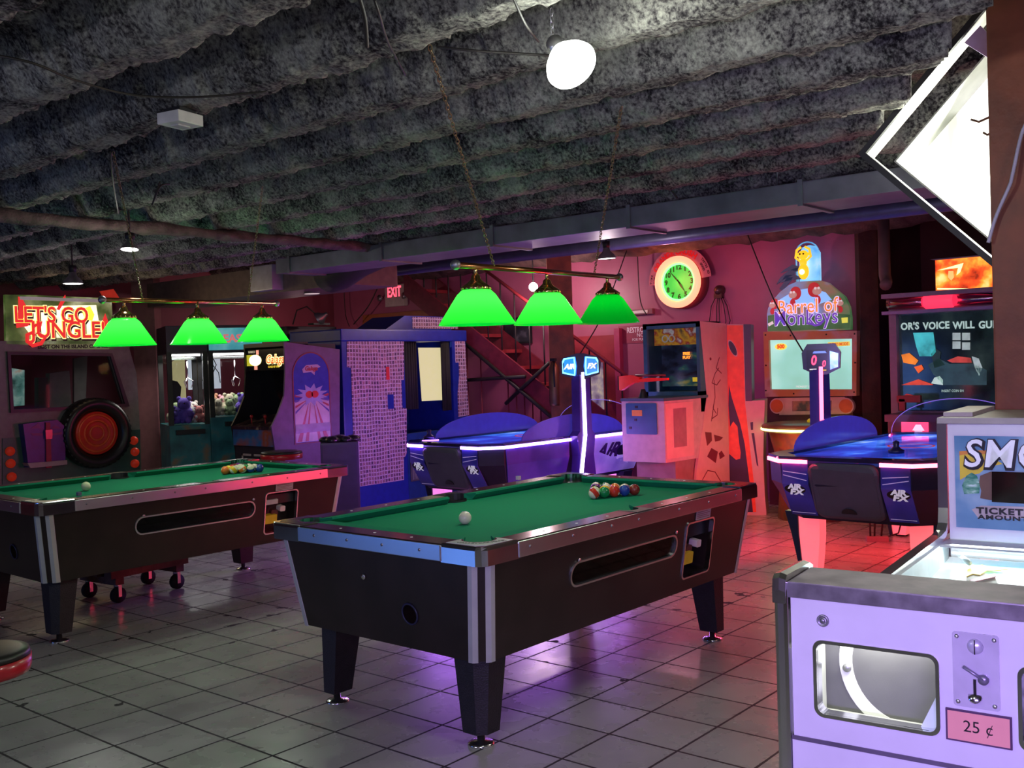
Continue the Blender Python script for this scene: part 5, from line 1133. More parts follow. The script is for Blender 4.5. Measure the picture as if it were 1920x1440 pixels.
# ------------------------------------------------------------------ galactic maze cabinet
A6 = Loc((5.92, 8.30), -90)
t = thing('arcade_cabinet', 'black classic arcade cabinet with an orange marquee and purple side art panel', 'arcade machine', (5.92, 8.30, 0), -90)
xs_ = .33
pr_ = [(y, max(0, z)) for y, z in A6.S([(533, 641), (637, 655), (637, 960), (525, 960), (517, 850), (509, 800), (521, 775), (533, 742), (535, 700)], xs_)]
yk = max(p[0] for p in pr_); ztp = pr_[0][1]
pur = M('plum_side', (.17, .08, .2), .45, var=.15)
sp_ = slab(pr_, SIDE_R(xs_), -.02, 0, 'side_panel', pur, t); slab(pr_, SIDE_L(-xs_), -.02, 0, 'side_panel', black, t)
yf = pr_[0][0]; yc_ = pr_[5][0]; zc_ = pr_[5][1]
mb().box(-xs_ + .02, xs_ - .02, yf + .18, yk - .04, 0, ztp - .02).done('cabinet', M('cab_black', (.02, .016, .022), .5), t)
mb().box(-xs_ + .02, xs_ - .02, yf, yf + .3, ztp - .04, ztp - .0).done('top_board', black, t)
# marquee
mz1, mz0 = ztp - .06, ztp - .27
mq = slab(quad(-xs_ + .02, xs_ - .02, mz0, mz1), FRONT(yf + .02), -.02, 0, 'marquee', M('marquee_black', (.01, .01, .01), .2), t)
yg = glow('marquee_yellow', (1, .8, .15), 2.5)
slab(quad(-.31, -.22, mz0 + .05, mz1 - .05), FRONT(yf + .02), 0, .002, 'yellow_block', glow('olive_light', (.55, .5, .03), .8), mq)
slab(arc(-.17, (mz0 + mz1) / 2 + .0, .10, 0, 345, 23, .055), FRONT(yf + .02), .001, .003, 'bright_maze_logo', glow('marquee_hot', (1, .85, .3), 3.5), mq)
slab(quad(-.19, -.14, mz0 + .01, mz0 + .06), FRONT(yf + .02), 0, .002, 'pink_block', glow('pinkish', (.9, .35, .25), 1), mq); slab(quad(-.15, -.11, mz1 - .05, mz1 - .005), FRONT(yf + .02), 0, .002, 'pink_block', _mc['pinkish'], mq)
FM = lambda x, z, d=.004: ((x, yf + .02 - d, z), (1, 0, 0), (0, 0, 1), (0, -1, 0))
text('maker_lettering', 'NAMCO', .03, FM(-.22, mz1 - .022), glow('dim_cream', (.5, .45, .3), .7), mq, .001, off=.001)
text('script_lettering', 'Galaga', .115, FM(.15, (mz0 + mz1) / 2, .003), glow('script_edge', (1, .75, .3), 2.2), mq, .001, off=.010, shear=.25, sx=.95)
text('script_lettering', 'Galaga', .115, FM(.15, (mz0 + mz1) / 2, .006), glow('script_red', (.9, .12, .02), 1.), mq, .001, off=.001, shear=.25, sx=.95)
text('script_lettering', 'CLASS OF 1981', .028, FM(.13, mz0 + .035), glow('gold', (1, .7, .05), 1.), mq, .001)
# monitor bezel, control panel, front
y1, z1_ = yf + .02, mz0
m = MB(); m.hexa([(-xs_ + .02, y1 + .16, 1.02), (xs_ - .02, y1 + .16, 1.02), (xs_ - .02, y1 + .20, 1.02), (-xs_ + .02, y1 + .20, 1.02), (-xs_ + .02, y1 + .14, z1_), (xs_ - .02, y1 + .14, z1_), (xs_ - .02, y1 + .20, z1_), (-xs_ + .02, y1 + .20, z1_)]); m.done('monitor_glass', M('dark_glass', (.006, .006, .008), .1), t)
m = MB(); m.hexa([(-xs_ + .02, yc_ + .0, .90), (xs_ - .02, yc_ + .0, .90), (xs_ - .02, y1 + .2, .98), (-xs_ + .02, y1 + .2, .98), (-xs_ + .02, yc_, .93), (xs_ - .02, yc_, .93), (xs_ - .02, y1 + .2, 1.04), (-xs_ + .02, y1 + .2, 1.04)]); cp_ = m.done('control_panel', ramp_mat('panel_print', [(.35, (.01, .01, .02)), (.55, (.05, .02, .03)), (.7, (.3, .22, .15))], 14, .3, 0), t)
for x in (-.12, .1): m = MB(); m.rod((x, yc_ + .1, .94), (x, yc_ + .1, 1.01), .006); m.ball((x, yc_ + .1, 1.02), .018, 10); m.done('joystick', M('joystick_red', (.5, .02, .02), .3), cp_)
slab(quad(-xs_ + .02, xs_ - .02, .74, .90), FRONT(yc_ + .01), -.02, 0, 'apron_print', ramp_mat('apron_print', [(.35, (.02, .03, .12)), (.5, (.02, .12, .3)), (.62, (.3, .06, .02)), (.75, (.05, .2, .45))], 3, .4, .03), t)
cdz = slab(quad(-xs_ + .02, xs_ - .02, 0, .74), FRONT(yc_ + .03), -.02, 0, 'front_board', M('board_dark', (.025, .02, .03), .5), t)
m = MB(); 
for (x0, x1, z0, z1) in ((-.2, -.05, .64, .66), (-.2, -.18, .4, .66), (.0, .14, .64, .66), (.12, .14, .4, .66), (-.12, -.04, .5, .58), (-.2, -.1, .42, .45), (.0, .1, .42, .45)): m.box(x0, x1, yc_ + .024, yc_ + .03, z0, z1)
m.done('coin_door_frame', M('pale_metal', (.5, .4, .38), .4), cdz)
# side art
S6 = lambda pts: A6.S(pts, xs_)
a0 = S6([(555, 830), (620, 830), (620, 700)]); cxx = A6.qx(587, 700, xs_)
bl_, br_ = A6.qx(554, 825, xs_)[0], A6.qx(620, 825, xs_)[0]; zb0 = A6.qx(587, 828, xs_)[1]; zt0 = A6.qx(587, 662, xs_)[1]; rr = (br_ - bl_) / 2; cy_ = (bl_ + br_) / 2
ft = SIDE_R(xs_)
out_ = [(bl_, zb0), (br_, zb0)] + arc(cy_, zt0 - rr, rr, 0, 180, 16)
slab([(a, b) for a, b in out_], ft, 0, .003, 'side_art', M('art_blue', (.05, .06, .45), .25), sp_)
m = MB(); o2 = [(bl_ - .012, zb0 - .012), (br_ + .012, zb0 - .012)] + arc(cy_, zt0 - rr, rr + .012, 0, 180, 16); m.plate(o2, [out_[::-1]], ft, 0, .005); m.done('art_edge', M('art_edge', (.25, .03, .06), .4), sp_)
cz0 = A6.qx(587, 742, xs_)[1]; hz = cz0 - zb0
pk = M('art_pink', (.65, .45, .6), .3); rd_ = M('art_red', (.5, .05, .08), .3)
slab([(bl_ + .005, zb0 + .005), (br_ - .005, zb0 + .005), (br_ - .005, cz0 - .05), (cy_, cz0 + .02), (bl_ + .005, cz0 - .05)], ft, .003, .0042, 'rays_ground', pk, sp_)
for k, (xa_, xb2) in enumerate(((-1, -.72), (-.5, -.3), (.3, .5), (.72, 1))):
    slab([(cy_ + rr * .9 * xa_, zb0 + .01), (cy_ + rr * .9 * xb2, zb0 + .01), (cy_ + rr * .12 * (xa_ + xb2), cz0 - .07)], ft, .0042, .0055, 'red_ray', rd_, sp_)
for s_ in (-1, 1):
    for k in range(4): slab([(cy_ + s_ * rr * .95, cz0 - .17 + k * .055), (cy_ + s_ * rr * .95, cz0 - .145 + k * .055), (cy_ + s_ * rr * .25, cz0 - .045 + k * .01)], ft, .0042, .0055, 'side_ray', rd_ if k % 2 else M('art_violet', (.12, .06, .4), .3), sp_)
star = []
for k in range(22): a_ = PI * 2 * k / 22; r_ = rr * (.95 if k % 2 else .55); star.append((cy_ + r_ * math.cos(a_), cz0 + .01 + r_ * .55 * math.sin(a_)))
slab(star, ft, .0055, .0068, 'burst', M('art_lilac', (.4, .35, .7), .3), sp_)
for s_ in (-1, 1): slab(arc(cy_ + s_ * .035, cz0 + .015, .045, 0, 345, 15, .035), ft, .007, .009, 'red_bug_shape', M('art_red_bright', (.7, .05, .06), .25), sp_)
lz = A6.qx(583, 692, xs_)[1]
slab([(cy_ - .11, lz + .0), (cy_ - .06, lz + .04), (cy_ + .08, lz + .045), (cy_ + .12, lz + .02), (cy_ + .05, lz - .0), (cy_ + .04, lz - .06), (cy_ + .0, lz - .03), (cy_ - .1, lz - .035)], ft, .004, .0055, 'art_logo_back', M('logo_pale', (.55, .4, .6), .3), sp_)
text('art_lettering', 'Galaga', .06, ((xs_ + .0065, cy_, lz + .005), (0, 1, 0), (0, 0, 1), (1, 0, 0)), rd_, sp_, .0008, off=.002, shear=.2)
zz = A6.qx(587, 802, xs_)[1]
m = MB(); m.rings([[(xs_ + .006 + .006 * math.sin(PI * k / 4), y_, zz - .04 + .02 * k) for k in range(5)] + [(xs_ + .003, y_, zz + .045), (xs_ + .003, y_, zz - .045)] for y_ in (bl_ + .003, br_ - .003)]); m.done('curved_vinyl_fold', M('glossy_vinyl', (.55, .4, .75), .12, coat=.6), sp_)
# ------------------------------------------------------------------ dark violet bin and box by the stool
p = PZ(630, 822, .74)
t = thing('storage_bin', 'dark violet bin with black bags on it in front of the photo booth', 'bin', (5.90, 6.98, 0), -40)
mb().box(-.165, .165, -.15, .15, 0, .82, .02).done('bin_body', M('violet_bin', (.035, .018, .07), .4), t)
for k in range(5): m = MB(); m.ball((-.12 + .06 * k, .03 * (-1) ** k, .835), .055 + .01 * (k % 3), 10, (1.1, 1.6, .6)); m.done('black_bag', M('bin_liner', (.015, .012, .02), .2, bump=.4), t)
# ------------------------------------------------------------------ prize cranes
CO = PD(315, 700, 10.8); A7 = Loc((CO.x, CO.y), -24)
def crane(k, x0, x1, zfloor, label, head):
    t = thing('claw_machine', label, 'claw machine', along((CO.x, CO.y, 0), -24, (x0 + x1) / 2, 0, 0), -24); w_ = (x1 - x0) / 2 - .004; zt = 1.98; D_ = .8
    tealb = ramp_mat('crane_print_%d' % k, [(.35, (.01, .07, .08)), (.55, (.02, .16, .17)), (.66, (.2, .12, .06)), (.75, (.35, .3, .3))], 4, .4, .04)
    mb().box(-w_, w_, 0, D_, 0, zfloor, .005).done('cabinet', tealb, t)
    mb().box(-w_, w_, 0, D_, 1.68, zt, .005).done('header', M('crane_header', (.05, .04, .06), .4), t)
    for x in (-w_, w_ - .05):
        for y in (0, D_ - .05): mb().box(x, x + .05, y - .002, y + .05, zfloor, 1.70).done('corner_post', black, t)
    mb().box(-w_ + .05, w_ - .05, .01, .016, zfloor, 1.68).done('front_glass', clear('crane_glass', (.93, .95, .97), .15), t)
    mb().box(-w_ + .05, w_ - .05, D_ - .02, D_ - .014, zfloor, 1.68).done('rear_glass', _mc['crane_glass'], t)
    m = MB(); m.box(-w_ + .06, w_ - .06, .36, .39, 1.62, 1.65); m.rod((.05, .37, 1.62), (.05, .37, 1.42), .006)
    for a in (0, 120, 240): m.tube([(.05, .37, 1.42), (.05 + .06 * math.cos(R(a)), .37 + .06 * math.sin(R(a)), 1.38), (.05 + .035 * math.cos(R(a)), .37 + .035 * math.sin(R(a)), 1.31)], .005, 6)
    m.done('claw', chrome, t)
    mb().box(-w_ + .06, w_ - .06, .1, .14, 1.655, 1.675).done('tube_light', glow('crane_tube', (1, .97, .9), 5), t)
    light('crane_light', 'AREA', along((CO.x, CO.y, 0), -24, (x0 + x1) / 2, .35, 1.6), 5, (1, .95, .88), (.4, .4), along((CO.x, CO.y, 0), -24, (x0 + x1) / 2, .35, .5))
    if head:
        slab(quad(-w_ + .01, w_ - .01, 1.71, 1.95), FRONT(), 0, .006, 'lit_header', ramp_mat('head_print', [(.3, (.02, .2, .35)), (.5, (.1, .5, .55)), (.7, (.3, .7, .7))], 3, .4, .5), t)
        text('header_lettering', 'EASY', .12, ((.0, -.008, 1.83), (1, 0, 0), (0, 0, 1), (0, -1, 0)), glow('header_red', (.8, .2, .2), .7), t, .001, off=.004)
    slab(quad(-.12, .12, .12, .42), FRONT(), 0, .012, 'prize_door', M('prize_door', (.12, .04, .05), .4), t)
    m = MB(); m.box(-.15, .15, -.06, 0, zfloor - .1, zfloor - .05, .004); m.done('joystick_shelf', blackm, t)
    cols = [(.16, .09, .5), (.6, .2, .18), (.55, .5, .35), (.6, .55, .5), (.5, .25, .15), (.3, .4, .2), (.65, .6, .58), (.6, .3, .35)]
    names = ['violet', 'coral', 'cream', 'grey-white', 'orange-brown', 'olive', 'white', 'pink']
    rr = random.Random(k + 3); n = 0
    for iy in range(3):
        for ix in range(4):
            ci = (ix * 3 + iy * 5 + k * 2) % 8; r_ = rr.uniform(.06, .085)
            lx = -w_ + .11 + (2 * w_ - .22) * ix / 3 + rr.uniform(-.012, .012); ly = .10 + .19 * iy; z = zfloor + .012
            if k == 0 and (ix, iy) == (1, 0): ci, r_ = 0, .1
            m = MB(); m.ball((0, 0, r_ * .95), r_, 14, (1.05, 1, .95)); m.ball((0, -r_ * .25, r_ * 2.1), r_ * .72, 14)
            for s_ in (-1, 1): m.ball((s_ * r_ * .55, -r_ * .2, r_ * 2.7), r_ * .28, 8); m.ball((s_ * r_ * .75, -r_ * .6, r_ * 1.1), r_ * .36, 8, (1, 1.4, 1)); m.ball((s_ * r_ * .6, -r_ * .8, r_ * .4), r_ * .38, 8)
            o = m.done('plush_toy', M('plush_%d' % ci, cols[ci], .95, var=.15, ns=30, bump=.6))
            pz = along((CO.x, CO.y, 0), -24, (x0 + x1) / 2 + lx, ly, z); o.location = pz; o.rotation_euler = (0, 0, R(-24 + rr.uniform(-30, 30))); n += 1
            row = ('front', 'middle', 'rear')[iy]; pos = ('far left', 'left of centre', 'right of centre', 'far right')[ix]
            tag(o, '%s plush toy, %s of the %s row in the %s prize crane' % (names[ci], pos, row, ('left' if k == 0 else 'right')), 'plush toy', 'plush toys in the prize cranes')
            m = MB()
            for s_ in (-1, 1): m.ball((s_ * r_ * .25, -r_ * .92, r_ * 2.2), r_ * .1, 6)
            m.done('eyes', black, o)
    return t
xm = A7.q(391, 700)[0]; xe = A7.q(472, 700)[0] + .04
crane(0, A7.q(313, 700)[0], xm, A7.q(350, 797)[1], 'left prize crane full of plush toys with a plain dark header', False)
crane(1, xm, max(xe, xm + .6), A7.q(400, 783)[1], 'right prize crane with a lit turquoise header partly behind the black game', True)
# picture hung behind the cranes, and cream panel
p0 = PY(352, 664, 11.22); p1 = PY(415, 728, 11.22); cx_ = (p0.x + p1.x) / 2; cz_ = (p0.z + p1.z) / 2; w_ = (p1.x - p0.x) / 2; h_ = (p0.z - p1.z) / 2
t = thing('wall_poster', 'white lit poster with a red heart-like shape and black swirls seen through the prize cranes', 'poster', (cx_, 11.235, cz_))
pb = slab(quad(-w_, w_, -h_, h_), FRONT(0), -.004, .012, 'poster_sheet', M('poster_white', (.8, .82, .84), .5, emit=(.8, .85, .9), es=.55), t)
slab([(-.03, .0), (.0, .07), (.05, .09), (.08, .04), (.06, -.03), (.02, -.09), (.0, -.09), (-.0, -.02)], FRONT(0), .012, .015, 'red_shape', glow('poster_red', (.8, .03, .05), .7), pb)
for pts in ([(.12, .18), (.17, .08), (.12, -.02), (.05, -.1), (-.02, -.17)], [(.02, .05), (.12, .08), (.2, -.02), (.22, -.15)], [(-.12, .12), (-.06, .15), (.0, .12)], [(-.1, -.12), (-.05, -.1), (0, -.13)]):
    m = MB(); m.tube([(x, -.016, z) for x, z in pts], .006, 6); m.done('black_swirl', wire, pb)
p0 = PY(321, 668, 11.22); p1 = PY(350, 756, 11.22)
t = thing('wall_panel', 'cream yellow panel with a dark rounded shape seen through the left prize crane', 'panel', ((p0.x + p1.x) / 2, 11.235, (p0.z + p1.z) / 2)); w_ = (p1.x - p0.x) / 2; h_ = (p0.z - p1.z) / 2
slab([(-w_, -h_), (w_, -h_), (w_, h_), (-w_, h_ * .75)], FRONT(0), -.004, .01, 'panel_face', M('cream_yellow', (.6, .52, .25), .5, emit=(.7, .6, .28), es=.45), t)
slab([(-w_, -h_), (-.0, -h_), (.03, -h_ * .3), (-.02, -.02), (-w_, 0)], FRONT(0), .01, .014, 'dark_shape', blackm, t)
# ------------------------------------------------------------------ jungle ride cabinet (faces the room)
A8 = Loc((4.35, 10.05), -3)
t = thing('ride_cabinet', 'large jeep-shaped shooting ride with a glowing red and yellow jungle marquee and a spare tyre', 'arcade machine', (4.35, 10.05, 0), -3)
Q8 = lambda pts, y=0.: A8.P(pts, y)
gry = M('jeep_grey', (.17, .17, .155), .45, var=.2); grn = M('jeep_green', (.04, .11, .09), .45, var=.35, ns=5); xL = A8.q(-30, 800)[0]; xR = A8.q(262, 800)[0]
zt_ = A8.q(100, 650)[1]; zw0 = A8.q(100, 765)[1]
win = Q8([(18, 665), (205, 668), (232, 757), (24, 768)])
body = [(xL, 0), (xR, 0), (xR, zw0 - .1), A8.q(256, 700), A8.q(243, 655), (A8.q(243, 640)[0], zt_ + .06), (xL, zt_ + .06)]
m = MB(); m.plate(body, [win[::-1]], FRONT(), -.06, 0); m.done('rear_panel', gry, t)
slab(Q8([(4, 822), (262, 805), (262, 1000), (4, 1000)]), FRONT(), 0, .012, 'lower_panel', grn, t)
mb().box(xL, xR - .05, .3, .9, 0, .9).done('chassis', M('chassis_dark', (.03, .025, .03), .6), t)
mb().box(xL, xR - .08, .06, .9, zt_ + .0, zt_ + .06).done('roof', blackm, t)
m = MB(); m.plate([(win[0][0] - .03, win[0][1] + .03), (win[1][0] + .02, win[1][1] + .03), (win[2][0] + .05, win[2][1] - .03), (win[3][0] - .03, win[3][1] - .03)], [win[::-1]], FRONT(), 0, .03); m.done('window_frame', M('frame_black', (.02, .02, .025), .4), t)
slab(win, FRONT(.02), -.004, 0, 'window_pane', clear('tinted_pane', (.7, .7, .72), .25), t)
slab(Q8([(20, 690), (46, 694), (46, 760), (26, 762)], .8), FRONT(.8), -.03, 0, 'game_screen', ramp_mat('jungle_screen', [(.3, (.02, .1, .08)), (.45, (.15, .35, .3)), (.6, (.45, .65, .55)), (.75, (.6, .2, .08))], 7, .2, .7), t)
slab(Q8([(72, 708), (90, 708), (90, 768), (72, 768)], .5), FRONT(.5), -.1, 0, 'seat_back', M('grey_seat', (.12, .12, .12), .6), t)
slab(Q8([(93, 700), (130, 695), (135, 768), (93, 768)], .6), FRONT(.6), -.1, 0, 'seat_back', M('grey_seat2', (.32, .32, .3), .6), t)
slab(Q8([(139, 672), (164, 668), (160, 768), (139, 768)], .8), FRONT(.8), -.04, 0, 'inner_board', M('inner_grey', (.4, .38, .36), .6), t)
# tyre
tc_ = A8.q(182, 812, -.1); rT = (A8.q(182, 748, -.1)[1] - A8.q(182, 880, -.1)[1]) / 2
m = MB(); m.sm = True
prof = [(rT * .60, -.03), (rT * .66, .10), (rT * .82, .15), (rT * .95, .13), (rT, .08), (rT, -.06), (rT * .9, -.1), (rT * .6, -.1)]
m.lathe([(a, b) for a, b in prof], (tc_[0], -.02, tc_[1]), (0, -1, 0), 56)
m.sm = False
for k in range(40):
    a_ = 2 * PI * k / 40; ca, sa = math.cos(a_), math.sin(a_); c_ = Vector((tc_[0] + ca * rT * .97, -.11, tc_[1] + sa * rT * .97)); uu = Vector((ca, 0, sa)); vv = Vector((-sa, 0, ca))
    m.hexa([c_ - uu * .03 - vv * .012 + Vector((0, .05, 0)), c_ + uu * .015 - vv * .012 + Vector((0, .05, 0)), c_ + uu * .015 + vv * .012 + Vector((0, .05, 0)), c_ - uu * .03 + vv * .012 + Vector((0, .05, 0)),
            c_ - uu * .03 - vv * .012 - Vector((0, .045, 0)), c_ + uu * .005 - vv * .012 - Vector((0, .03, 0)), c_ + uu * .005 + vv * .012 - Vector((0, .03, 0)), c_ - uu * .03 + vv * .012 - Vector((0, .045, 0))])
ty = m.done('spare_tyre', M('tyre_rubber', (.014, .014, .014), .35), t)
m = MB(); m.lathe([(rT * .62, .02), (rT * .60, .05), (rT * .5, .03), (rT * .4, .05), (rT * .34, .02), (rT * .2, .04), (rT * .1, .03), (0, .035)], (tc_[0], -.06, tc_[1]), (0, -1, 0), 40); m.done('wheel_disc', M('red_wheel', (.6, .03, .015), .3, emit=(.7, .04, .02), es=.02), ty)
for r_, y_ in ((.52, .062), (.36, .06), (.2, .058)): m = MB(); m.tube([(tc_[0] + rT * r_ * math.cos(2 * PI * k / 40), -.04 - y_, tc_[1] + rT * r_ * math.sin(2 * PI * k / 40)) for k in range(40)], .012, 8, True); m.done('wheel_ring', M('ring_orange', (.8, .12, .03), .25), ty)
# case with strap
bx_ = Q8([(38, 795), (102, 787), (117, 800), (117, 868), (48, 876)], -.05)
cs = slab(bx_, FRONT(), 0, .12, 'equipment_case', M('violet_blue_case', (.035, .03, .22), .35, var=.3, ns=9), t)
slab(Q8([(44, 868), (118, 862), (118, 870), (50, 877)], -.05), FRONT(), .0, .15, 'case_sill', M('pale_sill', (.4, .3, .32), .5), t)
slab(Q8([(79, 792), (87, 792), (90, 876), (80, 877)], -.05), FRONT(), .12, .14, 'red_strap', M('strap_red', (.3, .02, .03), .4), cs)
slab(Q8([(77, 806), (90, 805), (90, 822), (78, 823)], -.05), FRONT(), .14, .155, 'buckle', M('buckle', (.35, .1, .1), .3, .5), cs)
for pts in ([(52, 803), (66, 793), (72, 803)], [(90, 803), (96, 796), (108, 803)], [(52, 812), (74, 812), (74, 817), (55, 816)], [(92, 812), (110, 810), (110, 814), (92, 816)]): slab(Q8(pts, -.05), FRONT(), .12, .125, 'purple_mark', M('mauve_print', (.2, .04, .18), .4), cs)
for px, py in ((18, 846), (19, 869), (21, 894), (250, 826), (252, 847), (252, 869), (253, 892)):
    c_ = A8.q(px, py, -.01); m = MB(); m.lathe([(.045, 0), (.045, .02), (.038, .035), (.0, .045)], (c_[0], -.01, c_[1]), (0, -1, 0), 18); m.done('red_reflector', M('reflector_red', (.6, .03, .01), .2, emit=(.8, .05, .02), es=.12), t)
# marquee
mg = slab(Q8([(6, 553), (60, 554), (205, 560), (210, 655), (8, 645)], .05), FRONT(.0), -.05, 0, 'marquee_box', ramp_mat('marquee_jungle', [(.3, (.02, .05, .01)), (.45, (.08, .14, .03)), (.58, (.3, .35, .15)), (.7, (.75, .8, .6))], 3.2, .4, .5), t)
slab(Q8([(36, 556), (206, 562), (206, 568), (36, 562)]), FRONT(-.0), 0, .02, 'top_rail', M('marquee_rail', (.6, .58, .56), .35, emit=(.6, .6, .55), es=.2), mg)
slab(Q8([(45, 575), (180, 572), (186, 610), (180, 635), (60, 632), (40, 605)]), FRONT(), .0, .004, 'light_centre', ramp_mat('warm_lit_plate', [(.3, (.8, .7, .2)), (.6, (1, .95, .7))], 4, .4, 1.6), mg)
FJ = lambda px, py, d: ((A8.q(px, py, 0)[0], -d, A8.q(px, py, 0)[1]), (1, 0, 0), (0, 0, 1), (0, -1, 0))
jr = glow('jungle_red', (.85, .03, .03), .85); jy = glow('jungle_yellow', (1, .8, .1), 1.3); jb = M('jungle_shadow', (.03, .02, .01), .5)
for word, px, py, sz, sxx in (("LET'S GO", 96, 592, .22, .82), ('JUNGLE!', 128, 620, .235, .86)):
    text('marquee_lettering', word, sz, FJ(px + 2, py + 3, .008), jb, mg, .002, off=.017, sx=sxx)
    text('marquee_lettering', word, sz, FJ(px, py, .014), glow('jungle_pale', (1, .75, .5), 1.1), mg, .002, off=.014, sx=sxx)
    text('marquee_lettering', word, sz, FJ(px, py, .019), jy, mg, .002, off=.009, sx=sxx)
    text('marquee_lettering', word, sz, FJ(px, py, .024), jr, mg, .002, off=.004, sx=sxx)
def flame(pts, nm='letter_flame'):
    q_ = Q8(pts); o1 = slab(q_, FRONT(), .010, .019, nm, jr, mg); return o1
flame([(30, 615), (28, 600), (34, 580), (33, 556), (42, 563), (50, 578), (44, 592), (40, 603), (52, 606), (60, 602), (50, 612)])
flame([(105, 580), (112, 566), (121, 553), (122, 562), (116, 572), (110, 582)])
flame([(190, 622), (190, 605), (196, 588), (201, 602), (199, 618), (193, 630)])
m = MB(); q_ = Q8([(62, 612), (75, 604), (70, 625), (84, 632), (76, 644), (60, 648), (50, 640), (50, 628), (58, 624), (63, 630)]); m.tube([(x, -.015, z) for x, z in q_], .02, 8); m.done('letter_swirl', jr, mg)
q_ = Q8([(152, 580), (168, 574), (176, 590), (172, 602), (158, 598)]); slab(q_, FRONT(), .008, .012, 'yellow_creature', glow('leaf_yellow', (.8, .9, .05), 1.2), mg)
slab(Q8([(70, 645), (200, 645), (205, 655), (90, 655)]), FRONT(), .0, .006, 'subtitle_strip', M('subtitle', (.12, .13, .06), .5, emit=(.2, .22, .1), es=.4), mg)
text('subtitle_lettering', 'LOST ON THE ISLAND OF SPICE', .05, FJ(138, 650, .008), M('subtitle_dark', (.01, .02, .01), .5), mg, .001, off=.002)
slab(Q8([(188, 546), (212, 542), (228, 566), (214, 568), (196, 560)]), FRONT(.0), -.02, .01, 'red_ornament', M('ornament_red', (.7, .05, .03), .4, emit=(.8, .05, .02), es=.25), t)
light('marquee_light', 'AREA', along((4.35, 10.05, 0), -3, A8.q(110, 605)[0], -.15, A8.q(110, 605)[1]), 3, (1, .85, .5), (1., .4), along((4.35, 10.05, 0), -3, .3, -3, 1.5))
# ------------------------------------------------------------------ neon clock
ck = PX(1275, 529, XW - .12)
t = thing('neon_clock', 'round neon wall clock with a green dial, pink-orange ring and an arched advertising board', 'clock', (XW - .10, ck.y, ck.z), -90)
Rr = .277
m = MB(); m.lathe([(Rr + .005, -.1), (Rr + .005, .018)], (0, 0, 0), (0, -1, 0), 48); m.done('case', M('case_red', (.3, .03, .03), .4), t)
m = MB(); m.tube([(Rr * .86 * math.cos(2 * PI * k / 48), -.07, Rr * .86 * math.sin(2 * PI * k / 48)) for k in range(48)], .036, 10, True); m.done('neon_ring', glow('neon_orange', (1, .27, .15), 2.2), t)
m = MB(); m.tube([(Rr * .69 * math.cos(2 * PI * k / 48), -.055, Rr * .69 * math.sin(2 * PI * k / 48)) for k in range(48)], .012, 8, True); m.done('neon_tube', glow('neon_green', (.15, 1, .25), 2.2), t)
dl = slab(arc(0, 0, Rr * .74, 0, 354, 59), FRONT(-.03), 0, .01, 'dial', M('dial_green', (.03, .3, .06), .4, emit=(.03, .75, .08), es=.6, var=.1), t)
dg_ = M('dial_numeral', (.005, .05, .005), .5)
for h in range(1, 13):
    a_ = R(90 - 30 * h); text('numeral', str(h), .072, ((math.cos(a_) * Rr * .56, -.043, math.sin(a_) * Rr * .56), (1, 0, 0), (0, 0, 1), (0, -1, 0)), dg_, dl, .001, off=.003)
for nm, ang, ln, wd in (('hour_hand', 90 - 30 * 4.88, Rr * .50, .012), ('minute_hand', 90 - 6 * 53, Rr * .66, .008)):
    a_ = R(ang); d_ = (math.cos(a_), math.sin(a_)); n_ = (-d_[1] * wd, d_[0] * wd)
    slab([(-d_[0] * .03 - n_[0] * .5, -d_[1] * .03 - n_[1] * .5), (d_[0] * ln * .3 - n_[0], d_[1] * ln * .3 - n_[1]), (d_[0] * ln, d_[1] * ln), (d_[0] * ln * .3 + n_[0], d_[1] * ln * .3 + n_[1]), (-d_[0] * .03 + n_[0] * .5, -d_[1] * .03 + n_[1] * .5)], FRONT(-.045), 0, .003, nm, dg_, t)
brd = arc(0, 0, Rr * 1.36, 5, 182, 40) + arc(0, 0, Rr * .96, 182, 5, 40)
ab = slab(brd, FRONT(-.02), 0, .01, 'arched_board', M('pink_board', (.5, .16, .2), .4), t)
def arctext(word, r_, a0, a1, sz, mat, **k):
    for i, ch_ in enumerate(word):
        if ch_ == ' ': continue
        a_ = R(a0 + (a1 - a0) * (i + .5) / len(word)); uu = (math.sin(a_), 0, -math.cos(a_)); vv = (math.cos(a_), 0, math.sin(a_))
        text('board_lettering', ch_, sz, ((math.cos(a_) * r_, -.032, math.sin(a_) * r_), uu, vv, (0, -1, 0)), mat, ab, .001, **k)
rl = M('board_red', (.6, .01, .015), .4, emit=(.7, .02, .02), es=.25); bk_ = M('board_dark_print', (.06, .005, .01), .5)
arctext('ORANGE', Rr * 1.15, 155, 100, .075, rl, off=.004); arctext('CRUSH', Rr * 1.15, 97, 50, .085, rl, off=.004)
arctext('TIME', Rr * 1.25, 180, 163, .03, bk_, off=.001); arctext('FOR', Rr * 1.1, 180, 165, .03, bk_, off=.001); arctext('TASTES SO', Rr * 1.27, 40, 10, .032, bk_, off=.001); arctext('GOOD', Rr * 1.12, 35, 18, .032, bk_, off=.001)
light('neon_red_light', 'POINT', (XW - .35, ck.y, ck.z), 7, (1, .15, .08), .15); light('neon_green_light', 'POINT', (XW - .22, ck.y, ck.z), .5, (.2, 1, .2), .1)
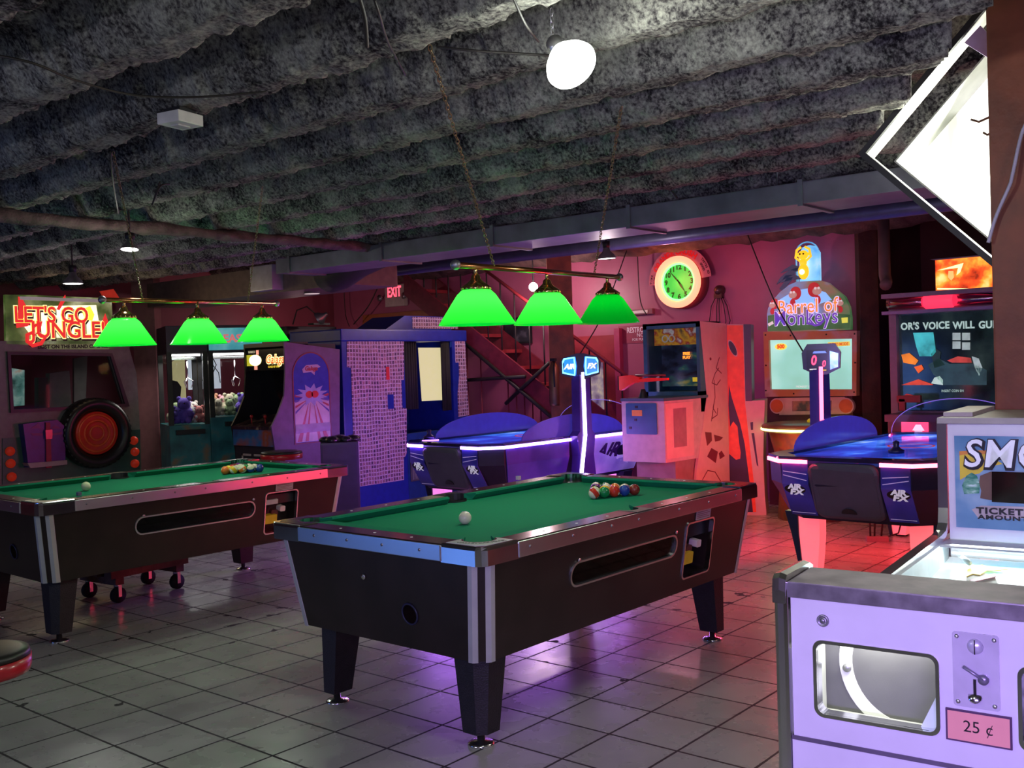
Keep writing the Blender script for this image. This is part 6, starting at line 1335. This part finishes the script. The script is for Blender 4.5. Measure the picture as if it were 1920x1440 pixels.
# wall fittings beside the clock
p = PX(1347, 548, XW - .06)
t = thing('wall_lamp_socket', 'small metal socket box with hanging cords right of the neon clock', 'socket', (XW - .02, p.y, p.z), -90)
m = MB(); m.lathe([(.05, -.02), (.055, .03), (.03, .08), (0, .085)], (0, 0, .02), (0, -1, 0), 18); m.box(-.05, .04, -.05, 0, -.06, -.01); m.done('box', M('bronze_box', (.12, .06, .05), .35, .6), t)
for k, x in enumerate((-.1, -.03, .0, .06, .1)): m = MB(); m.tube([(x * .4, -.03, -.05), (x * .9, -.035, -.14), (x * 1.2, -.03, -.3), (x * 1.05, -.03, -.34)], .005, 6); m.done('cord', wire, t)
p = PX(1205, 585, XW)
t = thing('wall_lamp', 'small oblong wall lamp with a pale diffuser above the restrooms sign', 'lamp', (XW - .005, p.y, p.z), -90)
mb().box(-.2, .16, -.05, 0, -.03, .03, .008).done('housing', M('lamp_mauve', (.25, .08, .1), .4), t); mb().box(-.12, .1, -.06, -.05, -.015, .015).done('diffuser', M('pale_diffuser', (.5, .4, .38), .4, emit=(.7, .5, .45), es=.3), t)
# ------------------------------------------------------------------ ceiling lamps
def dome_lamp(px, py, z, lit, label, sz=.11, tilt=(0, 0, 1), cat='lamp'):
    p = PZ(px, py, z); t = thing('ceiling_lamp', label, cat, p); tl = Vector(tilt).normalized()
    m = MB(); m.lathe([(sz, 0), (sz * .93, sz * .3), (sz * .45, sz * .8), (sz * .3, sz * 1.3)], (0, 0, 0), tl, 24, cap=False); m.done('reflector', steel, t)
    m = MB(); m.lathe([(sz * .9, .0), (sz * .9, .006), (0, .01)], (0, 0, 0), tl, 24); m.done('lamp_face', glow('lamp_face', (1, .97, .9), lit) if lit > 1 else M('dim_face', (.3, .25, .25), .4, emit=(1, .8, .8), es=lit), t)
    m = MB(); m.lathe([(.028, sz * 1.2), (.03, sz * 1.9)], (0, 0, 0), tl, 14); m.done('socket', blackm, t)
    m = MB(); m.rod(tl * sz * 1.9, (0, 0, (2.62 if p.x < 6 else 2.86) - z), .006, 6); m.done('cord', wire, t); return t
dome_lamp(243, 468, 2.22, 7, 'small lit ceiling lamp above the left lampshades', .052, (.1, .1, 1)); dome_lamp(137, 532, 2.2, 7, 'bright small ceiling lamp above the jungle marquee', .075)
dome_lamp(585, 551, 2.2, .6, 'dark bell-shaped ceiling lamp hanging left of the exit sign', .08); dome_lamp(1138, 485, 2.24, 7, 'lit ceiling lamp above the right end of the nearer lamp bar', .07, (-.05, 0, 1))
p = PD(1000, 538, 11.2); t = thing('flood_lamp', 'bright bare bulb shining between the two nearer green shades', 'lamp', p)
m = MB(); m.ball((0, 0, 0), .05, 14); m.done('bulb', glow('flood_white', (1, .95, .9), 12), t); m = MB(); m.rod((0, 0, .04), (.0, 0, 2.86 - p.z), .008, 6); m.done('cord', wire, t)
# big clear bulb lamp near the viewer
p = PD(1071, 122, 2.95); t = thing('pendant_bulb_lamp', 'dazzling tilted reflector bulb hanging from hooks under the joists', 'lamp', p)
tl = Vector((-.12, .62, .75)).normalized(); tl = Vector(tuple(-CR * .40 + CU * .74 + CW * .55)).normalized()
m = MB(); m.lathe([(.076, -.008), (.078, 0), (.070, .02), (.045, .055), (.028, .075)], (0, 0, 0), tl, 30); m.done('reflector', M('white_glass', (.8, .85, .8), .2, emit=(.95, 1, .9), es=7.), t)
m = MB(); m.lathe([(.07, -.006), (.05, -.014), (0, -.018)], (0, 0, 0), tl, 30); m.done('lamp_face', glow('blinding_white', (1, 1, .96), 20), t)
m = MB(); m.lathe([(.026, .07), (.026, .12), (.018, .13)], (0, 0, 0), tl, 14); m.done('socket', M('socket_metal', (.5, .5, .5), .3, .8), t)
m = MB(); e_ = tl * .13
for k in range(5):
    c_ = e_ + Vector((0, 0, .012 + .018 * k)); a_ = Vector((1, 0, 0)) if k % 2 else Vector((0, 1, 0)); m.tube([c_ + Vector((0, 0, .013)) * math.cos(q * .628) + a_ * .006 * math.sin(q * .628) for q in range(10)], .0016, 5, True)
m.done('hook_chain', alu, t)
# electric white box on ceiling
p = PZ(338, 223, 2.415); t = thing('ceiling_sensor', 'flat white plastic box fixed under the joists at the upper left', 'sensor', (p.x, p.y, 2.39), 12)
mb().box(-.062, .062, -.055, .055, 0, .042, .004).done('housing', M('white_plastic', (.75, .73, .72), .4), t); mb().box(-.03, .03, -.02, .02, -.006, 0, .002).done('grille', M('grille_grey', (.5, .48, .5), .5), t)
mb().box(-.04, .04, -.04, .04, .042, .06).done('mount', blackm, t)
# hanging wires
def cable(pts, r, label, nm='hanging_cable', mat=None):
    m = MB(); P_ = [Vector(p) for p in pts]; out = []
    for i in range(len(P_) - 1):
        a = P_[max(i - 1, 0)]; b = P_[i]; c = P_[i + 1]; d = P_[min(i + 2, len(P_) - 1)]
        for k in range(8):
            s_ = k / 8; out.append(.5 * ((2 * b) + (c - a) * s_ + (2 * a - 5 * b + 4 * c - d) * s_ ** 2 + (3 * b - a - 3 * c + d) * s_ ** 3))
    out.append(P_[-1]); m.tube(out, r, 6); o = m.done(nm, mat or wire); tag(o, label, 'cable', 'loose cables'); return o
Z = PZ
cable([Z(-30, 100, 2.44), Z(60, 118, 2.41), Z(140, 150, 2.4), Z(250, 178, 2.4), Z(370, 182, 2.4), Z(500, 172, 2.42)], .004, 'thin dark cable drooping under the joists above the white ceiling box')
cable([Z(672, -10, 2.42), Z(684, 35, 2.38), Z(688, 88, 2.33)], .006, 'short black cable end dangling at the top middle')
cable([Z(702, 0, 2.42), Z(712, 30, 2.4), Z(728, 80, 2.42), Z(760, 140, 2.46)], .004, 'brown cable running down between joists at the top middle')
cable([Z(960, -10, 2.43), Z(985, 45, 2.40), Z(1010, 78, 2.43)], .004, 'dark cable left of the dazzling bulb')
cable([Z(820, 88, 2.43), Z(900, 96, 2.40), Z(1030, 104, 2.4)], .004, 'straight dark cable running from the joists to the dazzling bulb')
cable([Z(207, 285, 2.44), Z(212, 340, 2.4), Z(222, 400, 2.42)], .005, 'dark cable hanging above the left end of the further lamp')
cable([Z(300, 340, 2.42), Z(285, 385, 2.3), Z(300, 350, 2.38), Z(318, 345, 2.42)], .004, 'looped thin cable at left below the joists')
cable([PX(1270, 372, 5.3), PX(1240, 330, 5.2), PX(1275, 350, 5.2), PX(1290, 325, 5.2)], .006, 'coiled black cable above the long duct')
cable([PD(1394, 420, 9.4), PD(1450, 560, 8.6), PD(1506, 660, 7.8)], .006, 'straight black cord slanting down to the red table scoreboard')
cable([PX(1195, 475, 9.4), PX(1200, 560, 9.4), PX(1212, 590, 9.35)], .006, 'black cord hanging on the wall left of the neon clock')
cable([PD(1175, 470, 9.6), PD(1130, 590, 9.4), PD(1085, 668, 9.2)], .006, 'black cord slanting down to the violet table scoreboard')
cable([PX(645, 545, 9.35), PX(648, 590, 9.35), PX(655, 612, 9.3)], .006, 'thin cord down the magenta wall above the photo booth')
cable([PX(708, 540, 9.3), PX(690, 575, 9.3), PX(663, 608, 9.3)], .008, 'curved black cord left of the exit sign')
# ------------------------------------------------------------------ diamond light box behind the right post
xd = 4.36; lc = PX(1608, 289, xd); hd_ = .66
t = thing('light_box_sign', 'square light box hung on its corner like a diamond, glowing white inside', 'light box', (xd, lc.y - hd_, lc.z), -90)
def dia(r, y=0): return [(-r, 0), (0, -r), (r, 0), (0, r)]
m = MB(); m.plate(dia(hd_), [dia(hd_ - .035)[::-1]], FRONT(), -.02, 0); m.done('front_lip', blackm, t)
o_, i_ = dia(hd_), dia(hd_ - .012)
m = MB(); m.plate(o_, [i_[::-1]], FRONT(), -.15, -.02); m.done('outer_frame', M('frame_black_paint', (.012, .012, .012), .4), t)
m = MB(); m.plate(dia(hd_ - .013), [dia(hd_ - .018)[::-1]], FRONT(), -.15, -.021); m.done('inner_lining', M('lining', (.75, .78, .7), .35, .3), t)
m = MB(); m.plate(dia(hd_ - .05), [dia(hd_ - .06)[::-1]], FRONT(.30), -.22, .0); m.done('inner_frame', M('grey_inner', (.35, .36, .33), .4, .5), t)
pan = ramp_mat('lit_panel', [(.36, (.35, .37, .30)), (.46, (.8, .83, .72)), (.6, (1, 1, .97))], 2.0, .5, 2.2, stretch=(3, 1, .6))
r2 = hd_ - .06
slab(dia(r2), FRONT(.50), -.01, 0, 'glowing_panel', pan, t)
m = MB(); A10 = Loc((xd, lc.y - hd_), -90); m.prism([(a_, b_ - lc.z) for a_, b_ in A10.P([(1808, 80), (1838, 48), (1875, 88), (1868, 118)], .04)], FRONT(.04), -.05, 0); m.done('ballast_box', M('violet_box', (.45, .35, .6), .4), t)
m = MB(); m.tube([(-.20, .02, .07), (-.17, .02, .055), (-.10, .02, .075)], .005, 6); m.done('hook', M('rusty_hook', (.12, .06, .04), .5, .5), t)
m = MB(); m.tube([(-.155, .02, .01), (-.14, .02, -.002), (-.10, .02, .004)], .005, 6); m.done('hook', M('rusty_hook', (.12, .06, .04), .5, .5), t)
for x in (-.2, .2): m = MB(); m.rod((x, .1, hd_ - abs(x) - .01), (x, .1, 3.1 - lc.z), .006, 6); m.done('hanging_wire', wire, t)
light('light_box_light', 'AREA', (xd + .44, lc.y - .48, lc.z - .02), 26, (.97, 1, .88), (.35, .5), (0.8, 2.6, 0.3))
cable([PX(1935, 215, 3.93), PX(1916, 250, 3.93), PX(1898, 330, 3.92), PX(1892, 350, 3.92), PX(1868, 405, 3.93), PX(1853, 455, 3.93)], .0065, 'pale cord running down the face of the big right-hand post', 'white_cord', M('pale_cord', (.5, .48, .55), .5))
# ------------------------------------------------------------------ token game in the right foreground
A9 = Loc((1.97, .936), -84.7)
t = thing('redemption_game', 'white ticket game with chrome edges, a 25 cent sign and a snowy SMOKIN picture', 'arcade machine', (1.97, .936, 0), -84.7)
WT = .74; lam = M('lilac_white_laminate', (.72, .70, .75), .35, var=.03, coat=.2)
fp = MB(); fp.box(.012, WT - .012, 0, .02, 0, .655); fp.done('lower_front', lam, t)
win_ = rrect(.067, .299, .718, .865, .016, 6)
m = MB(); m.plate(quad(.016, WT - .016, .664, .952), [win_[::-1], rrect(.447, .68, .718, .865, .016, 6)[::-1]], FRONT(), -.018, 0); door = m.done('coin_door', lam, t)
mb().box(.012, WT - .012, -.002, .006, .655, .664).done('door_gap_trim', M('gap_trim', (.2, .17, .24), .4, .6), t)
mb().box(0, WT, .0, .01, .0, .98).done('inner_face', M('lam_inner', (.35, .35, .37), .5), t) if False else None
for k, (xa_, xb_) in enumerate(((.067, .299), (.447, .68))):
    m = MB(); m.plate(rrect(xa_ - .006, xb_ + .006, .712, .871, .02, 6), [rrect(xa_ + .001, xb_ - .001, .719, .864, .016, 6)[::-1]], FRONT(), -.03, .004); wf_ = m.done('window_ring', M('ring_chrome', (.7, .72, .7), .18, 1.), t)
    mb().box(xa_ + .001, xb_ - .001, .003, .006, .719, .864).done('window_pane', clear('clear_pane', (.96, .97, .97), .08), wf_)
    bx = M('bin_grey', (.42, .43, .40), .45)
    m = MB(); m.box(xa_ - .02, xb_ + .02, .17, .18, .68, .90).box(xa_ - .03, xa_ - .02, .03, .18, .68, .90).box(xb_ + .02, xb_ + .03, .03, .18, .68, .90).box(xa_ - .03, xb_ + .03, .03, .18, .68, .69).box(xa_ - .03, xb_ + .03, .03, .18, .90, .905); m.done('ticket_bin', bx, t)
    m = MB(); cx_, cz_ = xa_ + .155, .80; ringo = arc(cx_, cz_, .145, 100, 250, 20); ringi = arc(cx_, cz_, .118, 250, 100, 20); m.prism(ringo + ringi, FRONT(.13), 0, .012); m.done('curved_guide', M('guide_pale', (.6, .61, .58), .4), t)
    slab([(cx_ - .12, .73), (cx_ - .04, .73), (cx_ - .045, .80), (cx_ - .09, .81), (cx_ - .118, .79)], FRONT(.14), 0, .006, 'tan_wedge', M('tan_print', (.42, .34, .3), .5), t)
    slab([(cx_ + .02, .80), (cx_ + .10, .785), (cx_ + .10, .83), (cx_ + .02, .845)], FRONT(.15), 0, .004, 'grey_label', M('grey_label', (.3, .3, .27), .5), t)
    m = MB(); m.rod((cx_ - .04, .145, .83), (cx_ + .12, .145, .745), .003); m.done('wire_rod', steel, t)
    for px_, pz_ in ((cx_ - .105, .85), (cx_ - .128, .785)): m = MB(); m.cyl((px_, .118, pz_), (0, -1, 0), .009, .006, 12); m.done('bolt', steel, t)
    slab([(xb_ - .035, .719), (xb_ - .002, .719), (xb_ - .002, .79)], FRONT(.03), 0, .01, 'pale_fin', M('fin', (.65, .75, .75), .2), t)
light('bin_light', 'AREA', along((1.97, .936, 0), -84.7, .19, .10, .88), 1.6, (1, .98, .9), (.2, .08), along((1.97, .936, 0), -84.7, .18, .12, .7))
mb().box(.18 - .09, .18 + .09, .07, .10, .885, .898).done('bin_tube', glow('bin_tube', (1, 1, .92), 2), t)
# lock, coin plate, price sign
m = MB(); m.lathe([(.0125, 0), (.0125, .003), (.009, .005), (.009, .003), (.005, .003), (.005, .005), (.0, .005)], (.083, 0, .911), (0, -1, 0), 20); m.done('lock', steel, t)
pl_ = slab(rrect(.330, .411, .779, .921, .006), FRONT(), 0, .003, 'coin_plate', M('plate_lilac', (.7, .66, .78), .22, .3), t)
for x, z in ((.338, .912), (.403, .912), (.338, .788), (.402, .788)): m = MB(); m.lathe([(.0045, 0), (.004, .002), (0, .003)], (x, -.003, z), (0, -1, 0), 12); m.done('screw', alu, pl_)
m = MB(); m.lathe([(.0145, 0), (.0135, .003), (0, .004)], (.370, -.003, .896), (0, -1, 0), 20); m.done('coin_bezel', M('bezel_lilac', (.6, .58, .7), .3, .4), pl_)
mb().box(.3688, .3705, -.0085, -.006, .882, .909).done('coin_slot', black, pl_)
m = MB(); m.rod((.384, -.007, .836), (.349, -.009, .857), .0035, 8); m.cyl((.384, -.003, .836), (0, -1, 0), .0095, .007, 18); m.done('return_lever', M('lever_grey', (.3, .28, .38), .35, .6), pl_)
mb().box(.3655, .3705, -.0045, -.003, .805, .834).done('return_slot', black, pl_); m = MB(); m.lathe([(.013, 0), (.012, .003), (.0, .0035)], (.368, -.003, .800), (0, -.75, .6), 18); m.done('return_cup', chrome, pl_)
sg_ = slab(quad(.315, .430, .711, .772), FRONT(), 0, .004, 'price_frame', M('frame_purple', (.09, .04, .10), .4), t)
slab(quad(.3185, .4265, .7145, .7685), FRONT(), .004, .005, 'price_card', M('salmon_card', (.85, .36, .30), .5, var=.03), sg_)
text('price_lettering', '25 ¢', .031, ((.372, -.0056, .742), (1, 0, 0), (0, 0, 1), (0, -1, 0)), black, sg_, .0003, off=-.0001)
# top ledge and chrome edges
m = MB(); m.box(-.002, WT + .002, -.004, .006, .952, .984, .002); m.done('ledge_band', M('scuffed_band', (.33, .31, .32), .3, .7, var=.4, ns=20), t)
m = MB(); m.hexa([(.012, -.003, .955), (WT - .012, -.003, .955), (WT - .012, .145, .955), (.012, .145, .955), (.012, -.003, .985), (WT - .012, -.003, .985), (WT - .012, .145, .988), (.012, .145, .988)], .002); m.done('top_ledge', M('worn_ledge', (.36, .33, .29), .5, var=.3, ns=16), t)
for x in (-.016, WT + .002):
    m = MB(); m.sm = False
    m.rings([[(x, -.006, z), (x + .008, -.012, z), (x + .020, -.010, z), (x + .026, -.004, z), (x + .026, .02, z), (x, .02, z)] for z in (0, .955, .975)]); m.done('corner_edge', chrome, t)
    m = MB(); m.rings([[(x - .002, y, z + .004), (x + .012, y, z + .008), (x + .026, y, z + .004), (x + .026, y, z - .02), (x - .002, y, z - .02)] for y, z in ((-.014, .96), (-.010, .985), (.0, .994), (.145, .994), (.165, .985))]); m.done('edge_cap', M('worn_chrome', (.55, .54, .5), .22, 1., var=.3, ns=20), t)
# body behind, rails, playfield, glass
for x in (.005, WT - .025): mb().box(x, x + .02, .02, 1.98, 0, .84).done('side_board', lam, t)
mb().box(.02, WT - .02, .12, .135, .1, .955).done('bulkhead', M('dark_bulkhead', (.1, .1, .1), .6), t)
for x in (-.004, WT - .026):
    rl_ = MB(); path = [(.145, .852), (1.36, .866), (1.425, .872), (1.452, .892), (1.462, .94), (1.468, 1.215), (1.47, 1.23)]
    rl_.rings([[(x, y, z), (x + .03, y, z), (x + .03, y + (.022 if i > 2 else 0), z - (.02 if i < 4 else 0)), (x, y + (.022 if i > 2 else 0), z - (.02 if i < 4 else 0))] for i, (y, z) in enumerate(path)]); rl_.done('chrome_rail', chrome, t)
pfm = ramp_mat('snow_playfield', [(.25, (.1, .45, .6)), (.45, (.45, .75, .85)), (.6, (.85, .93, .95)), (.8, (1, 1, 1))], 2.2, .3, .55, stretch=(1.2, 1, 1))
m = MB(); m.hexa([(.025, .135, .70), (WT - .025, .135, .70), (WT - .025, 1.44, .775), (.025, 1.44, .775), (.025, .135, .71), (WT - .025, .135, .71), (WT - .025, 1.44, .785), (.025, 1.44, .785)]); pf = m.done('playfield', pfm, t)
# characters-free art: hair-like yellow ribbon, tan rock, red band
def pfp(px, py):   # point of the photo on the playfield plane
    d = Vector(_ray(px, py)); n_ = Vector((0, -.075 / 1.305, 1)).normalized(); a_ = R(-84.7); ex = Vector((math.cos(a_), math.sin(a_), 0)); ey = Vector((-math.sin(a_), math.cos(a_), 0))
    nw = ey * n_.y + Vector((0, 0, n_.z)); p0 = A9.o + ey * .135 + Vector((0, 0, .7105)); c = Vector((0, 0, HC)); t_ = (p0 - c).dot(nw) / d.dot(nw); p = c + d * t_ - A9.o
    return Vector((p.dot(ex), p.dot(ey), p.z))
def decal(nm, pts, mat, h): q_ = [pfp(*p) for p in pts]; m = MB(); m.loft([p + Vector((0, 0, h)) for p in q_], [p + Vector((0, 0, h + .002)) for p in q_]); return m.done(nm, mat, pf)
decal('tan_rock', [(1812, 1095), (1812, 1082), (1822, 1074), (1850, 1078), (1866, 1084), (1872, 1100), (1868, 1106)], M('rock_tan', (.45, .33, .22), .5), .002)
decal('yellow_ribbon', [(1812, 1085), (1814, 1072), (1826, 1066), (1842, 1063), (1855, 1068), (1890, 1072), (1862, 1074), (1850, 1074), (1838, 1082), (1824, 1080)], M('ribbon_yellow', (.8, .6, .03), .4, emit=(.8, .6, .03), es=.3), .005)
decal('red_band', [(1818, 1093), (1850, 1084), (1866, 1081), (1868, 1087), (1848, 1092), (1822, 1098)], M('band_red', (.6, .12, .12), .4), .008)
m = MB(); m.tube([pfp(1792, 1046) + Vector((0, 0, .02)), pfp(1806, 1058) + Vector((0, 0, .02)), pfp(1818, 1068) + Vector((0, 0, .02))], .008, 8); m.done('ball_lane', M('lane_grey', (.6, .65, .66), .3), pf)
m = MB(); q_ = [(.03, y, .79) for y in (.5, 1.2)]; m.box(.026, .034, .15, 1.42, .70, .845); m.done('inner_side', M('inner_white', (.7, .72, .72), .4), t)
mb().box(.026, WT - .026, 1.30, 1.42, .84, .846).done('top_strip', M('strip_grey', (.4, .4, .42), .3), t)
mb().box(.03, WT - .03, .15, 1.42, .838, .843).done('playfield_glass', clear('pf_glass', (.97, .98, .98), .06, .05), t)
light('playfield_light', 'AREA', along((1.97, .936, 0), -84.7, WT / 2, 1.34, .834), 2.2, (.85, .97, 1), (.62, .08), along((1.97, .936, 0), -84.7, WT / 2, .9, .6))
# backbox
m = MB(); m.box(.03, WT - .03, 1.475, 1.9, .78, 1.215, .003); m.done('backbox', lam, t)
mb().box(.0, WT, 1.455, 1.92, 1.215, 1.235, .003).done('backbox_lid', M('lid_tan', (.42, .38, .33), .5, var=.15), t)
mb().box(0.01, .10, 1.50, 1.9, 1.235, 1.25, .003).done('lid_flap', _mc['lid_tan'], t)
mb().box(.03, WT - .03, 1.462, 1.476, .785, 1.213).done('backbox_face', lam, t)
art = slab(quad(.0505, WT - .05, .880, 1.176), FRONT(1.462), 0, .003, 'art_panel', ramp_mat('snow_scene', [(.3, (.06, .18, .33)), (.5, (.14, .28, .45)), (.62, (.3, .42, .55)), (.78, (.5, .56, .62))], 4.2, .3, .08), t)
def AQ(pts): return [A9.q(px, py, 1.459) for px, py in pts]
FA = FRONT(1.459)
slab(AQ([(1799, 846), (1840, 844), (1880, 870), (1850, 876), (1836, 888), (1814, 892), (1800, 900)]), FA, 0, .001, 'yellow_sky', M('sky_yellow', (.75, .55, .04), .4), art)
slab(AQ([(1799, 846), (1900, 842), (1900, 850), (1810, 852), (1799, 854)]), FA, .001, .0015, 'orange_sky', M('sky_orange', (.7, .25, .04), .4), art)
slab(AQ([(1812, 892), (1822, 886), (1832, 892), (1838, 908), (1836, 925), (1808, 926), (1804, 910)]), FA, .001, .002, 'pine_tree', ramp_mat('pine', [(.4, (.02, .2, .12)), (.6, (.2, .45, .3)), (.7, (.6, .75, .7))], 30, .4, 0, stretch=(1, 1, 3)), art)
slab(AQ([(1838, 892), (1858, 884), (1870, 886), (1870, 940), (1838, 934), (1840, 920), (1836, 905)]), FA, .001, .002, 'log_end', M('log_brown', (.14, .07, .04), .5), art)
slab(AQ([(1860, 884), (1940, 886), (1940, 945), (1860, 941)]), FA, .002, .004, 'counter_window', M('counter_black', (.012, .006, .006), .1), art)
slab(AQ([(1822, 955), (1840, 948), (1920, 950), (1920, 972), (1835, 972)]), FA, .0005, .0012, 'pale_plaque', M('plaque', (.5, .42, .42), .5), art)
wl = M('letter_white', (.85, .85, .9), .4, emit=(.8, .8, .9), es=.12)
p_ = A9.q(1800, 852, 1.459)
for nm, mt, of, d_, dx in (('art_lettering', black, .0075, .003, .003), ('art_lettering', wl, .001, .0042, 0)):
    text(nm, 'SMOKIN', .125, ((p_[0] + .008 + dx, 1.459 - d_, p_[1] - .0 - dx), (1, 0, 0), (0, 0, 1), (0, -1, 0)), mt, art, .0005, off=of, align='LEFT', shear=.15, sx=.95, spacing=1.05)
p_ = A9.q(1831, 957, 1.459); text('art_lettering', 'TICKET', .027, ((p_[0], 1.456, p_[1]), (1, 0, 0), (0, 0, 1), (0, -1, 0)), black, art, .0004, off=.0012, align='LEFT', spacing=1.15, sx=1.35)
p_ = A9.q(1834, 969, 1.459); text('art_lettering', 'AMOUNT', .019, ((p_[0], 1.456, p_[1]), (1, 0, 0), (0, 0, 1), (0, -1, 0)), black, art, .0004, off=.0008, align='LEFT', spacing=1.15, sx=1.6)
# unseen lamps added behind and above the viewer to light the foreground
for (x, y, z), lb in (((-.6, 3.2, 2.0), 'ceiling lamp above the left foreground'), ((2.4, -1.2, 2.0), 'ceiling lamp right of the viewer'), ((.3, .9, 2.05), 'ceiling lamp straight above the viewer')):
    t = thing('ceiling_lamp', 'added unseen ' + lb, 'lamp', (x, y, z)); m = MB(); m.lathe([(.1, 0), (.09, .04), (.03, .1)], (0, 0, 0), (0, 0, 1), 20, cap=False); m.done('reflector', steel, t)
    m = MB(); m.rod((0, 0, .09), (0, 0, .55), .006, 6); m.done('cord', wire, t)
t = thing('violet_fill_tube', 'added violet fill tube on a stand, unseen behind the viewer', 'lamp', (-.58, -.62, 0)); m = MB(); m.rod((-.15, .55, 1.42), (-.15, -.5, 1.42), .015); m.done('tube', M('violet_fill_glow', (.3, .2, .8), .3, emit=(.4, .2, 1), es=3), t); mb().rod((-.15, 0, 0), (-.15, 0, 1.42), .015).done('stand', blackm, t)
# power cords and junction under the red-lit table
p = PZ(1645, 1015, 0); t = thing('power_strip', 'small grey power box with black cords on the floor under the red-lit air hockey table', 'power strip', (p.x, p.y, 0), -60)
mb().box(-.08, .08, -.03, .03, 0, .04, .004).done('box', M('strip_grey2', (.3, .2, .2), .5), t)
for k, x in enumerate((-.05, -.02, .03)): m = MB(); m.tube([(x, 0, .04), (x + .01 * k, .01, .2), (x - .01, .03, .38)], .007, 6); m.done('cord', wire, t)
m = MB(); m.tube([(.06, 0, .03), (.16, .02, .06), (.2, .03, .2), (.14, .03, .38)], .007, 6); m.done('cord', wire, t)

# added cabinet out of view; its blue screen colours the table rails and floor
t = thing('arcade_cabinet', 'added unseen cabinet with a blue screen, there to colour the table rails', 'arcade machine', (-1.5, 6.6, 0), 60)
mb().box(-.4, .4, 0, .7, 0, 1.9, .01).done('cabinet', blackm, t); slab(quad(-.36, .36, .15, 1.5), FRONT(-.002), 0, .01, 'screen', glow('blue_fill_glow', (.12, .3, 1), 5), t)
